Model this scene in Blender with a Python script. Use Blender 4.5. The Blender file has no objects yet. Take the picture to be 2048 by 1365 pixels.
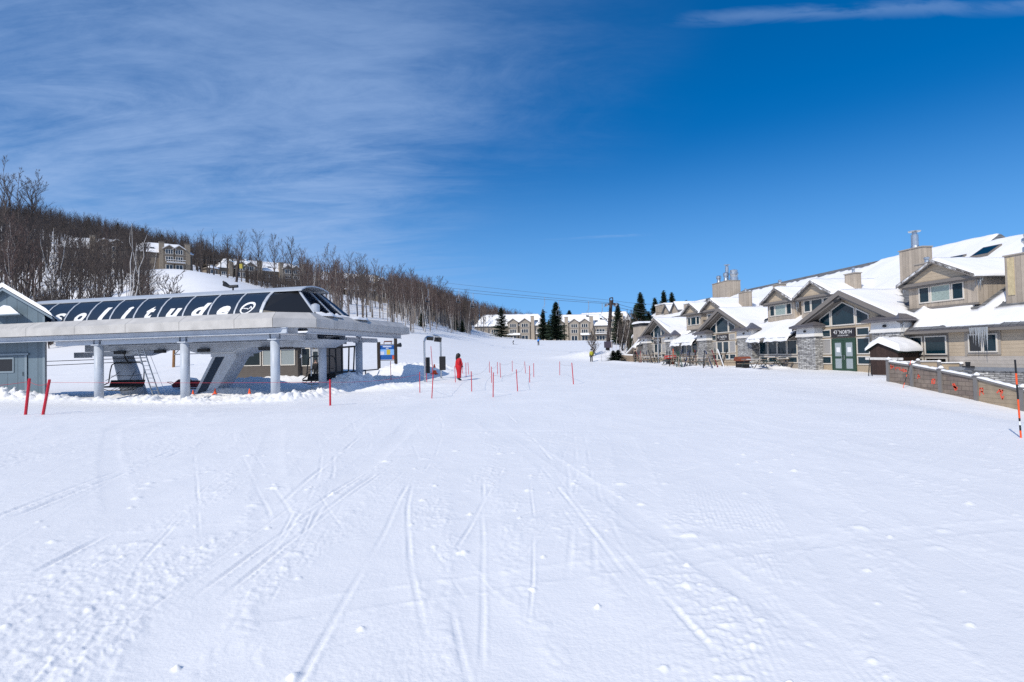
import bpy, bmesh, math, random
import numpy as np
from mathutils import Vector, Matrix
rad = math.radians
scene = bpy.context.scene
COL = scene.collection
EYE = 1.8
# ------------------------------------------------------------------ camera
FPX = 1138.0; PITCH = math.atan(28.5/1138); ROLL = -0.022
cam_d = bpy.data.cameras.new("camera"); cam = bpy.data.objects.new("camera", cam_d); COL.objects.link(cam)
cam_d.sensor_width = 36.0; cam_d.lens = 36.0*FPX/2048; cam_d.clip_end = 3000; cam_d.clip_start = 0.1
cam.matrix_world = Matrix.Translation((0, 0, EYE)) @ Matrix.Rotation(math.pi/2+PITCH, 4, 'X') @ Matrix.Rotation(ROLL, 4, 'Z')
scene.camera = cam
CM = (Matrix.Rotation(math.pi/2+PITCH, 3, 'X') @ Matrix.Rotation(ROLL, 3, 'Z'))
def ray(px, py):
    return CM @ Vector(((px-1024)/FPX, (682.5-py)/FPX, -1.0))
def atd(px, py, d):
    r = ray(px, py); t = d/r.y
    return Vector((t*r.x, d, EYE+t*r.z))
# ------------------------------------------------------------------ noise and terrain
_g = np.random.RandomState(5).rand(256)*2*np.pi
_gx, _gy = np.cos(_g), np.sin(_g)
def pn(x, y, s=0):
    x = np.asarray(x, float); y = np.asarray(y, float)
    xi = np.floor(x).astype(np.int64); yi = np.floor(y).astype(np.int64)
    fx = x-xi; fy = y-yi
    u = fx*fx*fx*(fx*(fx*6-15)+10); v = fy*fy*fy*(fy*(fy*6-15)+10)
    def gr(ix, iy, dx, dy):
        h = (ix*374761393+iy*668265263+s*144665777) & 0xffffffff
        h = ((h ^ (h >> 13))*1274126177) & 0xffffffff
        h = (h ^ (h >> 16)) & 255
        return _gx[h]*dx+_gy[h]*dy
    a = gr(xi, yi, fx, fy); b = gr(xi+1, yi, fx-1, fy); c = gr(xi, yi+1, fx, fy-1); d = gr(xi+1, yi+1, fx-1, fy-1)
    return (a+(b-a)*u+(c-a)*v+(a-b-c+d)*u*v)*1.5
def ss(a, b, x):
    t = np.clip((x-a)/(b-a), 0, 1); return t*t*(3-2*t)
TD = np.array([0, 20, 30, 45, 60, 84, 105, 130, 160, 200, 250, 300, 360, 450, 650.])
TP = np.array([-600, 0, 200, 400, 550, 700, 850, 950, 1050, 1200, 1350, 1700, 2048, 2500.])
TZ = np.array([
 [0,0,-.2,-.2,1.5,7,12,20,30,44,66,84,94,94,88],
 [0,0,-.2,-.2,1.5,6,11,19,28,39,60,80,90,90,84],
 [0,0,-.3,-.2,1.5,6,11,19,27,36,53,68,77,77,70],
 [0,0,-.4,-.2,1.5,6.5,13,23,29,35,44,53,58,55,50],
 [0,0,-.4,0,1.5,5,9,15,21,27.5,32,34,34,32,28],
 [0,0,-.2,.2,1.5,4,7.5,13,18.5,25,30,31,29,27,24],
 [0,0,.0,.3,1,3,5.5,8.8,12,17,24,28,27,24,20],
 [0,0,.1,.3,.6,1.5,3,4.6,6.2,7.6,11,20,24,23,18],
 [0,0,.1,.3,.45,.8,2,3.4,5.3,6.8,7.8,9.5,12,13,12],
 [0,0,.1,.25,.4,.6,1.8,3.2,4.9,6.5,7.6,9,11,12,12],
 [0,0,.1,.2,.3,.45,1.2,2.2,3.6,4.6,5.6,6.5,7,8,8],
 [0,0,.1,.2,.25,.4,.8,1.4,2,3,4,5,5,5,5],
 [0,0,0,.1,.2,.3,.5,1,1.5,2,3,4,4,4,4],
 [0,0,0,0,0,.2,.5,1,1,1,1,1,1,1,1]]).T
_gp = np.linspace(-600, 2500, 311); _gl = np.linspace(math.log(8), math.log(650), 301)
_dense = np.stack([np.interp(np.exp(_gl), TD, TZ[:, j]) for j in range(TZ.shape[1])], 1)
_dense = np.stack([np.interp(_gp, TP, _dense[i]) for i in range(len(_gl))], 0)
def _blur(a, sig, ax):
    k = np.arange(-3*sig, 3*sig+1); w = np.exp(-.5*(k/sig)**2); w /= w.sum()
    p = [(0, 0), (0, 0)]; p[ax] = (3*sig, 3*sig); q = np.pad(a, p, mode='edge'); out = np.zeros_like(a)
    for i, wi in enumerate(w): out += wi*(q[i:i+a.shape[0]] if ax == 0 else q[:, i:i+a.shape[1]])
    return out
_dense = _blur(_blur(_dense, 4, 0), 6, 1)
def base_z(x, y):
    x = np.asarray(x, float); y = np.asarray(y, float)
    d = np.clip(y, 8.01, 640); p = np.clip(1024+1138*x/np.maximum(y, 8.0), -599, 2499)
    fi = (np.log(d)-_gl[0])/(_gl[1]-_gl[0]); fj = (p-_gp[0])/(_gp[1]-_gp[0])
    i = np.clip(fi.astype(int), 0, len(_gl)-2); j = np.clip(fj.astype(int), 0, len(_gp)-2); ti = fi-i; tj = fj-j
    z = (_dense[i, j]*(1-tj)+_dense[i, j+1]*tj)*(1-ti)+(_dense[i+1, j]*(1-tj)+_dense[i+1, j+1]*tj)*ti
    # the bank falls away to the right along the stepped fence
    k = np.clip((31.5-y)/9.5, 0, 2.0)*0.85
    z = z-k*ss(11, 19.6, x)
    z = z-1.2*ss(20.6, 23, x)*ss(34, 30, y)
    return z
# frames: lodge (s along the facade away from the camera, n into the building), lift (u to the left along the front, v to the back)
A_ = rad(7.5); LD = Vector((-math.sin(A_), math.cos(A_), 0)); LN = Vector((math.cos(A_), math.sin(A_), 0))
def LF(s, n, z): return LD*s+LN*(29+n)+Vector((0, 0, z))
LA = rad(13.6); LO = Vector((-12.5, 30, 0)); LU = Vector((-math.cos(LA), math.sin(LA), 0)); LV = Vector((math.sin(LA), math.cos(LA), 0))
def TF(u, v, z): return LO+LU*u+LV*v+Vector((0, 0, z))
HEAPS = [(atd(700, 760, 36), 1.8, 1.3, .6), (atd(672, 770, 35), 1.2, 1.0, .3), (atd(748, 752, 41), 2.4, 1.4, .35), (atd(822, 742, 47), 3.2, 1.8, .95), (atd(860, 740, 52), 3.0, 2.0, .6),
         (atd(500, 765, 40), 2.6, 1.6, .8), (atd(455, 775, 35.5), 1.8, 1.0, .45), (atd(760, 770, 34), 3.5, 1.0, .3), (atd(575, 760, 47), 2.5, 1.2, .4), (atd(1215, 712, 92), 7, 4, 1.2),
         (atd(1250, 716, 86), 4, 2, .5), (atd(1345, 735, 66), 1.6, 1.0, .5)]
rs = np.random.RandomState(11)
TRACKS = []
for k in range(430):
    y0 = 2.2+26*rs.rand()**1.3; x0 = (rs.rand()*2-1)*(2.5+.9*y0)
    if k % 4 == 0: y0 = 8+34*rs.rand(); x0 = (rs.rand()*1.6-.8)*y0*.8
    ang = rs.normal(-.10 if x0 < 0 else .16, .26)
    if k % 7 == 0: ang = rs.normal(1.1, .35)
    typ = 2 if k % 6 == 1 else (1 if rs.rand() < .22 else 0)
    TRACKS.append((x0, y0, ang, 2.0+(8+.3*y0)*rs.rand()**1.3, rs.normal(0, .012), .012+.014*rs.rand() if typ < 2 else .016+.03*rs.rand(), .003+.009*rs.rand()**2, typ, rs.randint(1000)))
# the long double ski track left of the middle and a few strong marks
TRACKS += [(-2.5, 4.0, .02, 6.0, 0.004, .022, .020, 1, 7), (-2.55, 6.2, .05, 5, 0.004, .024, .018, 1, 17), (-2.9, 6.5, -.1, 7, 0, .03, .018, 0, 8), (-6.2, 6.6, -.16, 6, 0, .035, .024, 1, 9), (-4.0, 3.9, -.2, 3, .02, .03, .025, 0, 10),
           (4.0, 5.0, .37, 9, -.006, .03, .008, 2, 12), (1.2, 3.2, -.14, 4, .01, .022, .012, 0, 13), (0.9, 4.5, -.1, 5, .0, .02, .012, 0, 14), (0.6, 3.5, .9, 5, -.01, .03, .006, 0, 15), (2.2, 3.2, -.32, 8, .01, .035, .007, 2, 16), (3.8, 3.0, -.1, 9, .01, .04, .007, 2, 18), (-.2, 3.0, -.05, 6, .0, .018, .012, 0, 19), (-.6, 5.0, .1, 6, .0, .018, .012, 0, 20)]
CHUNKS = [(rs.uniform(-6, 7)*1.0, 2.8+9*rs.rand()**1.4, .022+.06*rs.rand()**2.5, .010+.016*rs.rand()) for _ in range(150)]
def ground(x, y, fine=True):
    shp = np.shape(x); x = np.atleast_1d(np.asarray(x, float)).ravel(); y = np.atleast_1d(np.asarray(y, float)).ravel()
    z = base_z(x, y)
    r = np.hypot(x, y)
    mid = (y > 18) & (r < 110)
    xm, ym = x[mid], y[mid]
    # ploughed ridges in front of the lift columns, heaps
    u = (xm-LO.x)*LU.x+(ym-LO.y)*LU.y; v = (xm-LO.x)*LV.x+(ym-LO.y)*LV.y
    lump = .6+.9*np.abs(pn(xm*1.9, ym*1.5, 3))+.5*np.abs(pn(xm*5.1, ym*4.3, 4))
    n1 = pn(u*.5, u*0+3.3, 31)
    rg = np.exp(-((v+1.0-.35*n1)/.85)**2)*ss(-2.6, -.2, u)*ss(26, 22, u)*(.24+.16*n1)
    rg += .5*np.exp(-((v-1.6+.4*n1)/.9)**2)*ss(-2.4, -.2, u)*ss(14, 12, u)*.4
    rg += .28*np.exp(-((u+1.4+.3*n1)/.8)**2)*ss(-2, 0, v)*ss(13, 9, v)
    rg += .35*np.exp(-((u-17.2)/2.5)**2)*np.exp(-((v+.3)/1.0)**2)
    add = rg*lump
    rough = np.clip(rg*2.2, 0, 1)
    for c, a, b, h in HEAPS:
        q = np.exp(-(((xm-c.x)/a)**2+((ym-c.y)/b)**2)**1.3)
        add = add+h*q*(.78+.3*lump*.6); rough = np.maximum(rough, q)
    add += rough*(.06*pn(xm*3.1, ym*2.6, 5)+.10*np.maximum(0, pn(xm*5.5, ym*4.5, 6)-.1)+.05*np.abs(pn(xm*10, ym*8, 7)))
    # lodge terrace: shovelled bank along the tables
    s = xm*LD.x+ym*LD.y; n = xm*LN.x+ym*LN.y-29
    bk = np.exp(-((n+5.2)/1.6)**2)*ss(36, 42, s)*ss(92, 84, s)
    add += bk*(.18+.12*pn(s*.6, n*.6, 9))
    add += np.exp(-((n+1.6)/.9)**2)*ss(41.5, 43, s)*ss(50, 48, s)*.28*lump
    z[mid] += add
    # rolling unevenness
    z += .05*pn(x*.12, y*.12, 21)*ss(3, 20, r)*ss(120, 60, r)
    z += 1.2*pn(x*.03, y*.03, 22)*ss(110, 170, y)*ss(980, 800, 1024+1138*x/np.maximum(y, 8))
    if fine:
        nr = (r < 75) & (y > -3)
        xs, ys, rr = x[nr], y[nr], r[nr]
        f = np.zeros_like(xs)
        az = xs/np.maximum(ys, 1.5)
        # skied, chopped-up snow: bands stretched along the run
        wx = xs+.5*pn(xs*.35, ys*.2, 40); wy = ys+.8*pn(xs*.3, ys*.3, 41)
        band = ss(.02, .45, pn(wx*.95+.1*wy, wy*.12, 42)+.28*pn(wx*2.6, wy*.5, 43))
        left = ss(.55, -.3, az)
        cr1 = np.maximum(0, pn(xs*15, ys*12, 44)-.02); cr2 = np.maximum(0, pn(xs*31, ys*25, 45)-.05); cr3 = np.maximum(0, pn(xs*7, ys*5.5, 46)-.12)
        near = ss(24, 8, rr)
        tex = band*(.3+.7*left)*(.013*cr1+.010*cr2*near+.014*cr3)*ss(70, 25, rr)
        tex += (1-.5*left)*np.maximum(0, pn(xs*8, ys*15, 55)-.18)*.016*ss(-.1, .35, pn(xs*.45, ys*.3, 56))*ss(50, 15, rr)
        tex += (.0026*pn(xs*24, ys*19, 49)+.0016*pn(xs*47, ys*40, 61)*ss(7, 4, rr))*ss(16, 7, rr)*(.35+.65*ss(-.2, .4, pn(xs*.5, ys*.3, 50)))
        tex += .0055*np.abs(pn(xs*9, ys*21, 62))*ss(-.1, .25, az)*ss(-.05, .3, pn(xs*.4, ys*.25, 63))*ss(20, 8, rr)
        # groomed ribs on the right
        gm = ss(.10, .4, az)*ss(.0, .4, pn(xs*.75, ys*.22, 52))*ss(11, 6, rr)
        tex += gm*.0021*np.sin(2*np.pi*(xs-.22*ys+.06*pn(xs*.6, ys*.6, 53))/.05)*(.5+.8*np.abs(pn(xs*3, ys*3, 64)))
        f += .006*pn(xs*1.3, ys*.6, 47)+.003*pn(xs*3.2, ys*2.2, 48)
        f += .012*pn(xs*.9, ys*.25, 51)*ss(8, 20, rr)+.016*pn(xs*.5, ys*1.1, 57)*ss(15, 30, rr)
        f += .03*np.maximum(0, pn(xs*1.9, ys*1.5, 58)-.1)*ss(14, 26, rr)*ss(-.1, .3, pn(xs*.2, ys*.12, 59))
        smooth_ = np.zeros_like(f); gro = np.zeros_like(f)
        for (x0, y0, an, ln, cv, w, dp, typ, sd) in TRACKS:
            ca, sa = math.cos(an), math.sin(an)
            dx = xs-x0; dy = ys-y0
            p = dx*ca-dy*sa
            k = np.nonzero(np.abs(p) < 1.1)[0]
            if len(k) == 0: continue
            t = dx[k]*sa+dy[k]*ca; k2 = (t > -.1) & (t < ln+.1); k = k[k2]; t = t[k2]
            if len(k) == 0: continue
            pp = p[k]-cv*t*t-.02*pn(t*.7, t*0+sd, 60)
            fade = ss(0, .5, t)*ss(ln, ln-1.0, t)
            if typ == 2:      # a skidded lane scrapes the surface smooth
                mk = np.exp(-(pp/(w*8))**4)*fade; smooth_[k] = np.maximum(smooth_[k], mk); gro[k] += -.006*mk+.012*np.exp(-((np.abs(pp)-w*9)/(w*2))**2)*fade*np.abs(pn(t*7, pp*9, sd+3)); continue
            fade = fade*np.clip(.45+1.0*pn(t*1.3, t*0+.5, sd), 0, 1.2)
            ww = np.maximum(w, rr[k]*.0016)
            g = np.zeros_like(t)
            for off in ((0, .22) if typ == 1 else (0,)):
                q = (pp-off)/ww
                g += -np.exp(-q**4)+.7*np.exp(-((q-1.9)/.8)**2)*(.35+1.5*np.abs(pn(t*13, pp*11, sd+3)))+.25*np.exp(-((q+1.9)/.8)**2)
            gro[k] += dp*g*fade
        f += (1.45-.5*left)*tex*(1-.85*smooth_)+.62*gro
        for (cx, cy, cr, ch) in CHUNKS:
            k = np.nonzero((np.abs(xs-cx) < .3) & (np.abs(ys-cy) < .3))[0]
            if len(k):
                q = np.hypot((xs[k]-cx), (ys[k]-cy)*1.25)/cr*(1+.5*pn(xs[k]*14, ys[k]*14, 70))
                f[k] += ch*np.exp(-q**3)*1.1
        z[nr] += f
    return z.reshape(shp) if shp else float(z[0])
def gz(x, y): return float(ground(np.array([x]), np.array([y]), False)[0])
def on_ground(px, py, dmin=2.5, dmax=420):
    r = ray(px, py); ts = np.concatenate([np.arange(dmin, 60, .05), np.arange(60, dmax, .25)])
    g = ground(ts*r.x/r.y, ts, False); zr = EYE+ts*r.z/r.y
    k = np.nonzero(zr < g)[0]
    d = ts[k[0]] if len(k) else dmax
    return Vector((d*r.x/r.y, d, float(g[k[0]]) if len(k) else EYE+d*r.z/r.y))
# ------------------------------------------------------------------ materials
MATS = {}
def mat(name, col, rough=.6, metal=0., spec=.4, nz=None, bump=None, kind=None, sc=1., col2=None, trans=0., alpha=None, coords='Object'):
    if name in MATS: return MATS[name]
    m = bpy.data.materials.new(name); m.use_nodes = True; nt = m.node_tree; b = nt.nodes['Principled BSDF']
    b.inputs['Roughness'].default_value = rough; b.inputs['Metallic'].default_value = metal
    b.inputs['Specular IOR Level'].default_value = spec
    c4 = (*col, 1)
    b.inputs['Base Color'].default_value = c4
    tc = nt.nodes.new('ShaderNodeTexCoord'); out = tc.outputs[coords]
    def N(t, **k):
        n = nt.nodes.new(t)
        for a, v in k.items():
            if hasattr(n, a): setattr(n, a, v)
        return n
    L = nt.links.new
    colsock = None; hsock = None
    if nz:
        amt, scale = nz
        n = N('ShaderNodeTexNoise'); n.inputs['Scale'].default_value = scale; n.inputs['Detail'].default_value = 6; L(out, n.inputs['Vector'])
        r = N('ShaderNodeMapRange'); r.inputs[1].default_value = .25; r.inputs[2].default_value = .75; r.inputs[3].default_value = 1-amt; r.inputs[4].default_value = 1+amt; L(n.outputs['Fac'], r.inputs[0])
        mx = N('ShaderNodeMix'); mx.data_type = 'RGBA'; mx.blend_type = 'MULTIPLY'; mx.inputs[0].default_value = 1
        mx.inputs[6].default_value = c4; L(r.outputs[0], mx.inputs[7]); colsock = mx.outputs[2]; hsock = n.outputs['Fac']
    if kind == 'lap':      # horizontal lap siding
        sp = N('ShaderNodeSeparateXYZ'); L(out, sp.inputs[0])
        m1 = N('ShaderNodeMath', operation='MULTIPLY'); m1.inputs[1].default_value = 1/sc; L(sp.outputs[2], m1.inputs[0])
        fr = N('ShaderNodeMath', operation='FRACT'); L(m1.outputs[0], fr.inputs[0])
        hsock = fr.outputs[0]
        rp = N('ShaderNodeValToRGB'); rp.color_ramp.elements[0].position = .0; rp.color_ramp.elements[0].color = (.35, .33, .32, 1); rp.color_ramp.elements[1].position = .1; rp.color_ramp.elements[1].color = (1, 1, 1, 1); L(fr.outputs[0], rp.inputs[0])
        mx = N('ShaderNodeMix'); mx.data_type = 'RGBA'; mx.blend_type = 'MULTIPLY'; mx.inputs[0].default_value = 1
        if colsock: L(colsock, mx.inputs[6])
        else: mx.inputs[6].default_value = c4
        L(rp.outputs[0], mx.inputs[7]); colsock = mx.outputs[2]
        fl = N('ShaderNodeMath', operation='FLOOR'); L(m1.outputs[0], fl.inputs[0])
    if kind == 'boards':   # vertical boards
        mp = N('ShaderNodeMapping'); mp.inputs['Rotation'].default_value = (0, 0, rad(35)); L(out, mp.inputs[0])
        sp = N('ShaderNodeSeparateXYZ'); L(mp.outputs[0], sp.inputs[0])
        m1 = N('ShaderNodeMath', operation='MULTIPLY'); m1.inputs[1].default_value = 1/sc; L(sp.outputs[1], m1.inputs[0])
        fr = N('ShaderNodeMath', operation='FRACT'); L(m1.outputs[0], fr.inputs[0])
        fl = N('ShaderNodeMath', operation='FLOOR'); L(m1.outputs[0], fl.inputs[0])
        wn = N('ShaderNodeTexWhiteNoise'); wn.noise_dimensions = '1D'; L(fl.outputs[0], wn.inputs['W'])
        r2 = N('ShaderNodeMapRange'); r2.inputs[3].default_value = .88; r2.inputs[4].default_value = 1.1; L(wn.outputs[0], r2.inputs[0])
        rp = N('ShaderNodeValToRGB'); rp.color_ramp.elements[0].color = (.45, .43, .42, 1); rp.color_ramp.elements[1].position = .09; rp.color_ramp.elements[1].color = (1, 1, 1, 1); L(fr.outputs[0], rp.inputs[0])
        for sck in (rp.outputs[0], r2.outputs[0]):
            mx = N('ShaderNodeMix'); mx.data_type = 'RGBA'; mx.blend_type = 'MULTIPLY'; mx.inputs[0].default_value = 1
            if colsock: L(colsock, mx.inputs[6])
            else: mx.inputs[6].default_value = c4
            L(sck, mx.inputs[7]); colsock = mx.outputs[2]
        hsock = fr.outputs[0]
    if kind in ('stone', 'shingle', 'block'):
        mp = N('ShaderNodeMapping'); mp.inputs['Rotation'].default_value = (0, 0, -rad(90) if kind != 'x' else 0); L(out, mp.inputs[0])
        # map (horizontal run, height) onto the brick plane
        sp = N('ShaderNodeSeparateXYZ'); L(out, sp.inputs[0])
        ad = N('ShaderNodeMath', operation='ADD'); L(sp.outputs[0], ad.inputs[0]); L(sp.outputs[1], ad.inputs[1])
        cb = N('ShaderNodeCombineXYZ'); L(ad.outputs[0], cb.inputs[0]); L(sp.outputs[2], cb.inputs[1])
        dn = N('ShaderNodeTexNoise'); dn.inputs['Scale'].default_value = 2.3; L(out, dn.inputs['Vector'])
        av = N('ShaderNodeMixRGB'); av.blend_type = 'ADD'; av.inputs[0].default_value = .14 if kind == 'stone' else .01; L(cb.outputs[0], av.inputs[1]); L(dn.outputs['Color'], av.inputs[2])
        bk = N('ShaderNodeTexBrick'); L(av.outputs[0], bk.inputs['Vector'])
        bk.inputs['Scale'].default_value = 1.; bk.inputs['Mortar Size'].default_value = .018 if kind == 'stone' else .008
        bk.inputs['Brick Width'].default_value = .42*sc; bk.inputs['Row Height'].default_value = .09*sc if kind == 'stone' else (.14*sc if kind == 'shingle' else .2*sc)
        bk.inputs['Color1'].default_value = c4; bk.inputs['Color2'].default_value = (*(col2 or col), 1); bk.inputs['Mortar'].default_value = (col[0]*.25, col[1]*.25, col[2]*.25, 1)
        bk.inputs['Bias'].default_value = 0
        colsock = bk.outputs['Color']; hsock = bk.outputs['Fac']
        if nz:
            mx = N('ShaderNodeMix'); mx.data_type = 'RGBA'; mx.blend_type = 'MULTIPLY'; mx.inputs[0].default_value = 1
            L(colsock, mx.inputs[6]); L(r.outputs[0], mx.inputs[7]); colsock = mx.outputs[2]
    if colsock: L(colsock, b.inputs['Base Color'])
    if bump and hsock:
        bp = N('ShaderNodeBump'); bp.inputs['Strength'].default_value = bump[0]; bp.inputs['Distance'].default_value = bump[1]
        if kind in ('stone', 'shingle', 'block'): bp.invert = True
        L(hsock, bp.inputs['Height']); L(bp.outputs[0], b.inputs['Normal'])
    if trans: b.inputs['Transmission Weight'].default_value = trans
    if alpha is not None: b.inputs['Alpha'].default_value = alpha
    MATS[name] = m; return m
def snow_mat():
    m = bpy.data.materials.new('snow'); m.use_nodes = True; nt = m.node_tree; b = nt.nodes['Principled BSDF']; L = nt.links.new
    b.inputs['Roughness'].default_value = .55; b.inputs['Specular IOR Level'].default_value = .25
    b.inputs['Base Color'].default_value = (.84, .85, .88, 1)
    tc = nt.nodes.new('ShaderNodeTexCoord')
    n1 = nt.nodes.new('ShaderNodeTexNoise'); n1.inputs['Scale'].default_value = 45; n1.inputs['Detail'].default_value = 4; L(tc.outputs['Object'], n1.inputs['Vector'])
    n2 = nt.nodes.new('ShaderNodeTexNoise'); n2.inputs['Scale'].default_value = 2.2; n2.inputs['Detail'].default_value = 8; n2.inputs['Roughness'].default_value = .65; L(tc.outputs['Object'], n2.inputs['Vector'])
    b1 = nt.nodes.new('ShaderNodeBump'); b1.inputs['Strength'].default_value = .35; b1.inputs['Distance'].default_value = .008; L(n1.outputs['Fac'], b1.inputs['Height'])
    b2 = nt.nodes.new('ShaderNodeBump'); b2.inputs['Strength'].default_value = .25; b2.inputs['Distance'].default_value = .05; L(n2.outputs['Fac'], b2.inputs['Height']); L(b1.outputs[0], b2.inputs['Normal'])
    L(b2.outputs[0], b.inputs['Normal'])
    n3 = nt.nodes.new('ShaderNodeTexNoise'); n3.inputs['Scale'].default_value = .35; n3.inputs['Detail'].default_value = 5; L(tc.outputs['Object'], n3.inputs['Vector'])
    cr = nt.nodes.new('ShaderNodeValToRGB'); cr.color_ramp.elements[0].position = .3; cr.color_ramp.elements[0].color = (.85, .845, .85, 1); cr.color_ramp.elements[1].position = .7; cr.color_ramp.elements[1].color = (.90, .89, .89, 1)
    L(n3.outputs['Fac'], cr.inputs[0]); L(cr.outputs[0], b.inputs['Base Color'])
    MATS['snow'] = m; return m
SNOW = snow_mat()
GREYM = mat('painted_grey_steel', (.46, .50, .56), .45, 0, .4, nz=(.10, 1.7))
PANELM = mat('weathered_fascia_panel', (.50, .48, .455), .5, 0, .4, nz=(.16, 1.6))
HOODM = mat('dark_blue_hood', (.015, .029, .055), .34, 0, .22, nz=(.05, 1.5))
RIBM = mat('pale_rib_metal', (.55, .57, .60), .35, .3)
WHITEM = mat('white_paint', (.80, .80, .80), .5)
BLACKM = mat('black_rubber', (.012, .012, .014), .5)
DARKM = mat('dark_steel', (.03, .032, .036), .45, .4)
GALVM = mat('galvanised_steel', (.52, .55, .58), .32, .85, nz=(.08, 5))
REDM = mat('red_plastic', (.50, .012, .03), .4)
ORANGEM = mat('orange_plastic', (.85, .10, .02), .5)
SIDM = mat('tan_lap_siding', (.50, .405, .295), .65, nz=(.10, 1.5), kind='lap', sc=.2, bump=(.15, .02))
BRDM = mat('tan_vertical_boards', (.42, .355, .285), .65, nz=(.09, 3), kind='boards', sc=.2, bump=(.4, .015))
TRIMM = mat('taupe_trim', (.20, .178, .16), .55, nz=(.05, 4))
PALET = mat('light_taupe_trim', (.36, .32, .275), .55, nz=(.05, 4))
FRAMEM = mat('cream_window_frame', (.66, .62, .56), .5)
STONEM = mat('ledge_stone', (.56, .55, .53), .8, nz=(.5, 4), kind='stone', bump=(1., .06), col2=(.22, .215, .22), sc=1.2)
SHINGM = mat('grey_shingles', (.12, .125, .135), .8, nz=(.2, 6), kind='shingle', bump=(.6, .02), col2=(.20, .205, .215))
GLASSM = mat('window_glass', (.005, .026, .040), .05, 0, .36)
BLINDM = mat('blind_behind_glass', (.34, .325, .31), .12, 0, .6, nz=(.04, 1))
CURTM = mat('curtain_behind_glass', (.30, .37, .34), .25, 0, .6, nz=(.2, 8))
GREEND = mat('green_door_paint', (.026, .064, .042), .45)
PLASTM = mat('white_plaster', (.76, .74, .71), .7, nz=(.04, 3))
METALR = mat('standing_seam_metal', (.15, .14, .15), .4, .2, nz=(.05, 3))
ICEM = mat('ice', (.70, .75, .80), .12, 0, .6, trans=.55)
WOODM = mat('brown_wood', (.10, .062, .04), .7, nz=(.25, 9))
DKWOOD = mat('dark_brown_wood', (.040, .022, .017), .65, nz=(.2, 6), kind='boards', sc=.16, bump=(.4, .01))
BARKM = mat('grey_brown_bark', (.105, .085, .075), .9, nz=(.3, 3))
TWIGM = mat('brown_twigs', (.078, .062, .055), .9, nz=(.25, .4))
RTWIGM = mat('reddish_twigs', (.098, .066, .058), .9, nz=(.25, .4))
PALEB = mat('pale_bark', (.24, .21, .19), .9, nz=(.3, 3))
BIRCHM = mat('white_birch_bark', (.58, .55, .52), .8, nz=(.25, 4))
NEEDM = mat('spruce_needles', (.036, .060, .034), .85, nz=(.4, 1.2))
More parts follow.
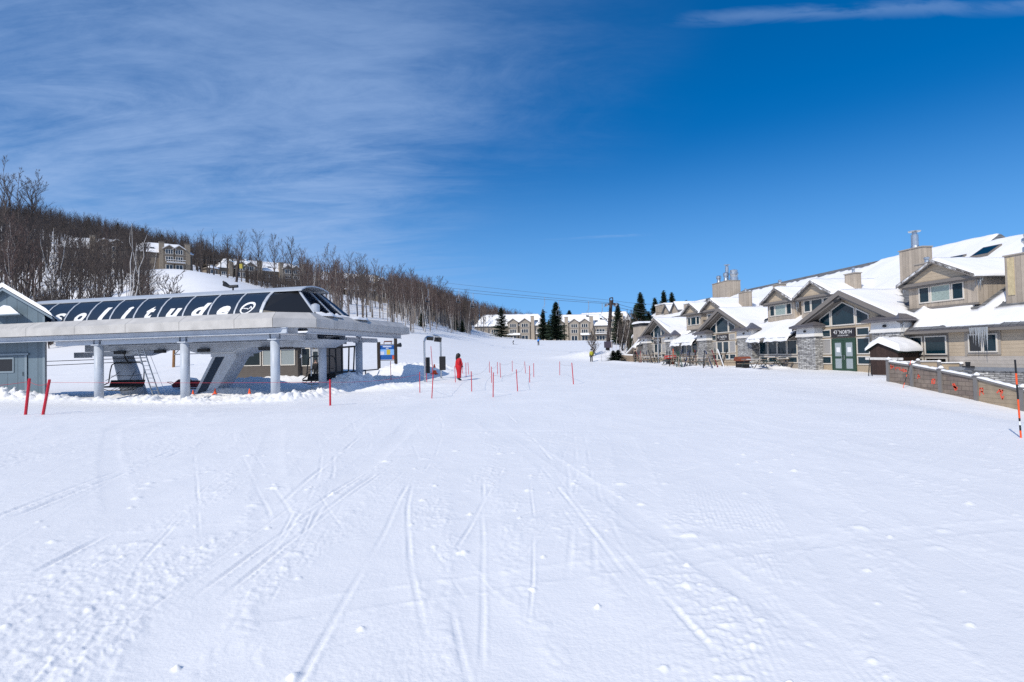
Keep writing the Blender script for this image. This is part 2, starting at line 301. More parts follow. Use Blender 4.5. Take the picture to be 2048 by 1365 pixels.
# ------------------------------------------------------------------ mesh builder and tagging
class MB:
    def __init__(self): self.v = []; self.f = []; self.m = []
    def add(self, vs, fs, m=0):
        o = len(self.v); self.v += [tuple(p) for p in vs]
        for f in fs: self.f.append(tuple(i+o for i in f)); self.m.append(m)
    def box(self, T, a0, a1, b0, b1, c0, c1, m=0):
        p = [T(a, b, c) for c in (c0, c1) for b in (b0, b1) for a in (a0, a1)]
        self.add(p, [(0, 2, 3, 1), (4, 5, 7, 6), (0, 1, 5, 4), (2, 6, 7, 3), (0, 4, 6, 2), (1, 3, 7, 5)], m)
    def prism(self, T, poly, b0, b1, m=0, ax='b'):
        n = len(poly)
        if ax == 'b': P = [T(a, b0, c) for a, c in poly]+[T(a, b1, c) for a, c in poly]
        elif ax == 'a': P = [T(b0, b, c) for b, c in poly]+[T(b1, b, c) for b, c in poly]
        else: P = [T(a, b, b0) for a, b in poly]+[T(a, b, b1) for a, b in poly]
        self.add(P, [tuple(range(n)), tuple(range(2*n-1, n-1, -1))]+[(i, (i+1) % n, n+(i+1) % n, n+i) for i in range(n)], m)
    def tube(self, p0, p1, r0, r1=None, n=8, m=0, cap=True):
        p0 = Vector(p0); p1 = Vector(p1); r1 = r0 if r1 is None else r1
        d = (p1-p0)
        if d.length < 1e-6: return
        d.normalize(); x = d.orthogonal().normalized(); y = d.cross(x)
        P = []
        for p, r in ((p0, r0), (p1, r1)):
            for k in range(n):
                a = 2*math.pi*k/n; P.append(p+x*(r*math.cos(a))+y*(r*math.sin(a)))
        F = [(k, (k+1) % n, n+(k+1) % n, n+k) for k in range(n)]
        if cap: F += [tuple(range(n-1, -1, -1)), tuple(range(n, 2*n))]
        self.add(P, F, m)
    def path(self, pts, r, n=6, m=0):
        for a, b in zip(pts[:-1], pts[1:]): self.tube(a, b, r, r, n, m)
    def lathe(self, c, prof, n=12, m=0):
        c = Vector(c); P = []
        for r, z in prof:
            for k in range(n):
                a = 2*math.pi*k/n; P.append(c+Vector((r*math.cos(a), r*math.sin(a), z)))
        F = []
        for i in range(len(prof)-1):
            for k in range(n): F.append((i*n+k, i*n+(k+1) % n, (i+1)*n+(k+1) % n, (i+1)*n+k))
        F += [tuple(range(n-1, -1, -1)), tuple(range((len(prof)-1)*n, len(prof)*n))]
        self.add(P, F, m)
    def blob(self, c, rx, ry, rz, m=0, seed=0, amp=.12, nu=12, nv=8):
        rr = random.Random(seed); c = Vector(c); P = []
        for j in range(nv+1):
            t = math.pi*j/nv
            for k in range(nu):
                a = 2*math.pi*k/nu; q = 1+amp*(rr.random()*2-1)
                P.append(c+Vector((rx*q*math.sin(t)*math.cos(a), ry*q*math.sin(t)*math.sin(a), rz*q*math.cos(t))))
        F = [(j*nu+k, (j+1)*nu+k, (j+1)*nu+(k+1) % nu, j*nu+(k+1) % nu) for j in range(nv) for k in range(nu)]
        self.add(P, F, m)
    def build(self, name, mats, parent=None, smooth=False, fix=True, autos=None):
        mats = mats if isinstance(mats, (list, tuple)) else [mats]
        off = parent_off(parent)
        me = bpy.data.meshes.new(name)
        me.from_pydata([(p[0]-off.x, p[1]-off.y, p[2]-off.z) for p in self.v], [], self.f)
        for mm in mats: me.materials.append(mm)
        me.polygons.foreach_set('material_index', self.m)
        if fix:
            bm = bmesh.new(); bm.from_mesh(me); bmesh.ops.recalc_face_normals(bm, faces=bm.faces); bm.to_mesh(me); bm.free()
        if smooth: me.polygons.foreach_set('use_smooth', [True]*len(me.polygons))
        me.update()
        o = bpy.data.objects.new(name, me); COL.objects.link(o)
        if parent: o.parent = parent
        return o
def parent_off(p):
    v = Vector((0, 0, 0))
    while p is not None: v = v+p.location; p = p.parent
    return v
def tag(o, label=None, cat=None, group=None, kind=None):
    if label: o['label'] = label
    if cat: o['category'] = cat
    if group: o['group'] = group
    if kind: o['kind'] = kind
    return o
def thing(name, loc, label, cat, group=None):
    o = bpy.data.objects.new(name, None); o.empty_display_size = .2; COL.objects.link(o); o.location = loc
    return tag(o, label, cat, group)
def dup(root, loc=None, rotz=None, scale=None, label=None, group=None):
    r = root.copy(); COL.objects.link(r)
    if loc is not None: r.location = loc
    if rotz is not None: r.rotation_euler = (0, 0, rotz)
    if scale is not None: r.scale = (scale, scale, scale) if not isinstance(scale, tuple) else scale
    if label: r['label'] = label
    if group: r['group'] = group
    for ch in list(root.children):
        c = ch.copy(); COL.objects.link(c); c.parent = r
        for g in list(ch.children):
            d = g.copy(); COL.objects.link(d); d.parent = c
    return r
def rect_T(o, ax, ay, az=Vector((0, 0, 1))):
    o = Vector(o); ax = Vector(ax); ay = Vector(ay)
    return lambda a, b, c: o+ax*a+ay*b+az*c
def text_mesh(body, size, shear=0., bold=0., spacing=1.):
    cu = bpy.data.curves.new('txt', 'FONT'); cu.body = body; cu.size = size; cu.shear = shear; cu.offset = bold; cu.space_character = spacing
    cu.align_x = 'CENTER'; cu.resolution_u = 3
    o = bpy.data.objects.new('txt', cu); COL.objects.link(o)
    dg = bpy.context.evaluated_depsgraph_get(); me = bpy.data.meshes.new_from_object(o.evaluated_get(dg))
    vs = [tuple(v.co) for v in me.vertices]; fs = [tuple(p.vertices) for p in me.polygons]
    bpy.data.objects.remove(o); bpy.data.curves.remove(cu); bpy.data.meshes.remove(me)
    return vs, fs
def slice_mesh(vs, fs, n):
    bm = bmesh.new(); V = [bm.verts.new(v) for v in vs]
    for f in fs:
        try: bm.faces.new([V[i] for i in f])
        except ValueError: pass
    ys = [v[1] for v in vs]; y0, y1 = min(ys), max(ys)
    for k in range(1, n): bmesh.ops.bisect_plane(bm, geom=bm.verts[:]+bm.edges[:]+bm.faces[:], plane_co=(0, y0+(y1-y0)*k/n, 0), plane_no=(0, 1, 0))
    bm.verts.index_update(); a = [tuple(v.co) for v in bm.verts]; b = [tuple(v.index for v in f.verts) for f in bm.faces]; bm.free(); return a, b
def add_text(mb, T, body, size, a, c, b=0, m=0, flip=1, **k):
    vs, fs = text_mesh(body, size, **k)
    mb.add([T(a+flip*x, b, c+y) for x, y, z in vs], fs, m)
# ------------------------------------------------------------------ ground
def make_ground():
    rows = [0.6, 1.0, 1.5, 2.0, 2.4]
    r = 2.6
    def step(r):
        if r < 8: return .012+.026*(r-2.6)/5.4
        if r < 25: return .038+.055*(r-8)/17
        if r < 55: return .095+.09*(r-25)/30
        if r < 130: return .35+.25*(r-55)/75
        return 2.6
    while r < 130: rows.append(r); r += step(r)
    while r < 620: rows.append(r); r += 3.0+.01*(r-130)
    rows += [700, 900, 1400, 2200]
    rows = np.array(rows)
    th = np.concatenate([np.linspace(-180, -62, 24)[:-1], np.linspace(-62, -46, 40)[:-1], np.linspace(-46, 46, 900), np.linspace(46, 62, 40)[1:], np.linspace(62, 180, 24)[1:]])
    th = th[:-1]*np.pi/180
    nt, nr = len(th), len(rows)
    R, T = np.meshgrid(rows, th, indexing='ij')
    X = (R*np.sin(T)).ravel(); Y = (R*np.cos(T)).ravel()
    Z = ground(X, Y, True)
    X = np.append(X, 0); Y = np.append(Y, 0); Z = np.append(Z, 0)
    i = np.arange(nr-1)[:, None]*nt; j = np.arange(nt)[None, :]; j2 = (j+1) % nt
    q = np.stack([i+j, i+j2, i+nt+j2, i+nt+j], -1).reshape(-1, 4)[:, ::-1]
    me = bpy.data.meshes.new('ground')
    nv = len(X); nq = len(q); tri = np.stack([np.full(nt, nv-1), np.arange(nt), (np.arange(nt)+1) % nt], -1)[:, ::-1]
    me.vertices.add(nv); me.vertices.foreach_set('co', np.stack([X, Y, Z], -1).ravel().astype(np.float32))
    loops = np.concatenate([q.ravel(), tri.ravel()])
    me.loops.add(len(loops)); me.loops.foreach_set('vertex_index', loops.astype(np.int32))
    me.polygons.add(nq+nt)
    st = np.concatenate([np.arange(nq)*4, nq*4+np.arange(nt)*3]); me.polygons.foreach_set('loop_start', st.astype(np.int32))
    me.update(calc_edges=True)
    me.polygons.foreach_set('use_smooth', np.ones(nq+nt, bool))
    me.materials.append(SNOW); me.validate()
    o = bpy.data.objects.new('ground', me); COL.objects.link(o); o['kind'] = 'structure'
    return o
make_ground()
SKY_SAT = 1.45; EXPO = 0.03; CLOUDC = (3.3, 4.75, 7.5, 1); SKY_TINT = (1.0, .98, 1.10, 1); DENO = False
# ------------------------------------------------------------------ lift station
HP = [(1.75, 3.7), (1.82, 4.2), (1.98, 4.7), (2.25, 5.15), (2.62, 5.55), (3.05, 5.86)]
HTOP = [(3.05, 5.86), (3.45, 6.02), (4.0, 6.12), (4.6, 6.13), (5.2, 6.08), (5.75, 5.95)]
HBACK = [(5.75, 5.95), (6.15, 5.6), (6.5, 5.2), (6.75, 4.7), (6.85, 4.2), (6.9, 3.7)]
U0, U1 = 2.3, 20.6
def hood_at(q):     # point on the front of the hood by arc length from the bottom
    acc = 0
    for (a, b), (c, d) in zip(HP[:-1], HP[1:]):
        l = math.hypot(c-a, d-b)
        if q <= acc+l or (c, d) == HP[-1]:
            t = (q-acc)/l; nx, nz = -(d-b)/l, (c-a)/l
            return a+(c-a)*t, b+(d-b)*t, nx, nz
        acc += l
ls = thing('lift_station', TF(8, 4, 0), 'grey chairlift station with a dark blue curved hood lettered in white', 'lift station')
m = MB()
def shell(mb, prof, u0, u1, th=.05, mi=0):
    vs = []; n = len(prof)
    for u in (u0, u1):
        for (v, z) in prof: vs.append(TF(u, v, z))
    fs = [(i, i+1, n+i+1, n+i) for i in range(n-1)]
    mb.add(vs, fs, mi)
shell(m, HP, U0, U1); shell(m, HBACK, U0, U1)
m.prism(TF, [(HP[0][0]+.02, 3.7)]+[(v+.03, z-.03) for v, z in HP]+[(v, z-.06) for v, z in HTOP[1:]]+HBACK[1:], U1-.04, U1, ax='a')
m.build('hood', [HOODM], ls, smooth=True, fix=False)
m = MB()
top = [(v, z+.03) for v, z in HTOP]; top = [(top[0][0]-.1, top[0][1]-.06)]+top+[(top[-1][0]+.1, top[-1][1]-.06)]
for i in range(len(top)-1):
    (a, b), (c, d) = top[i], top[i+1]
    m.add([TF(u, v, z+o) for u in (.35, U1+.1) for (v, z, o) in ((a, b, 0), (c, d, 0), (a, b, .07), (c, d, .07))], [(0, 4, 5, 1), (2, 3, 7, 6), (0, 2, 6, 4), (1, 5, 7, 3), (0, 1, 3, 2), (4, 6, 7, 5)])
m.build('roof_cap', [mat('pale_roof_metal', (.50, .53, .57), .4, .2, nz=(.05, 2))], ls)
for k in range(11):
    u = U0+1.783*k
    m = MB(); w = .05 if k else .10
    P = []
    for (v, z) in HP:
        nx, nz = -.8, .6
        P += [TF(u-w, v-.03, z+.02), TF(u+w, v-.03, z+.02), TF(u-w, v+.03, z-.02), TF(u+w, v+.03, z-.02)]
    F = []
    for i in range(len(HP)-1):
        a = 4*i; b = a+4; F += [(a, a+1, b+1, b), (a, b, b+2, a+2), (a+1, a+3, b+3, b+1)]
    m.add(P, F); m.build('rib', [RIBM], ls, fix=True)
# lettering laid on the curved panels, one letter per panel
def hood_T(uc):
    def T(a, b, c):
        v, z, nx, nz = hood_at(c); return TF(uc-a, v+nx*(.012+b), z+nz*(.012+b))
    return T
for ch, uc, wd, hh in (('S', 17.15, .98, .74), ('o', 15.4, .95, .70), ('l', 13.72, .40, 1.06), ('i', 11.95, .40, 1.02), ('t', 10.2, .66, .94), ('u', 8.42, .95, .70), ('d', 6.62, .98, 1.02), ('e', 4.86, .98, .70)):
    vs, fs = slice_mesh(*text_mesh(ch, 1., shear=0, bold=.045), 14)
    xa, xb = min(v[0] for v in vs), max(v[0] for v in vs); ya, yb = min(v[1] for v in vs), max(v[1] for v in vs)
    T = hood_T(uc); P = []
    for x, y, z in vs:
        yy = (y-ya)/(yb-ya)*hh; P.append(T(((x-xa)/(xb-xa)-.5)*wd*.86+.34*(yy-.4), 0, .74+yy))
    m = MB(); m.add(P, fs); m.build('letter', [WHITEM], ls, fix=False)
m = MB(); T = hood_T(3.3)
R1 = 26
ring = []
for k in range(R1):
    a = 2*math.pi*k/R1; w_ = .032+.045*max(0, math.sin(a-.2)*.5+.5)
    cx, cy = .40*math.cos(a)+.12*math.sin(a), .36*math.sin(a)
    ring.append((cx, cy, w_))
P = []; F = []
for cx, cy, w_ in ring:
    l = math.hypot(cx, cy); P += [T(cx*(1+w_/l), 0, 1.22+cy*(1+w_/l)), T(cx*(1-w_/l), 0, 1.22+cy*(1-w_/l))]
for k in range(R1): a = 2*k; b = 2*((k+1) % R1); F.append((a, b, b+1, a+1))
m.add(P, F)
def stroke(pts, w_):
    for (x0, y0), (x1, y1) in zip(pts[:-1], pts[1:]):
        l = math.hypot(x1-x0, y1-y0); nx, ny = -(y1-y0)/l*w_, (x1-x0)/l*w_
        m.add([T(x0+nx, .004, y0+ny), T(x1+nx, .004, y1+ny), T(x1-nx, .004, y1-ny), T(x0-nx, .004, y0-ny)], [(0, 1, 2, 3)])
stroke([(-.34, 1.17), (-.26, 1.22), (-.14, 1.18), (0, 1.18), (.08, 1.11), (.13, 1.17), (.2, 1.33), (.27, 1.22), (.33, 1.14)], .024)
stroke([(.09, 1.12), (.17, 1.22), (.22, 1.18)], .017)
m.build('emblem', [WHITEM], ls, fix=False)
# right-hand end of the hood: dark cheek, sloping louvred end
m = MB()
m.add([TF(U0, 1.82, 4.2), TF(U0, 1.98, 4.7), TF(U0, 2.25, 5.15), TF(U0, 2.62, 5.55), TF(U0, 3.05, 5.86), TF(.75, 3.15, 5.86), TF(-1.1, 2.1, 4.2)], [(0, 1, 2, 3, 4, 5, 6)])
m.build('end_cheek', [mat('black_end_panel', (.006, .007, .009), .3)], ls, fix=False); m = MB()
m.add([TF(U0, 6.85, 4.2), TF(U0, 6.5, 5.2), TF(U0, 5.75, 5.95), TF(.75, 5.7, 5.9), TF(-1.1, 6.5, 4.2)], [(0, 1, 2, 3, 4)])
m.build('end_cheek', [mat('black_end_panel', (.006, .007, .009), .3)], ls, fix=False)
m = MB()
A0, A1, B0, B1 = (-1.1, 2.1, 4.2), (.75, 3.15, 5.86), (-1.1, 6.5, 4.2), (.75, 5.7, 5.9)
def endp(s_, t_, o=0.):
    p = [A0[i]*(1-s_)*(1-t_)+A1[i]*(1-s_)*t_+B0[i]*s_*(1-t_)+B1[i]*s_*t_ for i in range(3)]
    return TF(p[0]-o*.67, p[1], p[2]+o*.74)
m.add([endp(0, 0), endp(1, 0), endp(1, 1), endp(0, 1)], [(0, 1, 2, 3)])
m.build('end_panel', [HOODM], ls, fix=False)
m = MB()
for j in range(15):
    t = .04+.92*j/15
    m.add([endp(.14, t, .10), endp(.72, t, .10), endp(.72, t+.045, .02), endp(.14, t+.045, .02)], [(0, 1, 2, 3)])
m.build('louvre', [mat('louvre_metal', (.42, .48, .56), .35, .4)], ls, fix=False)
m = MB()
for s_ in (.0, .42, .74):
    P = [endp(s_, 0, .10), endp(s_+.035, 0, .10), endp(s_+.035, 1, .10), endp(s_, 1, .10), endp(s_, 0, 0), endp(s_+.035, 0, 0), endp(s_+.035, 1, 0), endp(s_, 1, 0)]
    m.add(P, [(0, 1, 2, 3), (4, 5, 1, 0), (3, 2, 6, 7), (0, 3, 7, 4), (1, 5, 6, 2)])
m.build('end_frame', [RIBM], ls)
# canopy: fascia panels round the edge, deck and steel under it
ZB, ZM, ZT = 3.52, 3.98, 4.34
OUT = [(22.5, -.8), (-.45, -.8), (-2.0, .75), (-2.0, 12.8), (-1.0, 13.8), (22.5, 13.8)]
INN = [(22.5, -.25), (-.25, -.25), (-1.45, .95), (-1.45, 12.6), (-.75, 13.2), (22.5, 13.2)]
def fpanel(o0, o1, i0, i1, gap=.012, name='fascia_panel'):
    m = MB(); d = Vector((o1[0]-o0[0], o1[1]-o0[1], 0)); l = d.length; t = gap/l
    def lerp(a, b, q): return (a[0]+(b[0]-a[0])*q, a[1]+(b[1]-a[1])*q)
    a, b, c, e = lerp(o0, o1, t), lerp(o0, o1, 1-t), lerp(i0, i1, t), lerp(i0, i1, 1-t)
    P = [TF(*a, ZB), TF(*b, ZB), TF(*a, ZM), TF(*b, ZM), TF(*c, ZT), TF(*e, ZT), TF(*c, ZB), TF(*e, ZB)]
    m.add(P, [(0, 1, 3, 2), (2, 3, 5, 4), (0, 2, 4, 6), (1, 7, 5, 3), (0, 6, 7, 1), (4, 5, 7, 6)])
    return m.build(name, [PANELM], ls)
cuts = [22.5, 19.6, 15.95, 12.4, 8.85, 5.3, 1.85, -.45]
for a, b in zip(cuts[:-1], cuts[1:]):
    ia = a if a > 1 else -.25; ib = b if b > 0 else -.25
    fpanel((a, -.8), (b, -.8), (a, -.25), (ib, -.25))
fpanel(OUT[1], OUT[2], INN[1], INN[2])
vc = [.75, 2.5, 5.1, 7.7, 10.3, 12.8]
for a, b in zip(vc[:-1], vc[1:]):
    fpanel((-2.0, a), (-2.0, b), (-1.45, max(a, .95)), (-1.45, min(b, 12.6)))
fpanel(OUT[3], OUT[4], INN[3], INN[4])
fpanel((-1.0, 13.8), (1.3, 13.8), (-.75, 13.2), (1.3, 13.2))
m = MB()
FR = [(22.4, -.2), (-.2, -.2), (-1.4, 1.0), (-1.4, 1.7), (22.4, 1.7)]; SD = [(-1.4, 1.7), (-1.4, 12.5), (-.7, 13.1), (1.3, 13.1), (1.3, 1.7)]
for z0, z1 in ((3.66, 3.74), (4.2, 4.28)): m.prism(TF, FR, z0, z1, ax='c'); m.prism(TF, SD, z0, z1, ax='c')
m.box(TF, 1.25, 1.3, 6.95, 13.1, 3.74, 4.2)
m.build('deck', [GREYM], ls)
for (u0, u1, v0, v1, z0, z1) in ((-1.0, 22, -.48, -.30, 3.2, 3.5), (-1.0, 14.6, .45, .6, 3.22, 3.52), (-1.55, -1.38, .8, 12.4, 3.2, 3.5), 
                              (-.8, 14, 2.5, 2.8, 2.9, 3.35), (-.8, 14, 5.6, 5.9, 2.9, 3.35), (3.9, 4.2, 0, 6.8, 3.3, 3.6), (8.6, 8.9, 0, 6.8, 3.3, 3.6), (13, 13.3, 0, 6.8, 3.3, 3.6)):
    m = MB(); h = z1-z0; alongu = (u1-u0) > (v1-v0)
    if alongu:
        vm = (v0+v1)/2; m.box(TF, u0, u1, v0, v1, z0, z0+.04); m.box(TF, u0, u1, v0, v1, z1-.04, z1); m.box(TF, u0, u1, vm-.03, vm+.03, z0+.04, z1-.04)
    else:
        um = (u0+u1)/2; m.box(TF, u0, u1, v0, v1, z0, z0+.04); m.box(TF, u0, u1, v0, v1, z1-.04, z1); m.box(TF, um-.03, um+.03, v0, v1, z0+.04, z1-.04)
    m.build('beam', [GREYM], ls)
for (u0, u1, v0, v1) in ((.24, 5.4, -.13, .13), (5.95, 11.3, -.13, .13), (11.85, 14.6, -.13, .13), (-.13, .13, .3, 4.2), (-.13, .13, 4.7, 8.65), (-.13, .13, 9.15, 11.4)):
    m = MB(); m.box(TF, u0, u1, v0, v1, 2.92, 3.16); b_ = m.build('tie_beam', [GREYM], ls)
    m = MB(); m.box(TF, u0+.03, u1-.03, v0+.02, v1-.02, 3.163, 3.23); m.build('snow_layer', [SNOW], b_)
for i, (u, v) in enumerate(((11.6, 0), (5.68, 0), (0, 0), (0, 4.45), (0, 8.9))):
    m = MB(); p = TF(u, v, 0); zb = gz(p.x, p.y)-.6
    m.tube(TF(u, v, zb), TF(u, v, 2.88), .235, .235, 24); c = m.build('column', [GREYM], ls)
    for pl in c.data.polygons: pl.use_smooth = len(pl.vertices) == 4
    m = MB(); m.box(TF, u-.27, u+.27, v-.27, v+.27, 2.88, 2.94); m.box(TF, u-.14, u+.14, v-.14, v+.14, 2.94, 3.52)
    m.box(TF, u-.27, u+.27, v-.27, v+.27, 3.46, 3.5)
    for sx in (-.2, .2):
        for sy in (-.2, .2): m.tube(TF(u+sx, v+sy, 2.93), TF(u+sx, v+sy, 3.0), .025, .025, 6)
    m.build('column_cap', [GREYM], c)
# drive machinery hung under the canopy
m = MB()
m.box(TF, 1.0, 16.5, 3.2, 3.55, 2.62, 3.12); m.box(TF, 1.0, 16.5, 5.0, 5.35, 2.62, 3.12)
for u in (2, 5, 8, 11, 14): m.box(TF, u, u+.3, 3.55, 5.0, 2.7, 3.05)
m.prism(TF, [(-1.2, 2.95), (1.0, 3.12), (1.0, 2.55), (-.2, 2.5)], 3.0, 5.6)
m.build('conveyor_frame', [GREYM], ls)
m = MB()
m.prism(TF, [(4.2, 2.62), (9.0, 2.62), (7.6, 2.28), (5.2, 2.28)], 3.3, 5.3); m.box(TF, 5.3, 7.1, 3.5, 5.1, 2.1, 2.3)
m.prism(TF, [(11.8, 2.6), (17.2, 2.6), (15.8, 2.3), (13.2, 2.3)], 3.4, 5.2)
m.box(TF, 16.6, 17.4, 3.2, 3.8, 2.25, 2.6)
m.build('support_head', [GREYM], ls)
# leaning mast with its dark stripe, and the tapered rear mast
m = MB(); zb = -.6
m.prism(TF, [(5.3, 2.3), (7.1, 2.3), (8.85, zb), (7.4, zb)], 3.75, 4.9); ms = m.build('mast', [GREYM], ls)
m = MB(); m.prism(TF, [(6.3, 2.15), (6.92, 2.15), (8.62, zb), (8.05, zb)], 3.72, 3.745); m.build('stripe', [HOODM], ms)
m = MB(); m.tube(TF(13.6, 4.3, zb), TF(14.7, 4.3, 2.4), .75, .58, 24); mm = m.build('mast', [GREYM], ls)
for pl in mm.data.polygons: pl.use_smooth = len(pl.vertices) == 4
# lean ladder up to the machinery
m = MB(); pb, pt = TF(10.62, 3.0, -.35), TF(11.85, 3.0, 2.7)
for o in (-.24, .24):
    m.tube(pb+LU*o, pt+LU*o, .04, .04, 6)
for k in range(11):
    q = pb.lerp(pt, .06+.085*k); m.tube(q-LU*.24, q+LU*.24, .02, .02, 5)
for o in (-.75,):
    m.tube(pb+LU*o, pt+LU*(o+.2), .012, .012, 5); q = pb.lerp(pt, .5); m.tube(q+LU*(o+.1), q-LU*.24, .012, .012, 5)
m.build('ladder', [GALVM], ls)
# vent pipe and the snow slid against it on the right side of the canopy
m = MB(); m.lathe(TF(-.75, 2.6, 4.28), [(.24, 0), (.24, .62), (.19, .66), (.06, .72)], 16); m.build('vent_pipe', [RIBM], ls)
def snow_strip(pts, name, parent, seed):
    # drift along a polyline of (u, v, half width, height)
    m = MB(); rr = random.Random(seed); n = len(pts); S = 9; P = []
    for i, (u, v, hw, h, z0) in enumerate(pts):
        for j in range(S):
            q = j/(S-1)*2-1; P.append(TF(u+hw*q*(1+.12*rr.uniform(-1, 1)), v+rr.uniform(-.06, .06), z0+h*max(0, 1-abs(q)**2.2)*(1+.25*rr.uniform(-1, 1))-.03))
    m.add(P, [(i*S+j, i*S+j+1, (i+1)*S+j+1, (i+1)*S+j) for i in range(n-1) for j in range(S-1)])
    return m.build(name, [SNOW], parent, smooth=True)
snow_strip([(-1.35+.05*math.sin(i*1.3)-.22*math.sin(i*.45), 1.6+.28*i, (.36+.10*math.sin(i*.9+1)+.05*math.sin(i*2.3))*min(1, .3+i*.3, .3+(21-i)*.25), .20+.05*math.sin(i*1.7), 4.24) for i in range(22)], 'snow_patch', ls, 3)
snow_strip([(14.9+.2*i, -.05+.02*math.sin(i), .35, .13, 4.26) for i in range(4)], 'snow_patch', ls, 4)
m = MB(); m.box(TF, -.75, -.15, 3.0, 3.5, 3.05, 3.3); m.build('lamp_housing', [HOODM], ls); m = MB(); m.box(TF, -.4, -.3, 5.2, 6.6, 2.75, 3.15); m.build('lamp_housing', [HOODM], ls)
m = MB()
for k, (u, v) in enumerate(((-.6, 2.6), (-.45, 2.65), (-.3, 2.6))): m.tube(TF(u, v+.4, 2.62), TF(u, v+.4, 2.3-.06*k), .035, .004, 6)
m.build('icicle', [ICEM], ls)
# roof gear: weather sensor horn on the hood
m = MB(); p = TF(6.2, 4.4, 6.15); m.tube(p, p+Vector((0, 0, .32)), .05, .05, 8); m.tube(p+Vector((.3, 0, .38)), p+Vector((-.22, 0, .36)), .1, .1, 10)
m.tube(p+Vector((-.22, 0, .36)), p+Vector((-.55, 0, .55)), .09, .16, 10); m.tube(p+Vector((-.5, 0, .5)), p+Vector((-.62, 0, .72)), .12, .05, 8); m.build('roof_horn', [DARKM], ls)
# ------------------------------------------------------------------ hanging chairs at the station
def make_chair(name, loc, label, group, flat=1.0, seats=2.1):
    t = thing(name, loc, label, 'chairlift chair', group)
    T = rect_T(loc, LU, LV)
    m = MB(); hw = seats/2
    m.path([T(0, 0, 2.3), T(0, .02, 2.0), T(-.05, .1, 1.72), T(-.22, .2, 1.55)], .045, 8); m.box(T, -.25, .25, .1, .3, 1.5, 1.62); t_h = m.build('hanger', [DARKM], t)
    m = MB()
    for s_ in (-1, 1): m.path([T(0, .2, 1.56), T(s_*hw*.75, .2, 1.56), T(s_*hw*.92, .2, 1.42), T(s_*hw, .18, 1.0), T(s_*hw*1.02, .1, .3), T(s_*hw*1.02, -.35, .12)], .035, 8)
    m.build('frame', [DARKM], t)
    m = MB(); m.box(T, -hw, hw, -.42, .1, .0, .09); m.build('seat', [BLACKM], t)
    m = MB(); m.prism(T, [(.08, .08), (.16, .08), (.30, .45), (.22, .45)], -hw*.98, hw*.98, ax='a'); m.build('backrest', [BLACKM], t)
    m = MB()
    for s_ in (-.45, .45): m.path([T(s_*hw, .2, 1.0), T(s_*hw*1.2, -.1, .72), T(s_*hw*1.55, -.5, .45)], .016, 6)
    m.path([T(-hw*.9, .15, .78), T(-hw*.4, -.05, .74), T(hw*.4, -.05, .74), T(hw*.9, .1, .72)], .016, 6); m.build('safety_bar', [DARKM], t)
    m = MB(); m.path([T(-hw, -.4, -.05), T(-hw*.5, -.55, -.18), T(hw*.5, -.55, -.18), T(hw, -.4, -.05)], .025, 6)
    for k in range(6): m.tube(T(-hw+.2+k*.33, -.1, 0), T(-hw+.2+k*.33, -.5, -.16), .016, .016, 5)
    m.build('footrest', [DARKM], t)
    return t
make_chair('chairlift_chair', TF(13.55, 3.4, .3), 'black chairlift chair hanging beside the ladder under the station canopy', 'chairs loading at the station', seats=2.7)
c2 = make_chair('chairlift_chair', TF(1.15, 6.0, .45), 'black chairlift chair partly hidden behind the column near the operator cabin', 'chairs loading at the station', seats=2.0)
# ------------------------------------------------------------------ operator cabin behind the station
cabL = TF(10, 15.2, 0); cz = gz(cabL.x, cabL.y)-.3
oc = thing('operator_cabin', TF(10.6, 15.2, cz), 'small brown operator cabin with wide windows behind the lift station', 'cabin')
CT = rect_T(TF(7.6, 14.6, cz), LU, LV)
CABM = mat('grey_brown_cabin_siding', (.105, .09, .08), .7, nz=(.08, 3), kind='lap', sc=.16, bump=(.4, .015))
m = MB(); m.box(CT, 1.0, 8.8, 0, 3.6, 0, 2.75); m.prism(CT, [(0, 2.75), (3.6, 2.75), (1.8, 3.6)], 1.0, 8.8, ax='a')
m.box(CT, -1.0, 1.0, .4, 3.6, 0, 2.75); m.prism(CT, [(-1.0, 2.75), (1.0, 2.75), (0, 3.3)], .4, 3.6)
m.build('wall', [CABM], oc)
m = MB(); m.prism(CT, [(-.5, 2.68), (-.5, 2.84), (1.8, 3.92), (4.1, 2.84), (4.1, 2.68), (1.8, 3.7)], .8, 9.1, ax='a'); rf = m.build('roof', [PALET], oc)
m = MB(); m.prism(CT, [(-.45, 2.87), (-.3, 3.05), (1.8, 4.12), (3.9, 3.05), (4.05, 2.87), (1.8, 3.95)], .85, 9.05, ax='a'); m.build('snow_layer', [SNOW], rf)
DGL = mat('dim_cabin_glass', (.03, .04, .045), .06, 0, .8); HGL = mat('hazy_cabin_glass', (.30, .34, .35), .2, 0, .6)
def wpane(T, a0, a1, c0, c1, b, root, glass, frame=FRAMEM, fw=.07, name='window', mull=()):
    m = MB(); d = .06
    m.box(T, a0-fw, a1+fw, b-d, b, c0-fw, c0); m.box(T, a0-fw, a1+fw, b-d, b, c1, c1+fw); m.box(T, a0-fw, a0, b-d, b, c0, c1); m.box(T, a1, a1+fw, b-d, b, c0, c1)
    for q in mull: m.box(T, q-fw*.4, q+fw*.4, b-d*.8, b, c0, c1)
    f = m.build(name, [frame], root)
    m = MB(); m.box(T, a0, a1, b-.02, b-.004, c0, c1); m.build('pane', [glass], f, fix=True)
    return f
wpane(CT, 6.4, 8.5, 1.1, 2.3, 0, oc, HGL); wpane(CT, 4.5, 6.1, 1.1, 2.3, 0, oc, DGL); wpane(CT, 2.8, 4.2, 1.1, 2.3, 0, oc, HGL); wpane(CT, 1.3, 2.5, 1.1, 2.3, 0, oc, HGL)
wpane(CT, .15, .85, 1.0, 2.35, .4, oc, DGL)
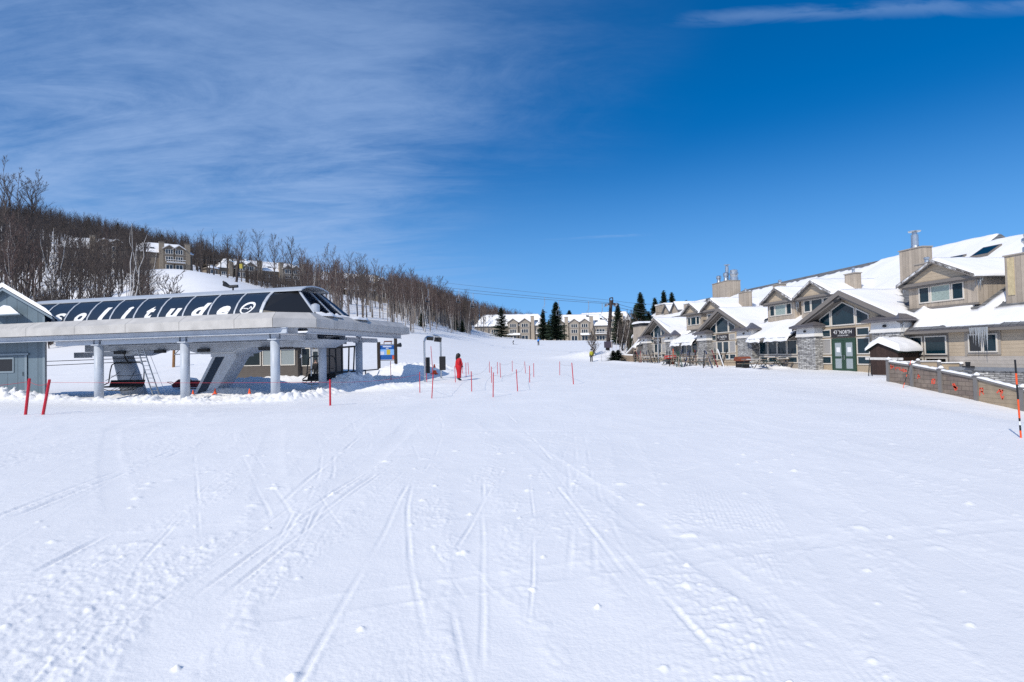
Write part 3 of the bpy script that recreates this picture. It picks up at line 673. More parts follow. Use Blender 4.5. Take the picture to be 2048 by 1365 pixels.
m = MB(); m.box(CT, -.72, -.05, .36, .4, .1, 2.3); dr = m.build('door', [mat('pale_grey_door', (.40, .41, .42), .5)], oc)
m = MB(); m.box(CT, -.6, -.17, .345, .36, 1.2, 2.1); m.build('pane', [DGL], dr); m = MB(); m.tube(CT(-.14, .33, 1.1), CT(-.14, .33, 1.2), .02, .02, 6); m.build('handle', [GALVM], dr)
m = MB(); m.box(CT, -.97, -.78, .37, .4, 1.6, 2.1); m.build('notice', [WHITEM], oc)
m = MB(); m.tube(CT(1.05, .15, 0), CT(1.05, .15, 2.8), .05, .05, 8); m.tube(CT(.98, .3, 1.75), CT(.98, .34, 1.75), .16, .16, 14); m.build('post_clock', [WHITEM], oc)
# ------------------------------------------------------------------ grey shed left of the station
shl = TF(18.6, .9, 0); sz = gz(shl.x, shl.y)-.4
sh = thing('shed', TF(18.6, .9, sz), 'blue grey timber shed with snowy gable roof at the left end of the station', 'shed')
SHM = mat('blue_grey_boards', (.135, .185, .225), .6, nz=(.06, 3), kind='boards', sc=.3, bump=(.3, .01))
SHT = mat('blue_grey_trim', (.20, .25, .29), .55, nz=(.05, 4))
ST = lambda a, b, c: TF(a+(b-.55)*1.15, b, c)
VS = .55
m = MB(); m.prism(ST, [(16.35, sz), (23.4, sz), (23.4, 4.9), (19.6, 6.45), (16.35, 4.9)], VS, 1.62); m.build('wall', [SHM], sh)
m = MB(); m.prism(ST, [(15.7, 4.55), (15.7, 4.68), (19.6, 6.62), (24.1, 4.68), (24.1, 4.55), (19.6, 6.46)], VS-.35, 1.7); rf = m.build('roof', [SHT], sh)
m = MB(); m.prism(ST, [(15.66, 4.72), (15.8, 4.92), (16.2, 5.22), (19.6, 6.93), (23.5, 5.22), (24.1, 4.72), (19.6, 6.66)], VS-.42, 1.72); m.build('snow_layer', [SNOW], rf)
m = MB(); m.box(ST, 16.32, 16.5, VS-.03, VS, sz, 4.75); m.build('corner_trim', [SHT], sh)
m = MB(); m.box(ST, 17.9, 20.4, VS-.05, VS, sz+.1, 2.42); d = m.build('door', [SHM], sh)
m = MB(); m.box(ST, 17.72, 17.9, VS-.07, VS, sz, 2.46); m.box(ST, 17.6, 20.6, VS-.09, VS, 2.46, 2.58); m.build('door_frame', [SHT], d)
m = MB(); m.box(ST, 18.76, 18.86, VS-.09, VS-.05, 1.4, 2.34); m.box(ST, 18.86, 20.2, VS-.09, VS-.05, 1.4, 1.5); m.box(ST, 18.86, 20.2, VS-.09, VS-.05, 2.24, 2.34); m.box(ST, 18.86, 20.2, VS-.058, VS-.05, 1.5, 2.24, 1); m.build('window', [SHT, BLACKM], d)
m = MB(); m.tube(ST(18.02, VS-.1, 1.2), ST(18.02, VS-.1, 1.45), .02, .02, 6); m.build('handle', [DARKM], d)
m = MB(); m.prism(ST, [(18.2, 4.95), (20.4, 4.95), (20.2, 5.2), (19.4, 5.5), (18.9, 5.42)], -.1, VS); aw = m.build('hood_snow', [SNOW], sh)
m = MB(); m.box(ST, 18.1, 20.4, -.15, VS, 4.88, 4.945); m.build('hood_board', [SHT], sh)
# ------------------------------------------------------------------ small things round the station
def cone(px, py, d, label, h=.35, white=False):
    p = on_ground(px, py) if d is None else Vector((atd(px, py, d).x, d, 0)); p.z = gz(p.x, p.y)
    m = MB(); b = h*.36
    T = rect_T(p, Vector((1, 0, 0)), Vector((0, 1, 0)))
    t = thing('traffic_cone', p, label, 'traffic cone', 'traffic cones')
    m.lathe(p, [(b*.72, .03), (b*.42, h*.55), (b*.16, h)], 12); m.build('cone', [ORANGEM], t, smooth=False)
    m = MB(); m.box(T, -b, b, -b, b, -.02, .03); m.build('base', [ORANGEM], t)
    if white:
        m = MB(); m.lathe(p, [(b*.60, h*.36), (b*.40, h*.62)], 12); m.build('band', [WHITEM], t)
cone(386, 779, 33.5, 'small orange traffic cone at the foot of the leaning mast'); cone(430, 778, 34.5, 'small orange traffic cone between the leaning mast and the nearer column')
cone(499, 784, 32.5, 'small orange traffic cone on churned snow left of the nearest column'); cone(869, 748, None, 'tall orange and white traffic cone beside the ticket gate', .75, True)
# red rescue sled behind the mast
p = Vector((atd(376, 768, 43).x, 43, 0)); p.z = gz(p.x, p.y)
t = thing('rescue_sled', p, 'dark red rescue sled lying on snow behind the leaning mast', 'sled')
T = rect_T(p, LU, LV); m = MB(); m.prism(T, [(-1.1, .1), (-.9, .55), (.5, .7), (1.1, .3), (1.0, .08)], -.4, .4); m.build('tub', [mat('dark_red_shell', (.16, .01, .018), .45)], t)
m = MB(); m.prism(T, [(-.7, .6), (.45, .72), (.3, .84), (-.5, .76)], -.3, .3); m.build('snow_layer', [SNOW], t); m = MB(); m.path([T(1.05, -.2, .25), T(1.7, -.2, .5), T(1.7, .2, .5), T(1.05, .2, .25)], .02, 6); m.build('handle', [DARKM], t)
# brown post on the slope
p = Vector((atd(347, 738, 58).x, 58, 0)); p.z = gz(p.x, p.y); q = atd(348, 700, 58)
m = MB(); m.tube(p+Vector((0, 0, -.3)), Vector((q.x, 58, q.z)), .14, .13, 10); o = m.build('wooden_post', [mat('ochre_wood', (.26, .13, .05), .8, nz=(.25, 6))], None); tag(o, 'thick ochre wooden post on the snow slope behind the station', 'post')
# black tube rack
rk = thing('tube_rack', Vector((atd(690, 748, 40).x, 40, 0)), 'black steel tube rack of upright bars beside the far columns', 'rack')
def P40(px, py, d=40): return atd(px, py, d)
m = MB()
m.tube(P40(658, 746), P40(712, 743, 42) , .065, .065, 6); m.tube(P40(659, 697), P40(713, 693, 42), .065, .065, 6)
for i, (x0, y0, x1, y1) in enumerate(((659, 697, 659, 746), (671, 697, 673, 745), (683, 696, 684, 744), (698, 695, 697, 743), (709, 694, 707, 742))): m.tube(P40(x0, y0, 40+i*.45), P40(x1, y1, 40+i*.45), .06, .06, 6)
m.tube(P40(682, 744, 41), P40(682, 764, 41), .05, .05, 6); m.build('frame', [DARKM], rk)
m = MB(); m.tube(P40(713, 743, 42), P40(757, 739, 46), .05, .05, 6); m.tube(P40(731, 742, 43.5), P40(731, 766, 43.5), .05, .05, 6); m.build('rail', [DARKM], rk)

m = MB(); m.tube(TF(22, 3.2, 1.75), TF(11.75, 3.3, 1.95), .022, .022, 6); m.build('haul_rope', [DARKM], ls)
m = MB(); m.tube(TF(22, 3.2, 2.05), TF(11.75, 3.3, 2.15), .022, .022, 6); m.build('haul_rope', [DARKM], ls)
m = MB(); m.tube(TF(1.9, 6.2, -.3), TF(1.9, 6.2, 2.6), .045, .045, 8); m.build('steel_pipe', [GALVM], ls)
m = MB(); m.path([TF(9, 3.0, 2.55), TF(9.2, 2.9, 2.3), TF(5, 2.9, 2.35), TF(4.6, 3.0, 2.6)], .03, 6); m.build('conduit', [GALVM], ls)
for u in (2.6, 6.9, 10.1, 13.2):
    m = MB(); m.box(TF, u, u+.7, 2.95, 3.2, 2.42, 2.62); m.build('motor_box', [DARKM], ls)
# ------------------------------------------------------------------ lodge
LZ = -.2
lo = thing('lodge', LF(50, 4, 0), 'long tan ski lodge with stone pillars, steep gables and a snowy roof', 'lodge')
TANM = mat('tan_wall_panel', (.41, .33, .235), .65, nz=(.06, 2))
def rz(s, n):       # main roof plane
    if np.isscalar(s): s = np.array(float(s)); n = np.array(float(n))
    a = 2.8+.6082*(n+1); wing = np.interp(n, [-3, -.6, 1.6, 8.8, 30], [.87, 2.6, 4.18, 8.78, 9.0])
    k = ss(32.2, 31.2, s); return a*(1-k)+wing*k
GC = (36.85, 54.3, 71.6); GZ = (0., .25, .4); GH = 5.4
# body
m = MB(); m.box(LF, 31.6, 79.5, .12, 20, LZ-2.5, 3.3); m.box(LF, 12, 31.6, .12, 20, .62, 2.6); m.build('body', [TANM], lo)
# shingle roof
def nridge(s): return 10. if s > 34.6 else 8.8
m = MB()
segs = [12, 31.4, 32.0, 34.6, 42.3, 48.9, 59.8, 66.1, 68.0, 70, 72, 74, 76, 78, 79]
for a, b in zip(segs[:-1], segs[1:]):
    mid = (a+b)/2
    ing = any(abs(mid-c) < 5.35 for c in GC)
    n0 = .15 if ing else (-.40 if mid < 31.7 else -1.0)
    def nr(s): return nridge(mid) if s <= 68 else 10-(s-68)
    ns = [n0, .8, 1.6] if nr(b) > 1.7 else [n0]
    P = []; F = []
    for s_ in (a, b):
        col = ns+[max(nr(s_), ns[-1])]
        P += [LF(s_, n, float(rz(s_, n))) for n in col]
    k = len(ns)+1
    m.add(P, [(i, i+1, k+i+1, k+i) for i in range(k-1)])
    P2 = [LF(s_, n, float(rz(s_, n))-.22) for s_ in (a, b) for n in (n0, 1.0)]
    m.add(P2, [(0, 1, 3, 2)])
# hip face, back slope
m.add([LF(68, 10, 9.49), LF(79, -1, 2.8), LF(79, 21, 2.8)], [(0, 1, 2)])
m.add([LF(12, 8.8, 8.782), LF(34.6, 8.8, 8.782), LF(34.6, 11.2, 8.782), LF(12, 11.2, 8.782)], [(0, 1, 2, 3)])
m.add([LF(34.6, 8.8, 8.782), LF(34.6, 10, 9.49), LF(34.6, 11.2, 8.782)], [(0, 1, 2)])
m.add([LF(12, 11.2, 8.78), LF(12, 21, 2.8), LF(79, 21, 2.8), LF(68, 10, 9.49), LF(34.6, 10, 9.49), LF(34.6, 11.2, 8.78)], [(0, 1, 2, 3, 4, 5)])
roof = m.build('roof', [SHINGM], lo, fix=False)
def seg_d(s, n, a, b, c, d):
    vx, vy = c-a, d-b; t = np.clip(((s-a)*vx+(n-b)*vy)/(vx*vx+vy*vy+1e-9), 0, 1); return np.hypot(s-a-t*vx, n-b-t*vy)
BARE = [(46, 9.9, 68, 9.9, .75), (68, 10, 76, 2, .55), (27.9, 3.4, 28.2, 1.3, .30), (36.3, 4.2, 32.4, .9, .4), (54.9, 4.4, 59.2, .9, .75), (33.6, 2.1, 34.6, .9, .45), (36.6, 4.2, 37.6, 3.4, .5), (60.8, 2.6, 64.5, 1.0, .55), (61.3, 3.8, 60.5, 1.6, .6),
        (49.6, 2.0, 50.2, 1.4, .4), (24.4, 1.5, 26.7, 1.2, .32), (32.0, -.38, 29.2, -.28, .2), (25.6, -.38, 20, -.33, .16)]
def sheet(T, S0, S1, N0, N1, ds, zf, bare, th, edge, cond=None, name='snow_layer', parent=None, seed=1, drip=.12):
    S = np.arange(S0, S1+1e-6, ds); Nn = np.arange(N0, N1+1e-6, ds)
    SS, NN = np.meshgrid(S, Nn, indexing='ij')
    t = th*(1+.35*pn(SS*.55, NN*.55, seed)+.12*pn(SS*1.7, NN*1.7, seed+1))
    for (a, b, c, d, w_) in bare:
        dd = seg_d(SS, NN, a, b, c, d)+.35*w_*pn(SS*1.6, NN*1.6, seed+2); t = t-(th+.35)*ss(w_*1.25, w_*.65, dd)
    e = edge(SS, NN)+.05*pn(SS*.9, NN*.9, seed+3)
    t = t*ss(-.02, .30, e)-.3*ss(.03, -.1, e)
    Z = zf(SS, NN)+np.maximum(t, -.25)
    keep = t > -.2
    if cond is not None: keep &= cond(SS, NN)
    idx = -np.ones(SS.shape, int); vs = []; fs = []
    q = keep[:-1, :-1] & keep[1:, :-1] & keep[1:, 1:] & keep[:-1, 1:]
    used = np.zeros_like(keep); used[:-1, :-1] |= q; used[1:, :-1] |= q; used[1:, 1:] |= q; used[:-1, 1:] |= q
    for i, j in zip(*np.nonzero(used)):
        idx[i, j] = len(vs); vs.append(T(SS[i, j], NN[i, j], Z[i, j]))
    for i, j in zip(*np.nonzero(q)): fs.append((idx[i, j], idx[i+1, j], idx[i+1, j+1], idx[i, j+1]))
    # skirt so the layer has thickness at its outer border
    m = MB(); m.add(vs, fs); 
    cnt = {}
    for f in fs:
        for a, b in zip(f, f[1:]+f[:1]): cnt[(a, b)] = cnt.get((a, b), 0)+1
    nv = len(vs); low = {}
    for (a, b) in list(cnt):
        if (b, a) not in cnt:
            for k in (a, b):
                if k not in low: low[k] = len(m.v); p = Vector(vs[k]); m.v.append(tuple(p-Vector((0, 0, drip))))
            m.f.append((a, low[a], low[b], b)); m.m.append(0)
    return m.build(name, [SNOW], parent, smooth=True, fix=False)
def edge_main(S, Nn):
    lowe = np.where(S < 31.7, -.36, -1.12)
    e = Nn-lowe
    hip = np.where(S > 68, 10-(S-68)-Nn, 99.); top = np.where(S > 34.6, 10.1, 9.6)-Nn
    return np.minimum(np.minimum(e, hip), top)
def cond_main(S, Nn):
    k = np.ones(S.shape, bool)
    for c in GC: k &= ~((np.abs(S-c) < 5.5) & (Nn < .25))
    return k
def rz_cap(S, Nn): return np.where(S < 34.6, np.minimum(rz(S, Nn), 8.80), rz(S, Nn))
sheet(LF, 13, 79, -1.15, 11.2, .22, rz_cap, BARE, .17, lambda S, Nn: np.minimum(edge_main(S, np.where((S < 34.6) & (Nn > 8), 8, Nn)), 9), cond_main, parent=roof, seed=7)
# eave boards, metal edge on the right wing
m = MB()
m.prism(LF, [(-1.04, 2.55), (-.96, 2.55), (-.96, 2.80), (-1.04, 2.78)], 42.6, 48.7, ax='a'); m.build('eave_board', [TRIMM], lo)
m = MB(); m.prism(LF, [(-1.04, 2.6), (-.96, 2.6), (-.96, 2.80), (-1.04, 2.78)], 60.0, 66.0, ax='a'); m.build('eave_board', [TRIMM], lo)
m = MB(); m.box(LF, 12, 32.3, -.46, -.39, 2.54, 2.73); m.box(LF, 12, 32.3, -.39, .12, 2.54, 2.58); m.build('eave_board', [TRIMM], lo)
m = MB()
for k in range(47): 
    s0 = 13+.42*k
    m.add([LF(s0, -.48, 2.71), LF(s0+.4, -.48, 2.71), LF(s0+.4, .9, 3.69), LF(s0, .9, 3.69)], [(0, 1, 2, 3)])
    m.add([LF(s0+.4, -.48, 2.735), LF(s0+.42, -.48, 2.735), LF(s0+.42, .9, 3.715), LF(s0+.4, .9, 3.715)], [(0, 1, 2, 3)])
m.build('metal_edge', [METALR], lo, fix=False)
def polywin(T, pts, b, root, glass=GLASSM, fw=.08, name='window', frame=FRAMEM):
    # pts (a, c) going round; mitred frame and a pane just behind its face
    n = len(pts); ar = sum(pts[i][0]*pts[(i+1) % n][1]-pts[(i+1) % n][0]*pts[i][1] for i in range(n))
    if ar < 0: pts = pts[::-1]
    inn = []
    for i in range(n):
        p, q, r_ = pts[i-1], pts[i], pts[(i+1) % n]
        d1 = Vector((q[0]-p[0], q[1]-p[1])).normalized(); d2 = Vector((r_[0]-q[0], r_[1]-q[1])).normalized()
        n1 = Vector((-d1.y, d1.x)); n2 = Vector((-d2.y, d2.x)); bis = (n1+n2).normalized(); l = fw/max(.35, bis.dot(n1))
        inn.append((q[0]+bis.x*l, q[1]+bis.y*l))
    m = MB(); P = []
    for (a, c) in pts: P += [T(a, b-.06, c), T(a, b, c)]
    for (a, c) in inn: P += [T(a, b-.06, c), T(a, b-.01, c)]
    F = []
    for i in range(n):
        j = (i+1) % n; F += [(2*i, 2*j, 2*n+2*j, 2*n+2*i), (2*i, 2*i+1, 2*j+1, 2*j), (2*n+2*i, 2*n+2*j, 2*n+2*j+1, 2*n+2*i+1)]
    m.add(P, F); f = m.build(name, [frame], root)
    m = MB(); m.add([T(a, b-.025, c) for a, c in inn], [tuple(range(n))]); m.build('pane', [glass], f, fix=False)
    return f
def rw(T, a0, a1, c0, c1, b, root, glass=GLASSM, fw=.07, name='window'): return polywin(T, [(a0, c0), (a1, c0), (a1, c1), (a0, c1)], b, root, glass, fw, name)
SIGNB = mat('dark_sign_board', (.020, .018, .022), .45); SIGNW = mat('white_sign_lettering', (.75, .74, .72), .5)
def icicles(T, a0, a1, b, z, n, lmax, parent, seed, w_=.03):
    m = MB(); rr = random.Random(seed)
    for k in range(n):
        a = a0+(a1-a0)*(k+rr.random()*.8)/n; l = lmax*(.15+.85*rr.random()**2.2); bb = b+rr.uniform(-.05, .05); q = w_*(.6+rr.random()*.8)
        p = T(a, bb, z+.04); m.tube(p, p-Vector((0, 0, l*.5)), q, q*.6, 5); m.tube(p-Vector((0, 0, l*.5)), p-Vector((0, 0, l)), q*.6, .004, 5)
    return m.build('icicle_row', [ICEM], parent)
def pillar(a0, a1, zo, root):
    b0, b1 = -.66, .1; zs = 2.72+zo*.8; zt = 3.40+zo*.8
    m = MB(); m.box(LF, a0, a1, b0, b1, LZ-1.2, zs); pl = m.build('stone_pillar', [STONEM], root)
    m = MB()
    for (e0, z0, e1, z1) in ((.10, zs, .10, zs+.09), (.06, zs+.09, .02, zt)):
        P = [LF(a0-e0, b0-e0, z0), LF(a1+e0, b0-e0, z0), LF(a1+e0, b1, z0), LF(a0-e0, b1, z0), LF(a0-e1, b0-e1, z1), LF(a1+e1, b0-e1, z1), LF(a1+e1, b1, z1), LF(a0-e1, b1, z1)]
        m.add(P, [(3, 2, 1, 0), (4, 5, 6, 7), (0, 1, 5, 4), (1, 2, 6, 5), (2, 3, 7, 6), (3, 0, 4, 7)])
    m.build('capital', [PLASTM], pl)
    m = MB(); e = .42; mid = (a0+a1)/2
    m.box(LF, a0-e, a1+e, b0-e, b1, zt, zt+.14)
    P = [LF(a0-e-.03, b0-e-.03, zt+.14), LF(a1+e+.03, b0-e-.03, zt+.14), LF(a1+e+.03, .1, zt+.14), LF(a0-e-.03, .1, zt+.14), LF(mid-.15, .1, zt+.74), LF(mid+.15, .1, zt+.74)]
    m.add(P, [(0, 1, 5, 4), (1, 2, 5), (0, 4, 3), (3, 2, 1, 0)]); m.build('cap_roof', [METALR], pl)
    m = MB(); m.blob(LF(mid, b0-.1, zs+.42), .06, .17, .09, 0, 1, 0, 14, 8); m.build('lamp', [DARKM], pl, smooth=True)
def gable(c, zo, door, root):
    ze, za = 3.52+zo, 5.86+zo; sl = (za-ze)/GH; NB = 4.9
    m = MB(); m.prism(LF, [(c-GH+.5, LZ-1.5), (c+GH-.5, LZ-1.5), (c+GH-.5, ze-.05), (c, za-.28), (c-GH+.5, ze-.05)], 0, .3); m.build('gable_wall', [TANM], root)
    # two roof slopes with a deep raked edge
    rf = None
    for sg in (-1, 1):
        m = MB(); P = []
        for n in (-.72, NB):
            for (a, z) in ((c+sg*GH, ze), (c, za), (c, za-.2), (c+sg*GH, ze-.2)): P.append(LF(a, n, z))
        m.add(P, [(0, 1, 2, 3), (4, 7, 6, 5), (0, 4, 5, 1), (3, 2, 6, 7), (0, 3, 7, 4)])
        rf = m.build('gable_roof', [SHINGM], root)
        m = MB(); 
        m.prism(LF, [(c+sg*(GH+.02), ze-.30), (c+sg*(GH+.02), ze+.03), (c, za+.03), (c, za-.32)], -.80, -.72)
        m.prism(LF, [(c+sg*(GH-.35), ze-.26), (c+sg*(GH-.35), ze-.10), (c, za-.33), (c, za-.50)], -.66, -.1)
        m.build('rake_board', [TRIMM], rf)
        bare = [(.5, 4.3, 4.3, 1.3, .42), (1.2, 4.6, 1.4, 3.2, .3)] if (sg < 0 and zo < .1) else ([(.6, 4.6, 4.6, 1.0, .6), (2, 3.6, 3.6, 2.4, .5)] if (sg > 0 and .1 < zo < .3) else [])
        sheet(lambda a, n, z, sg=sg: LF(c+sg*a, n, z), 0, GH+.08, -.78, 5.0, .18, lambda A, Nn: za-sl*A, bare, .12,
              lambda A, Nn: np.minimum(np.minimum(Nn+.80, GH+.12-A), 9), None, 'snow_layer', rf, 30+int(c)+sg)
    # windows
    ws = [([(-1.2, 3.42), (1.2, 3.42), (1.2, 4.62), (0, 5.14), (-1.2, 4.62)], GLASSM), ([(1.3, 3.42), (2.5, 3.42), (2.5, 4.06), (1.3, 4.58)], GLASSM), ([(-1.3, 3.42), (-1.3, 4.58), (-2.5, 4.06), (-2.5, 3.42)], GLASSM)]
    for pts, g in ws: polywin(LF, [(c+.6+a, z+zo*.8) for a, z in pts], 0, root, g)
    for sg in (-1, 1):
        lo_, hi_ = sorted((c+.6+sg*1.3, c+.6+sg*2.5))
        rw(LF, lo_, hi_, 2.62+zo, 3.2+zo, 0, root, GLASSM if not (zo > .1 and sg < 0) else BLINDM); rw(LF, lo_, hi_, 1.34+zo, 2.5+zo, 0, root, BLINDM if (sg > 0 or zo > .1) else GLASSM); rw(LF, lo_, hi_, .62+zo, 1.22+zo, 0, root)
    m = MB(); m.box(LF, c-.6, c+1.8, -.1, 0, 2.58+zo, 3.22+zo); sg_ = m.build('sign_board', [SIGNB], root)
    m = MB(); T = lambda a, b, q: LF(c+.6-a, -.104-b, q)
    add_text(m, T, '43', .40, -.74, 2.83+zo); add_text(m, T, '\u00b0', .34, -.42, 2.86+zo); add_text(m, T, 'NORTH', .34, .32, 2.83+zo, bold=.004, spacing=1.06)
    add_text(m, T, '- KITCHEN & BAR -', .13, .05, 2.66+zo, bold=.002, spacing=1.15); m.build('sign_lettering', [SIGNW], sg_, fix=False)
    if door:
        m = MB(); 
        for a0, a1, z0, z1 in ((-1.2, -1.1, LZ+.2, 2.5), (1.1, 1.2, LZ+.2, 2.5), (-1.1, 1.1, 2.38, 2.5)): m.box(LF, c+.6+a0, c+.6+a1, -.09, 0, z0, z1)
        m.build('door_frame', [GREEND], root)
        for sg in (-1, 1):
            a0, a1 = sorted((c+.6+sg*.02, c+.6+sg*1.1)); m = MB()
            zz = (.12, .32, 1.05, 1.2, 2.2, 2.38)
            m.box(LF, a0, a0+.2, -.07, 0, zz[0], zz[-1]); m.box(LF, a1-.2, a1, -.07, 0, zz[0], zz[-1])
            for q in ((zz[0], zz[1]), (zz[2], zz[3]), (zz[4], zz[5])): m.box(LF, a0+.2, a1-.2, -.07, 0, *q)
            d = m.build('door', [GREEND], root)
            m = MB(); m.box(LF, a0+.2, a1-.2, -.045, -.03, zz[1], zz[2]); m.box(LF, a0+.2, a1-.2, -.045, -.03, zz[3], zz[4]); m.build('pane', [mat('pale_door_glass', (.33, .38, .40), .12, 0, .6)], d)
            m = MB(); m.box(LF, a0+.36, a1-.36, -.05, -.046, 1.5, 1.85); m.build('notice', [WHITEM], d)
            m = MB(); m.tube(LF(c+.6+sg*.12, -.12, .95), LF(c+.6+sg*.12, -.12, 1.3), .02, .02, 6); m.build('handle', [GALVM], d)
    else:
        rw(LF, c-.6, c+.55, 1.3+zo, 2.5+zo, 0, root); rw(LF, c+.65, c+1.8, 1.3+zo, 2.5+zo, 0, root); rw(LF, c-.6, c+.55, .6+zo, 1.2+zo, 0, root); rw(LF, c+.65, c+1.8, .6+zo, 1.2+zo, 0, root)
    pillar(c+2.85, c+4.97, zo, root); pillar(*((c-5.19, c-2.86) if zo < .1 else (c-5.9, c-3.4)), zo, root)
    icicles(LF, c-GH+.05, c-GH+.4, -.6, ze-.2, 9, .8, root, int(c), .035)
gable(GC[0], GZ[0], True, lo); gable(GC[1], GZ[1], False, lo); gable(GC[2], GZ[2], False, lo)
m = MB(); m.tube(LF(GC[0]+.1, -.5, 5.25), LF(GC[0]+.5, -.75, 5.12), .09, .12, 8); m.build('floodlight', [DARKM], lo)
# window bands between the gables
for (a0, a1, zo, glz) in ((42.75, 48.3, .0, (GLASSM, GLASSM, GLASSM, GLASSM)), (60.6, 66.2, .22, (GLASSM, GLASSM, GLASSM, BLINDM))):
    m = MB(); m.box(LF, a0-.3, a1+.3, .0, .12, LZ-1, 2.85+zo); m.build('bay_wall', [PALET], lo)
    w_ = (a1-a0)/4
    for k in range(4):
        s0 = a0+w_*k; rw(LF, s0+.04, s0+w_-.04, 1.34+zo, 2.55+zo, 0, lo, glz[k]); rw(LF, s0+.04, s0+w_-.04, .66+zo, 1.2+zo, 0, lo)
icicles(LF, 42.8, 48.6, -1.05, 2.75, 70, .65, lo, 3); icicles(LF, 60.2, 66, -1.05, 2.8, 60, .5, lo, 4)
# right wing: glazed bay, siding, pale band, ledge, stone base
m = MB(); m.box(LF, 29.0, 31.7, 0, .12, .62, 2.6); m.build('bay_wall', [TRIMM], lo)
for (a0, a1) in ((29.12, 30.6), (30.75, 31.65)):
    rw(LF, a0, a1, 1.28, 2.4, 0, lo); rw(LF, a0, a1, .55, 1.12, 0, lo, mat('black_void_glass', (.004, .005, .006), .06, 0, .7))
m = MB(); m.box(LF, 12, 29.0, 0, .12, 1.2, 2.6); m.build('siding', [SIDM], lo)
m = MB(); m.box(LF, 12, 29.0, -.01, .12, .62, 1.2); m.build('pale_band', [mat('bleached_boards', (.50, .45, .40), .7, nz=(.1, 4), kind='lap', sc=.19, bump=(.3, .01))], lo)
m = MB(); m.box(LF, 12, 31.6, -.45, .12, .44, .62); m.build('stone_ledge', [mat('blue_grey_ledge', (.22, .235, .26), .7, nz=(.08, 5))], lo)
m = MB(); m.box(LF, 12, 31.5, -.38, .12, -4, .44); m.build('stone_base', [STONEM], lo)
m = MB(); m.box(LF, 24.6, 24.75, -.04, 0, 1.2, 2.55); m.box(LF, 27.85, 28.0, -.03, 0, 1.2, 2.55); m.build('corner_trim', [PALET], lo)
m = MB(); m.box(LF, 25.95, 27.85, -.05, 0, 1.28, 2.52); m.build('window_surround', [PALET], lo)
rw(LF, 26.9, 27.72, 1.4, 2.4, -.05, lo, mat('black_void_glass', (.004, .005, .006), .06)); rw(LF, 26.08, 26.88, 1.4, 2.4, -.05, lo)
icicles(LF, 26.2, 27.2, -.5, 2.7, 24, 1.35, lo, 8, .045)
m = MB(); m.tube(LF(27.3, -.6, .66), LF(27.3, -.6, .9), .1, .12, 8); m.box(LF, 27.0, 27.5, -.75, -.5, .60, .68); m.build('wall_lamp', [DARKM], lo)
# dormers
def dormer(c, hw, n0, zb, ze, za, ww, wz0, wz1, root, glz, snow_th=.16, seed=1):
    d = None; nb = (za-2.8)/.6082-1+.4; hr = hw+.35
    m = MB(); m.box(LF, c-hw, c+hw, n0, (ze-2.8)/.6082+.2, zb, ze-.02); d = m.build('dormer', [BRDM], root)
    m = MB(); m.prism(LF, [(c-hw-.1, ze), (c+hw+.1, ze), (c, za-.12)], n0-.25, n0+.1); m.build('pediment', [SIDM], d)
    m = MB(); m.box(LF, c-hw-.05, c+hw+.05, n0-.04, n0+.02, zb, zb+.12); m.box(LF, c-hr, c+hr, n0-.42, n0+.05, ze-.17, ze+.02)
    m.box(LF, c-hr+.12, c+hr-.12, n0-.30, n0+.05, ze-.27, ze-.17); m.build('cornice', [TRIMM], d)
    sl = (za-ze)/hr
    m = MB()
    for sg in (-1, 1):
        P = [LF(a, n, z) for n in (n0-.55, nb) for (a, z) in ((c+sg*hr, ze+.02), (c, za), (c, za-.14), (c+sg*hr, ze-.12))]
        m.add(P, [(0, 1, 2, 3), (4, 7, 6, 5), (0, 4, 5, 1), (3, 2, 6, 7), (0, 3, 7, 4)])
        m.prism(LF, [(c+sg*(hr+.02), ze-.16), (c+sg*(hr+.02), ze+.04), (c, za+.03), (c, za-.2)], n0-.60, n0-.55, m=1)
    m.build('dormer_roof', [SHINGM, TRIMM], d)
    V = MB()
    for sg in (-1, 1):
        sheet(lambda a, n, z, sg=sg: LF(c+sg*a, n, z), 0, hr+.06, n0-.6, nb, .16, lambda A, Nn: za-sl*A, [], snow_th, lambda A, Nn: np.minimum(np.minimum(Nn-n0+.62, hr+.1-A), 9), None, 'snow_layer', d, seed+sg)
    k = len(glz); step = 2*ww/sum(g[1] for g in glz); a = c+ww
    for g, wd in glz:
        rw(LF, a-step*wd+.03, a-.03, wz0, wz1, n0, d, g, .07, 'dormer_window'); a -= step*wd
dormer(30.65, 2.35, 1.25, 4.1, 5.74, 7.0, 1.58, 4.48, 5.5, lo, ((GLASSM, 1), (CURTM, 1.7), (GLASSM, 1)), seed=61)
dormer(46.9, 2.0, 1.3, 4.2, 6.05, 7.25, 1.65, 4.8, 5.8, lo, ((GLASSM, 1), (CURTM, 2), (GLASSM, 1)), seed=63)
dormer(42.0, 2.0, 1.3, 4.2, 6.05, 7.25, 1.65, 4.8, 5.8, lo, ((GLASSM, 1), (GLASSM, 1.6), (GLASSM, 1)), seed=65)
dormer(59.0, 2.0, 1.3, 4.3, 6.35, 7.5, 1.6, 4.9, 5.9, lo, ((GLASSM, 1), (GLASSM, 1.6), (GLASSM, 1)), seed=67)
dormer(64.2, 2.0, 1.3, 4.3, 6.35, 7.5, 1.6, 4.9, 5.9, lo, ((GLASSM, 1), (GLASSM, 1.6), (GLASSM, 1)), seed=69)
icicles(LF, 28.0, 28.4, 1.25, 5.6, 14, .7, lo, 11, .035); icicles(LF, 33.4, 33.6, 1.4, 5.55, 6, .5, lo, 12); icicles(LF, 44.4, 44.7, 1.3, 5.95, 8, 1.6, lo, 13, .05)
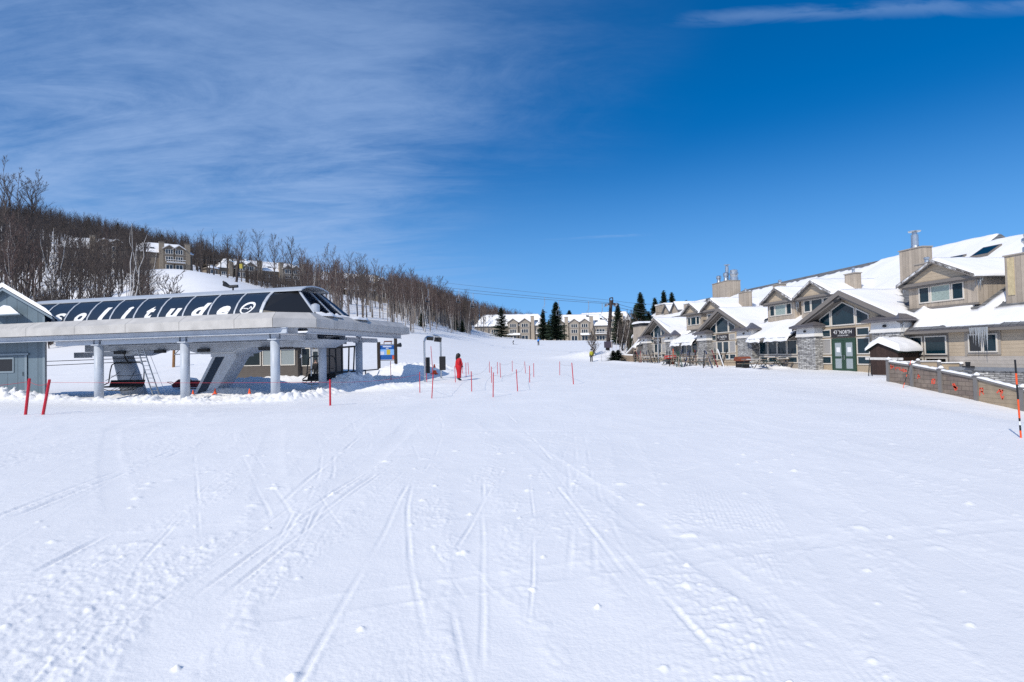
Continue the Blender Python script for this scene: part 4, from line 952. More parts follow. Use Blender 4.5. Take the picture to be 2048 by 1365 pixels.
# chimneys
def chimney(s0, s1, n0, n1, zb, zt, root, flues, cap=True):
    m = MB(); m.box(LF, s0, s1, n0, n1, zb, zt); ch = m.build('chimney', [BRDM], root)
    m = MB(); m.box(LF, s0-.06, s1+.06, n0-.06, n1+.06, zt, zt+.07); m.build('cap', [PALET], ch)
    for (fs, fn, r_, h_, kind) in flues:
        m = MB(); p = LF(fs, fn, zt+.07)
        if kind == 0:      # tall pipe with storm collar and plate
            m.lathe(p, [(r_*1.25, 0), (r_*1.05, .15), (r_, .2), (r_, h_)], 14); m.lathe(p, [(r_*.7, h_), (r_*.7, h_+.18), (r_*1.6, h_+.2), (r_*1.75, h_+.26), (r_*.5, h_+.3)], 14)
        elif kind == 1:    # short stack with two-part collar
            m.lathe(p, [(r_*.9, 0), (r_*.75, h_*.35), (r_*.75, h_*.55), (r_, h_*.6), (r_, h_*.9), (r_*.6, h_)], 14)
        else:              # wide fan housing
            m.lathe(p, [(r_*1.1, 0), (r_*1.1, h_*.3), (r_*.9, h_*.32), (r_*1.0, h_*.5), (r_*1.15, h_*.6), (r_*1.15, h_*.75), (r_*.95, h_*.8), (r_*1.0, h_), (r_*.3, h_*1.06)], 16)
        o = m.build('flue', [GALVM], ch, smooth=False)
    return ch
chimney(34.75, 36.7, 4.0, 4.75, 5.4, 8.6, lo, ((35.7, 4.35, .23, .95, 0),))
chimney(33.5, 34.7, 3.3, 3.95, 5.0, 7.3, lo, ((34.0, 3.6, .17, .4, 1),))
chimney(39.9, 41.0, 3.0, 3.55, 4.9, 7.55, lo, ((40.4, 3.3, .13, .45, 1),))
chimney(49.7, 51.0, 3.2, 3.75, 5.6, 7.95, lo, ((50.3, 3.5, .16, .4, 1),))
chimney(55.7, 57.3, 3.2, 3.8, 5.6, 7.9, lo, ((56.4, 3.5, .12, .35, 1),))
chimney(68.5, 72.5, 8.0, 9.8, 6.2, 10.75, lo, ((71.6, 8.5, .32, 1.0, 1), (70.3, 9.0, .22, 2.0, 0), (69.7, 8.5, .36, 1.15, 1), (68.95, 9.2, .48, 1.35, 2)))
rc = chimney(23.6, 26.75, 1.3, 3.2, 3.8, 6.5, lo, ((25.6, 2.0, .55, 1.0, 2),))
m = MB(); m.box(LF, 26.25, 26.6, 1.27, 1.3, 4.4, 6.4); m.build('exposed_sheathing', [mat('yellow_sheathing', (.55, .45, .27), .7, nz=(.2, 5))], rc)
# skylights
for (s0, s1, n0, n1) in ((34.55, 35.75, 6.1, 7.2), (32.5, 33.8, 6.6, 7.7)):
    m = MB(); e = .3
    P = [LF(s_, n, float(rz(50, n))+h) for h in (-.1, e) for s_, n in ((s0, n0), (s1, n0), (s1, n1), (s0, n1))]
    m.add(P, [(4, 5, 6, 7), (0, 1, 5, 4), (1, 2, 6, 5), (2, 3, 7, 6), (3, 0, 4, 7)]); q = .1
    m.add([LF(s_, n, float(rz(50, n))+e+.01) for s_, n in ((s0+q, n0+q), (s1-q, n0+q), (s1-q, n1-q), (s0+q, n1-q))], [(0, 1, 2, 3)], 1); sk = m.build('skylight', [TRIMM, GLASSM], roof, fix=False)
# ------------------------------------------------------------------ far wing and annex beyond the lodge
fw_ = thing('far_wing', LF(90, 11, 0), 'tan building with two chimneys and small snowy dormers behind the third gable', 'building')
m = MB(); m.box(LF, 80.5, 97, 8, 15, -1, 7.4); m.build('wall', [TANM], fw_)
m = MB(); m.prism(LF, [(7.5, 7.0), (7.5, 7.2), (11.5, 9.75), (15.5, 7.2), (15.5, 7.0), (11.5, 9.5)], 80.2, 97.3, ax='a'); rf = m.build('roof', [SHINGM], fw_)
m = MB(); m.prism(LF, [(7.4, 7.25), (7.6, 7.5), (10.9, 9.6), (10.9, 9.37)], 80.3, 97, ax='a'); m.build('snow_layer', [SNOW], rf)
for c in (85.2, 88.6):
    m = MB(); m.prism(LF, [(c-1.2, 7.0), (c+1.2, 7.0), (c+1.2, 8.3), (c, 9.3), (c-1.2, 8.3)], 8.2, 11); d = m.build('dormer', [BRDM], fw_)
    m = MB()
    for sg in (-1, 1): m.prism(LF, [(c+sg*1.5, 8.1), (c, 9.4), (c, 9.55), (c+sg*1.5, 8.25)], 7.9, 11.5)
    m.build('dormer_roof', [SHINGM], d)
    m = MB()
    for sg in (-1, 1): m.prism(LF, [(c+sg*1.45, 8.26), (c, 9.56), (c, 9.72), (c+sg*1.4, 8.42)], 8.0, 11.5)
    m.build('snow_layer', [SNOW], d)
for (s0, s1, n0, zt) in ((90.3, 94.3, 8.6, 9.75), (80.6, 83.0, 8.6, 9.0)):
    m = MB(); m.box(LF, s0, s1, n0, n0+1.8, 6, zt); ch = m.build('chimney', [BRDM], fw_)
    m = MB(); m.box(LF, s0-.1, s1+.1, n0-.1, n0+1.9, zt, zt+.22); m.build('snow_cap', [SNOW], ch)
an = thing('annex', LF(79, 1, 0), 'tan lean-to annex with a tall snow-capped chimney beyond the third gable', 'annex')
m = MB(); m.prism(LF, [(77.2, -1), (84, -1), (84, 1.5), (77.2, 3.8)], .4, 8); m.build('wall', [TANM], an)
m = MB(); m.prism(LF, [(77.2, 3.8), (77.2, 4.0), (84.6, 1.5), (84.6, 1.3)], -.3, 8.2); rf = m.build('roof', [TRIMM], an)
m = MB(); m.prism(LF, [(77.2, 4.02), (77.2, 4.27), (84.4, 1.8), (84.6, 1.52)], -.25, 8.1); m.build('snow_layer', [SNOW], rf)
m = MB(); m.prism(LF, [(78.5, 1), (87.5, 1), (87.5, 4.3), (83, 6.0), (78.5, 4.3)], 2.2, 10); m.build('rear_wall', [PALET], an)
m = MB()
for sg in (-1, 1): m.prism(LF, [(83+sg*5.0, 4.1), (83, 6.05), (83, 6.35), (83+sg*5.0, 4.4)], 1.9, 10); m.build('rear_snow', [SNOW], an); m = MB()
m = MB(); m.box(LF, 77.7, 81.1, -.2, 1.5, 0, 5.6); ch = m.build('chimney', [BRDM], an)
m = MB(); m.box(LF, 77.6, 81.2, -.3, 1.6, 5.6, 5.7); m.box(LF, 77.9, 80.9, 0, 1.3, 5.7, 5.98); m.build('vent', [DARKM], ch)
m = MB(); m.prism(LF, [(77.5, 5.98), (81.3, 5.98), (81.1, 6.15), (80.3, 6.27), (78.4, 6.27), (77.7, 6.15)], -.35, 1.7); m.build('snow_cap', [SNOW], ch)
# brown storage shed by the door
C0 = atd(1797, 738, 33.5); C0.z = 0; L0 = atd(1741, 738, 35.0); L0.z = 0
ax_ = (L0-C0); wsh = ax_.length; ax_.normalize(); ay_ = Vector((ax_.y, -ax_.x, 0))
bs = thing('storage_shed', C0+Vector((0, 0, gz(C0.x, C0.y))), 'dark brown wooden storage shed with a thick snow-covered roof near the green doors', 'shed')
BT = rect_T(C0, ax_, ay_); ze_ = 1.62; za_ = 2.12; dsh = 2.0
m = MB(); m.prism(BT, [(0, -.8), (wsh, -.8), (wsh, ze_), (wsh*.62, za_), (0, ze_-.1)], 0, dsh); m.build('wall', [DKWOOD], bs)
m = MB(); m.prism(BT, [(-.15, ze_-.18), (-.15, ze_-.06), (wsh*.62, za_+.1), (wsh+.15, ze_+.02), (wsh+.15, ze_-.08), (wsh*.62, za_)], -.15, dsh+.15); rf = m.build('roof', [mat('dark_green_trim', (.012, .028, .02), .5)], bs)
def shz(A, B): return np.where(A < wsh*.62, ze_-.06+(za_+.16-ze_)*(A+.15)/(wsh*.62+.15), za_+.1-(za_+.08-ze_)*(A-wsh*.62)/(wsh*.38+.15))
sheet(BT, -.2, wsh+.2, -.22, dsh+.22, .07, lambda A, B: shz(A, B)*.75+.25*(za_-.1), [], .26, lambda A, B: np.minimum(np.minimum(A+.26, wsh+.26-A), np.minimum(B+.28, dsh+.28-B)), None, 'snow_layer', rf, 90, .16)
# ------------------------------------------------------------------ stepped fence on the right
FX = 20.0
FP = [(30.28, -.10, 1.02), (28.49, -.29, .86), (26.61, -.51, .64), (24.57, -.73, .39), (22.37, -.85, .0), (20.2, -1.05, -.3), (18.2, -1.3, -.6)]
fe = thing('siding_fence', Vector((FX, 26, -.6)), 'grey brown boarded fence sprayed with orange marks and stepping down the snow slope', 'fence')
FG = mat('grey_fence_boards', (.235, .188, .15), .75, nz=(.28, 2.2), kind='block', sc=1.0, bump=(.5, .015), col2=(.185, .145, .125))
FT = mat('tan_fence_boards', (.34, .27, .19), .75, nz=(.2, 2.2), kind='lap', sc=.17, bump=(.5, .015))
FPOST = mat('grey_fence_post', (.19, .18, .175), .65, nz=(.08, 4))
for i, ((y0, b0, t0), (y1, b1, t1)) in enumerate(zip(FP[:-1], FP[1:])):
    m = MB(); P = []
    for x in (FX-.03, FX+.03): P += [(x, y0, b0-.9), (x, y1, b1-.9), (x, y1, t1-.04), (x, y0, t0-.04)]
    m.add(P, [(0, 1, 2, 3), (7, 6, 5, 4), (3, 2, 6, 7)]); pn_ = m.build('panel', [FG if i < 3 else FT], fe)
    m = MB(); P = []
    for dz in (-.06, .03):
        for x in (FX-.09, FX+.09): P += [(x, y0, t0+dz), (x, y1, t1+dz)]
    m.add(P, [(0, 1, 3, 2), (4, 6, 7, 5), (0, 4, 5, 1), (2, 3, 7, 6), (0, 2, 6, 4), (1, 5, 7, 3)]); rl = m.build('top_rail', [FPOST], fe)
    m = MB(); K = 14; P = []; rr = random.Random(i)
    for k in range(K+1):
        q = k/K; y = y0+(y1-y0)*q; z = t0+(t1-t0)*q+.03; h = .075*(1+.3*rr.uniform(-1, 1))*min(1, .2+k*.5, .2+(K-k)*.5)
        P += [(FX-.10, y, z), (FX-.07, y, z+h*.8), (FX, y, z+h), (FX+.07, y, z+h*.8), (FX+.10, y, z)]
    m.add(P, [(5*k+j, 5*k+j+1, 5*k+j+6, 5*k+j+5) for k in range(K) for j in range(4)]); m.build('snow_layer', [SNOW], rl, smooth=True)
for i, (y, b, t) in enumerate(FP):
    m = MB(); T = rect_T((FX, y, 0), Vector((1, 0, 0)), Vector((0, 1, 0)))
    m.box(T, -.1, .1, -.1, .1, b-1, t+.06); m.box(T, -.13, .13, -.13, .13, t+.06, t+.10); ps = m.build('post', [FPOST], fe)
    m = MB(); m.lathe((FX, y, t+.10), [(.12, 0), (.11, .06), (.05, .12), (.01, .14)], 10); m.build('snow_cap', [SNOW], ps, smooth=True)
SPRAY = mat('orange_spray_paint', (.80, .10, .05), .6)
def fpt(px, py):
    r = ray(px, py); t = (FX-.036)/r.x; return Vector((FX-.036, t*r.y, EYE+t*r.z))
def zf3(x, y): return 1770+x/7.367, 710+y/7.367
def spray(strokes, w_):
    m = MB()
    for st in strokes:
        pts = [fpt(*zf3(*p)) for p in st]
        for a, b in zip(pts[:-1], pts[1:]):
            d = (b-a); 
            if d.length < 1e-4: continue
            nn = Vector((0, -d.z, d.y)).normalized()*w_; e = d.normalized()*w_*.5
            m.add([a+nn-e, b+nn+e, b-nn+e, a-nn-e], [(0, 1, 2, 3)])
    m.build('spray_mark', [SPRAY], fe, fix=False)
for st, w_ in (([[(86, 150), (90, 205)], [(80, 172), (125, 182)], [(96, 195), (118, 165)]], .03), ([[(150, 190), (158, 222)], [(150, 205), (185, 185)]], .02), ([[(180, 195), (225, 192)], [(205, 192), (215, 225)]], .02), ([[(225, 215), (240, 240), (255, 210)]], .02),
               ([[(268, 205), (262, 245), (290, 250)], [(275, 225), (300, 222)]], .025), ([[(300, 250), (305, 212), (320, 250)]], .022), ([[(382, 235), (386, 285)]], .02),
               ([[(480, 352), (490, 285), (512, 340)], [(484, 325), (512, 318)]], .025), ([[(690, 425), (690, 365), (735, 360), (730, 425)], [(705, 385), (712, 428)]], .03),
               ([[(1000, 430), (1040, 520)], [(1018, 430), (1055, 515)], [(1010, 470), (1062, 490)]], .045), ([[(1395, 600), (1400, 490)], [(1400, 500), (1440, 490), (1440, 545), (1410, 540)], [(1420, 540), (1455, 580)]], .025),
               ([[(1650, 560), (1690, 510), (1710, 560)], [(1690, 545), (1735, 520), (1720, 575)], [(1700, 580), (1730, 655), (1745, 610)]], .028)):
    spray(st, w_)
# lower fence behind it
f2 = [(1788, 726, 33.6), (1835, 725, 33.0), (1877, 728, 32.4), (1922, 732, 31.8)]
ff = thing('low_fence', atd(1855, 740, 32.7), 'tan boarded fence with round snow-capped posts behind the orange-marked fence', 'fence')
for i, (a, b) in enumerate(zip(f2[:-1], f2[1:])):
    A, B = atd(*a), atd(*b); d = (B-A); d.z = 0; l = d.length; T = rect_T(Vector((A.x, A.y, 0)), d.normalized(), Vector((d.y, -d.x, 0)).normalized()); z = A.z
    m = MB(); m.box(T, 0, l, -.03, .03, z-1.5, z); m.build('panel', [FT], ff); m = MB(); m.box(T, 0, l, -.07, .07, z, z+.05); r_ = m.build('top_rail', [FPOST], ff)
    m = MB(); m.box(T, 0, l, -.06, .06, z+.052, z+.09); m.build('snow_layer', [SNOW], r_)
for a in f2:
    A = atd(*a); T = rect_T((A.x, A.y, 0), Vector((1, 0, 0)), Vector((0, 1, 0)))
    m = MB(); m.box(T, -.09, .09, -.12, -.0, A.z-1.5, A.z+.1); p_ = m.build('post', [FPOST], ff); m = MB(); m.lathe((A.x, A.y-.05, A.z+.1), [(.11, 0), (.10, .06), (.04, .12)], 10); m.build('snow_cap', [SNOW], p_, smooth=True)
# marker poles
def marker(bpx, bpy_, tpx, tpy, label, r_, d=None, bands=None):
    b = on_ground(bpx, bpy_); t = atd(tpx, tpy, b.y-.15)
    m = MB()
    for (q0, q1, mi) in bands: m.tube(b.lerp(t, q0), b.lerp(t, q1), r_, r_, 8, mi)
    o = m.build('marker_pole', [BLACKM, ORANGEM, WHITEM], None)
    me = o.data; off = Vector(b)
    for v in me.vertices: v.co -= off
    o.location = off
    return tag(o, label, 'marker pole', 'orange and black marker poles')
BND = [(-.08, .10, 1), (.10, .17, 0), (.17, .22, 2), (.22, .26, 0), (.26, .50, 1), (.50, .69, 0), (.69, .83, 1), (.83, 1, 0)]
marker(2042, 877, 2030, 720, 'tall orange and black marker pole on the snow slope in front of the boarded fence', .0155, None, BND)
marker(1806, 777, 1822, 722, 'leaning thin black and orange marker pole against the far end of the boarded fence', .013, None, [(-.05, .2, 1), (.2, .42, 0), (.42, .5, 1), (.5, .85, 0), (.85, 1, 1)])
# white plank barrier on A-shaped legs by the brown shed
pA, pB = atd(1731, 717.5, 33.8), atd(1806, 718.5, 31.6)
t = thing('plank_barrier', Vector((pA.x, pA.y, .1)), 'white plank barrier on dark trestle legs in front of the brown shed', 'barrier')
m = MB(); d = (pB-pA); l = d.length; T = rect_T(pA, d.normalized(), Vector((d.y, -d.x, 0)).normalized()); m.box(T, 0, l, -.02, .02, -.07, .07); m.build('plank', [mat('dirty_white_paint', (.62, .60, .57), .6, nz=(.12, 5))], t)
for q in (.12, .88):
    m = MB(); p = pA.lerp(pB, q); 
    for s_ in (-.45, .45): m.tube(p+Vector((0, 0, .05)), p+d.normalized()*s_*.7+Vector((0, s_*.6, -1.1)), .025, .025, 6)
    m.build('trestle_leg', [DARKM], t)
# ------------------------------------------------------------------ red poles and ropes of the lift queue
def Z3(x, y): return 800+x/4.452, 580+y/4.452
POLES = [(175, 735, 177, 917), (295, 750, 283, 970), (487, 680, 494, 825), (634, 728, 639, 907), (831, 738, 829, 955), (813, 685, 816, 828), (1036, 712, 1047, 905), (1153, 678, 1155, 823), (1190, 655, 1191, 778), (1110, 640, 1118, 745),
         (999, 632, 1000, 730), (890, 652, 896, 782), (867, 645, 869, 755), (796, 640, 797, 738), (605, 648, 612, 755), (586, 652, 589, 775), (557, 650, 558, 745), (1422, 640, 1423, 762), (237, 745, 239, 822)]
LBL = {1: 'red pole leaning a little right, frontmost of the queue, ahead of the ticket gate', 3: 'red queue pole standing just right of the person in red', 4: 'red queue pole, nearest to the viewer among those right of the person in red', 6: 'red queue pole tilted slightly left at the front right of the roped lane',
       17: 'thin red queue pole left of the bent one at the right end', 0: 'short red queue pole left of the ticket gate posts', 2: 'red queue pole directly left of the person in red', 18: 'short red stake at the foot of the ticket gate'}
tops = {}
def redpole(tp, bp, label, r_=.022, group='red poles marking the lift queue', name='queue_pole', sink=.3):
    b = on_ground(*bp); t = atd(*tp, b.y-(.02)*b.y*0)
    m = MB(); d = (t-b).normalized(); m.tube(Vector((0, 0, 0))-d*sink, t-b, r_, r_*.92, 8); m.lathe(t-b, [(r_*.92, 0), (r_*.5, .015)], 8)
    o = m.build(name, [REDM], None); o.location = b
    tag(o, label, 'pole', group); return t
for i, (x0, y0, x1, y1) in enumerate(POLES):
    tops[i] = redpole(Z3(x0, y0), Z3(x1, y1), LBL.get(i, 'thin red queue pole standing in the snow among the roped lanes'))
t = redpole(Z3(1530, 652), Z3(1545, 843), 'bent red pole with a loose rope end, rightmost of the queue', .026); tops['r'] = t
t = redpole(Z3(275, 505), Z3(297, 800), 'tall thin red pole rising behind the ticket gate beside the orange cone', .022)
tops['a'] = redpole((660, 760), (660.5, 812), 'thick red pole standing alone in front of the lift columns', .042)
tops['b'] = redpole((59, 758), (51, 830), 'red pole leaning right in front of the blue grey shed door', .05)
tops['c'] = redpole((99, 760), (86, 830), 'red pole leaning right just past the shed corner', .05)
tops['d'] = redpole((781, 723), (782, 760), 'thin red pole below the blue information sign', .022)
ROPEM = mat('orange_rope', (.42, .09, .06), .7)
def rope(a, b, sag, label, mm=ROPEM, r_=.006, drop=.10):
    a = Vector(a)-Vector((0, 0, drop)); b = Vector(b)-Vector((0, 0, drop)); m = MB(); n = 10; o0 = a.copy()
    pts = [a.lerp(b, k/n)-Vector((0, 0, sag*4*(k/n)*(1-k/n)))-o0 for k in range(n+1)]
    m.path(pts, r_, 5); o = m.build('rope', [mm], None); o.location = o0; return tag(o, label, 'rope', 'ropes between the red poles')
RL = 'thin sagging rope strung between two red queue poles'
GREYR = mat('grey_rope', (.42, .40, .40), .7)
for a, b, sg in ((3, 13, .35), (4, 6, .12), (6, 9, .25), (5, 12, .12), (14, 16, .1), (10, 8, .12), (11, 10, .12), (0, 1, .08), (1, 2, .15)): rope(tops[a], tops[b], sg, RL, GREYR)
rope(tops[17], tops['r'], .12, 'thin rope between the two red poles at the right end of the queue', GREYR)
rope(tops['b'], tops['c'], .12, 'short red rope between the two leaning poles by the shed', REDM)
rope(tops['c'], tops['a'], .02, 'long red rope running past the lift columns from shed to lone pole', REDM)
rope(atd(-60, 770, tops['b'].y-1), tops['b'], .03, 'red rope running out of view in front of the shed door', REDM)
rope(tops['a'], tops[0], .12, 'red rope from the lone pole towards the ticket gate', REDM)
# ------------------------------------------------------------------ ticket gate and information sign
g0 = on_ground(850, 764.5); d0 = g0.y; d1 = d0+3.0
g1 = atd(882.5, 755, d1); g1.z = gz(g1.x, g1.y)
gt = thing('ticket_gate', g0, 'steel arch ticket gate with dark reader panels standing beside the queue', 'ticket gate')
top0 = atd(851, 680, d0).z; 
m = MB()
def bend(g, sgn, d):
    zt = EYE+(atd(866, 673, d).z-EYE); p = Vector((g.x, g.y, 0)); dx = (Vector((g1.x, g1.y, 0))-Vector((g0.x, g0.y, 0)))*sgn
    return [Vector((g.x, g.y, g.z-.3)), p+Vector((0, 0, zt-.35)), p+dx*.06+Vector((0, 0, zt-.12)), p+dx*.18+Vector((0, 0, zt)), p+dx*.5+Vector((0, 0, zt+.02))]
m.path(bend(g0, 1, d0), .065, 10); m.build('arch', [GALVM], gt, smooth=False); m = MB(); m.path(bend(g1, -1, d1), .065, 10); m.build('arch', [GALVM], gt)
for (px0, px1, y0, y1, d) in ((852, 859.5, 715, 747, d0+.3), (879, 891, 713, 741, d1-.3)):
    a, b = atd(px0, y1, d), atd(px1, y0, d); m = MB(); T = rect_T((a.x, d, 0), Vector((1, 0, 0)), Vector((0, 1, 0))); m.box(T, 0, b.x-a.x, -.06, .06, a.z, b.z); o = m.build('reader_panel', [BLACKM], gt)
    bv = o.modifiers.new('bevel', 'BEVEL'); bv.width = .03; bv.segments = 2
for (px0, px1, y0, y1, d) in ((853.5, 867, 673.5, 682, d0+.6), (868.5, 883, 674.5, 685, d1-.8)):
    a, b = atd(px0, y1, d), atd(px1, y0, d); m = MB(); T = rect_T((a.x, d, 0), Vector((1, 0, 0)), Vector((0, 1, 0))); m.prism(T, [(0, a.z+.05), (.05, b.z), (b.x-a.x, b.z-.04), (b.x-a.x-.04, a.z)], -.2, .2); m.build('antenna', [BLACKM], gt)
ds = 50.; sgz = gz(atd(775, 740, ds).x, ds)
sg = thing('information_sign', Vector((atd(775, 740, ds).x, ds, sgz)), 'blue information board with a yellow panel framed between two dark timber posts', 'information board')
SGW = mat('black_brown_post', (.022, .015, .012), .7, nz=(.25, 6))
def SB(px, py): return atd(px, py, ds)
m = MB(); T = rect_T((0, ds, 0), Vector((1, 0, 0)), Vector((0, 1, 0)))
def pb(mb, x0, y0, x1, y1, b0, b1, mi=0): 
    a, b = SB(x0, y1), SB(x1, y0); mb.box(T, a.x, b.x, b0, b1, a.z, b.z, mi)
pb(m, 755.3, 684.5, 760, 742, -.12, .12); m.build('post', [SGW], sg); m = MB(); pb(m, 789.3, 677, 793.8, 743, -.12, .12); m.build('post', [SGW], sg)
m = MB(); pb(m, 760.2, 688.4, 789.2, 690.2, -.08, .08); pb(m, 760.2, 720.2, 789.2, 722, -.08, .08); m.build('frame', [DARKM], sg)
m = MB(); pb(m, 760.1, 690.3, 789.3, 720.1, -.04, .03); bd = m.build('board', [mat('board_blue', (.006, .085, .34), .4)], sg)
m = MB(); pb(m, 760.4, 698.8, 789.1, 710.8, -.052, -.042); m.build('pale_band', [mat('board_light_blue', (.22, .42, .75), .4)], bd)
m = MB(); pb(m, 773.6, 699.6, 780.8, 709.8, -.062, -.053); m.build('yellow_panel', [mat('board_yellow', (.55, .42, .04), .4)], bd)
m = MB(); pb(m, 761, 703.5, 768.4, 710.3, -.062, -.053); m.build('white_panel', [mat('board_pale', (.55, .60, .75), .4)], bd)
m = MB(); pb(m, 784.8, 711.2, 789.1, 719.4, -.052, -.042); m.build('red_panel', [mat('board_red', (.55, .10, .05), .4)], bd)
m = MB(); rr = random.Random(4)
def bars(x0, x1, y0, y1, step, fill):
    x = x0
    while x < x1:
        if rr.random() < fill: pb(m, x, y0, min(x+step*.72, x1), y1, -.05, -.041)
        x += step
bars(766, 783, 692.2, 695.0, 1.15, .97); bars(772, 777, 696.1, 698.0, 1.1, 1)
m.build('heading', [mat('board_white', (.65, .72, .85), .4)], bd)
m = MB()
for k in range(5): bars(761.2, 784, 711.8+1.6*k, 712.5+1.6*k, .7, .7)
m.build('fine_print', [mat('board_mid_blue', (.06, .20, .5), .4)], bd)
m = MB(); pb(m, 768.4, 682, 784, 684.8, -.1, .1); pb(m, 767.5, 684.8, 768.6, 688.4, -.05, .05); pb(m, 782, 684.8, 783, 688.4, -.05, .05); m.build('top_plank', [mat('red_brown_wood', (.13, .045, .03), .7)], sg)
m = MB(); a = SB(794, 691.5); m.tube(a, a+Vector((.35, -.1, .05)), .12, .2, 8); m.build('loudspeaker', [BLACKM], sg)
# ------------------------------------------------------------------ people
def person(loc, yaw, label, jacket, pants, pose=None, hair=None, helmet=None, skin=(.45, .28, .21), boots=(.02, .02, .025), gloves=(.02, .02, .02), H=1.75, bulk=1.0):
    k = H/1.75; P = {}
    J = [ # name, parent, pos(x right, y forward, z), radius, mat: 0 jacket 1 pants 2 skin 3 boots 4 gloves
        ('pelvis', None, (0, 0, .94), .145*bulk, 1), ('waist', 'pelvis', (0, 0, 1.08), .15*bulk, 0), ('chest', 'waist', (0, .01, 1.27), .165*bulk, 0), ('collar', 'chest', (0, .0, 1.42), .10*bulk, 0), ('neck', 'collar', (0, .015, 1.50), .062, 2),
        ('jaw', 'neck', (0, .04, 1.565), .075, 2), ('face', 'jaw', (0, .03, 1.64), .092, 2), ('crown', 'face', (0, .01, 1.71), .078, 2), ('nose', 'face', (0, .135, 1.635), .014, 2),
        ('hipL', 'pelvis', (-.095, 0, .88), .105*bulk, 1), ('kneeL', 'hipL', (-.105, .02, .49), .072*bulk, 1), ('cuffL', 'kneeL', (-.11, -.01, .17), .078*bulk, 1), ('ankleL', 'cuffL', (-.11, -.02, .09), .066, 3), ('toeL', 'ankleL', (-.12, .17, .055), .05, 3),
        ('hipR', 'pelvis', (.095, 0, .88), .105*bulk, 1), ('kneeR', 'hipR', (.105, .02, .49), .072*bulk, 1), ('cuffR', 'kneeR', (.11, -.01, .17), .078*bulk, 1), ('ankleR', 'cuffR', (.11, -.02, .09), .066, 3), ('toeR', 'ankleR', (.12, .17, .055), .05, 3),
        ('shL', 'chest', (-.18, 0, 1.38), .075*bulk, 0), ('elL', 'shL', (-.24, -.03, 1.12), .056*bulk, 0), ('wrL', 'elL', (-.22, .10, .90), .042, 0), ('hdL', 'wrL', (-.215, .13, .83), .040, 4),
        ('shR', 'chest', (.18, 0, 1.38), .075*bulk, 0), ('elR', 'shR', (.24, -.03, 1.12), .056*bulk, 0), ('wrR', 'elR', (.22, .10, .90), .042, 0), ('hdR', 'wrR', (.215, .13, .83), .040, 4)]
    pos = {n: Vector(p) for n, _, p, _, _ in J}
    for n, v in (pose or {}).items(): pos[n] = Vector(v)
    J = [(n, pa, pos[n], r_, mi) for n, pa, _, r_, mi in J]
    for s_, sd_ in ((-1, 'L'), (1, 'R')):     # five fingers on each hand
        w_, h_ = pos['wr'+sd_], pos['hd'+sd_]; d = (h_-w_).normalized(); side = d.cross(Vector((0, 0, 1)))
        side = side.normalized() if side.length > .1 else Vector((1, 0, 0))
        for f in range(4):
            o = (f-1.5)*.021; a = h_+side*o+d*.045; ln = (.062, .07, .066, .05)[f]
            J.append((f'f{f}{sd_}', 'hd'+sd_, a, .011, 4)); J.append((f'g{f}{sd_}', f'f{f}{sd_}', a+d*ln*.8+Vector((0, 0, -.012)), .009, 4))
        J.append((f't{sd_}', 'hd'+sd_, h_+side*.05+d*.01, .012, 4)); J.append((f'u{sd_}', f't{sd_}', h_+side*.07+d*.045, .010, 4))
    names = [j[0] for j in J]
    me = bpy.data.meshes.new('skel'); me.from_pydata([tuple(j[2]*k) for j in J], [(names.index(j[1]), i) for i, j in enumerate(J) if j[1]], [])
    o = bpy.data.objects.new('skel', me); COL.objects.link(o)
    md = o.modifiers.new('skin', 'SKIN'); md.use_smooth_shade = True
    for i, j in enumerate(J):
        sv = me.skin_vertices[0].data[i]; sv.radius = (j[3]*k, j[3]*k); sv.use_root = (i == 0)
    sb = o.modifiers.new('sub', 'SUBSURF'); sb.levels = 1; sb.render_levels = 1
    dg = bpy.context.evaluated_depsgraph_get(); bme = bpy.data.meshes.new_from_object(o.evaluated_get(dg))
    bpy.data.objects.remove(o); bpy.data.meshes.remove(me)
    bme.materials.clear()
    for q in (mat('cloth_%02d%02d%02d' % tuple(int(c*99) for c in jacket), jacket, .7, nz=(.12, 6)), mat('cloth_%02d%02d%02d' % tuple(int(c*99) for c in pants), pants, .7, nz=(.12, 6)), mat('skin_tone', skin, .5), mat('boot_shell', boots, .4), mat('glove', gloves, .7)): bme.materials.append(q)
    jp = [j[2]*k for j in J]
    # a vertex of the surface belongs to the nearest bone
    segs = [(jp[names.index(j[1])], jp[i], j[4]) for i, j in enumerate(J) if j[1]]
    for p in bme.polygons:
        c = p.center; best = 9
        for a, b, mi in segs:
            ab = b-a; t = max(0, min(1, (c-a).dot(ab)/max(1e-9, ab.length_squared))); dd = (c-a-ab*t).length
            if dd < best: best = dd; p.material_index = mi
        p.use_smooth = True
    body = bpy.data.objects.new('person', bme); COL.objects.link(body); body.location = loc; body.rotation_euler = (0, 0, yaw)
    tag(body, label, 'person')
    hp = pos['face']*k
    if hair == 'long':
        m = MB(); m.blob(hp+Vector((0, -.045, .03)), .15, .15, .155, 0, 1, .05, 14, 10); m.blob(hp+Vector((0, -.12, -.14)), .16, .11, .24, 0, 2, .08, 12, 10)
        h = m.build('hair', [mat('dark_hair', (.012, .009, .008), .5)], None, smooth=True); h.parent = body
    if helmet:
        m = MB(); m.blob(hp+Vector((0, -.012, .05)), .12, .13, .115, 0, 1, 0, 16, 10); h = m.build('helmet', [mat('helmet_%02d%02d%02d' % tuple(int(c*99) for c in helmet), helmet, .35)], None, smooth=True); h.parent = body
        m = MB(); m.box(lambda a, b, c: hp+Vector((a, b, c)), -.075, .075, .08, .115, -.005, .045); h = m.build('goggles', [BLACKM], None); h.parent = body
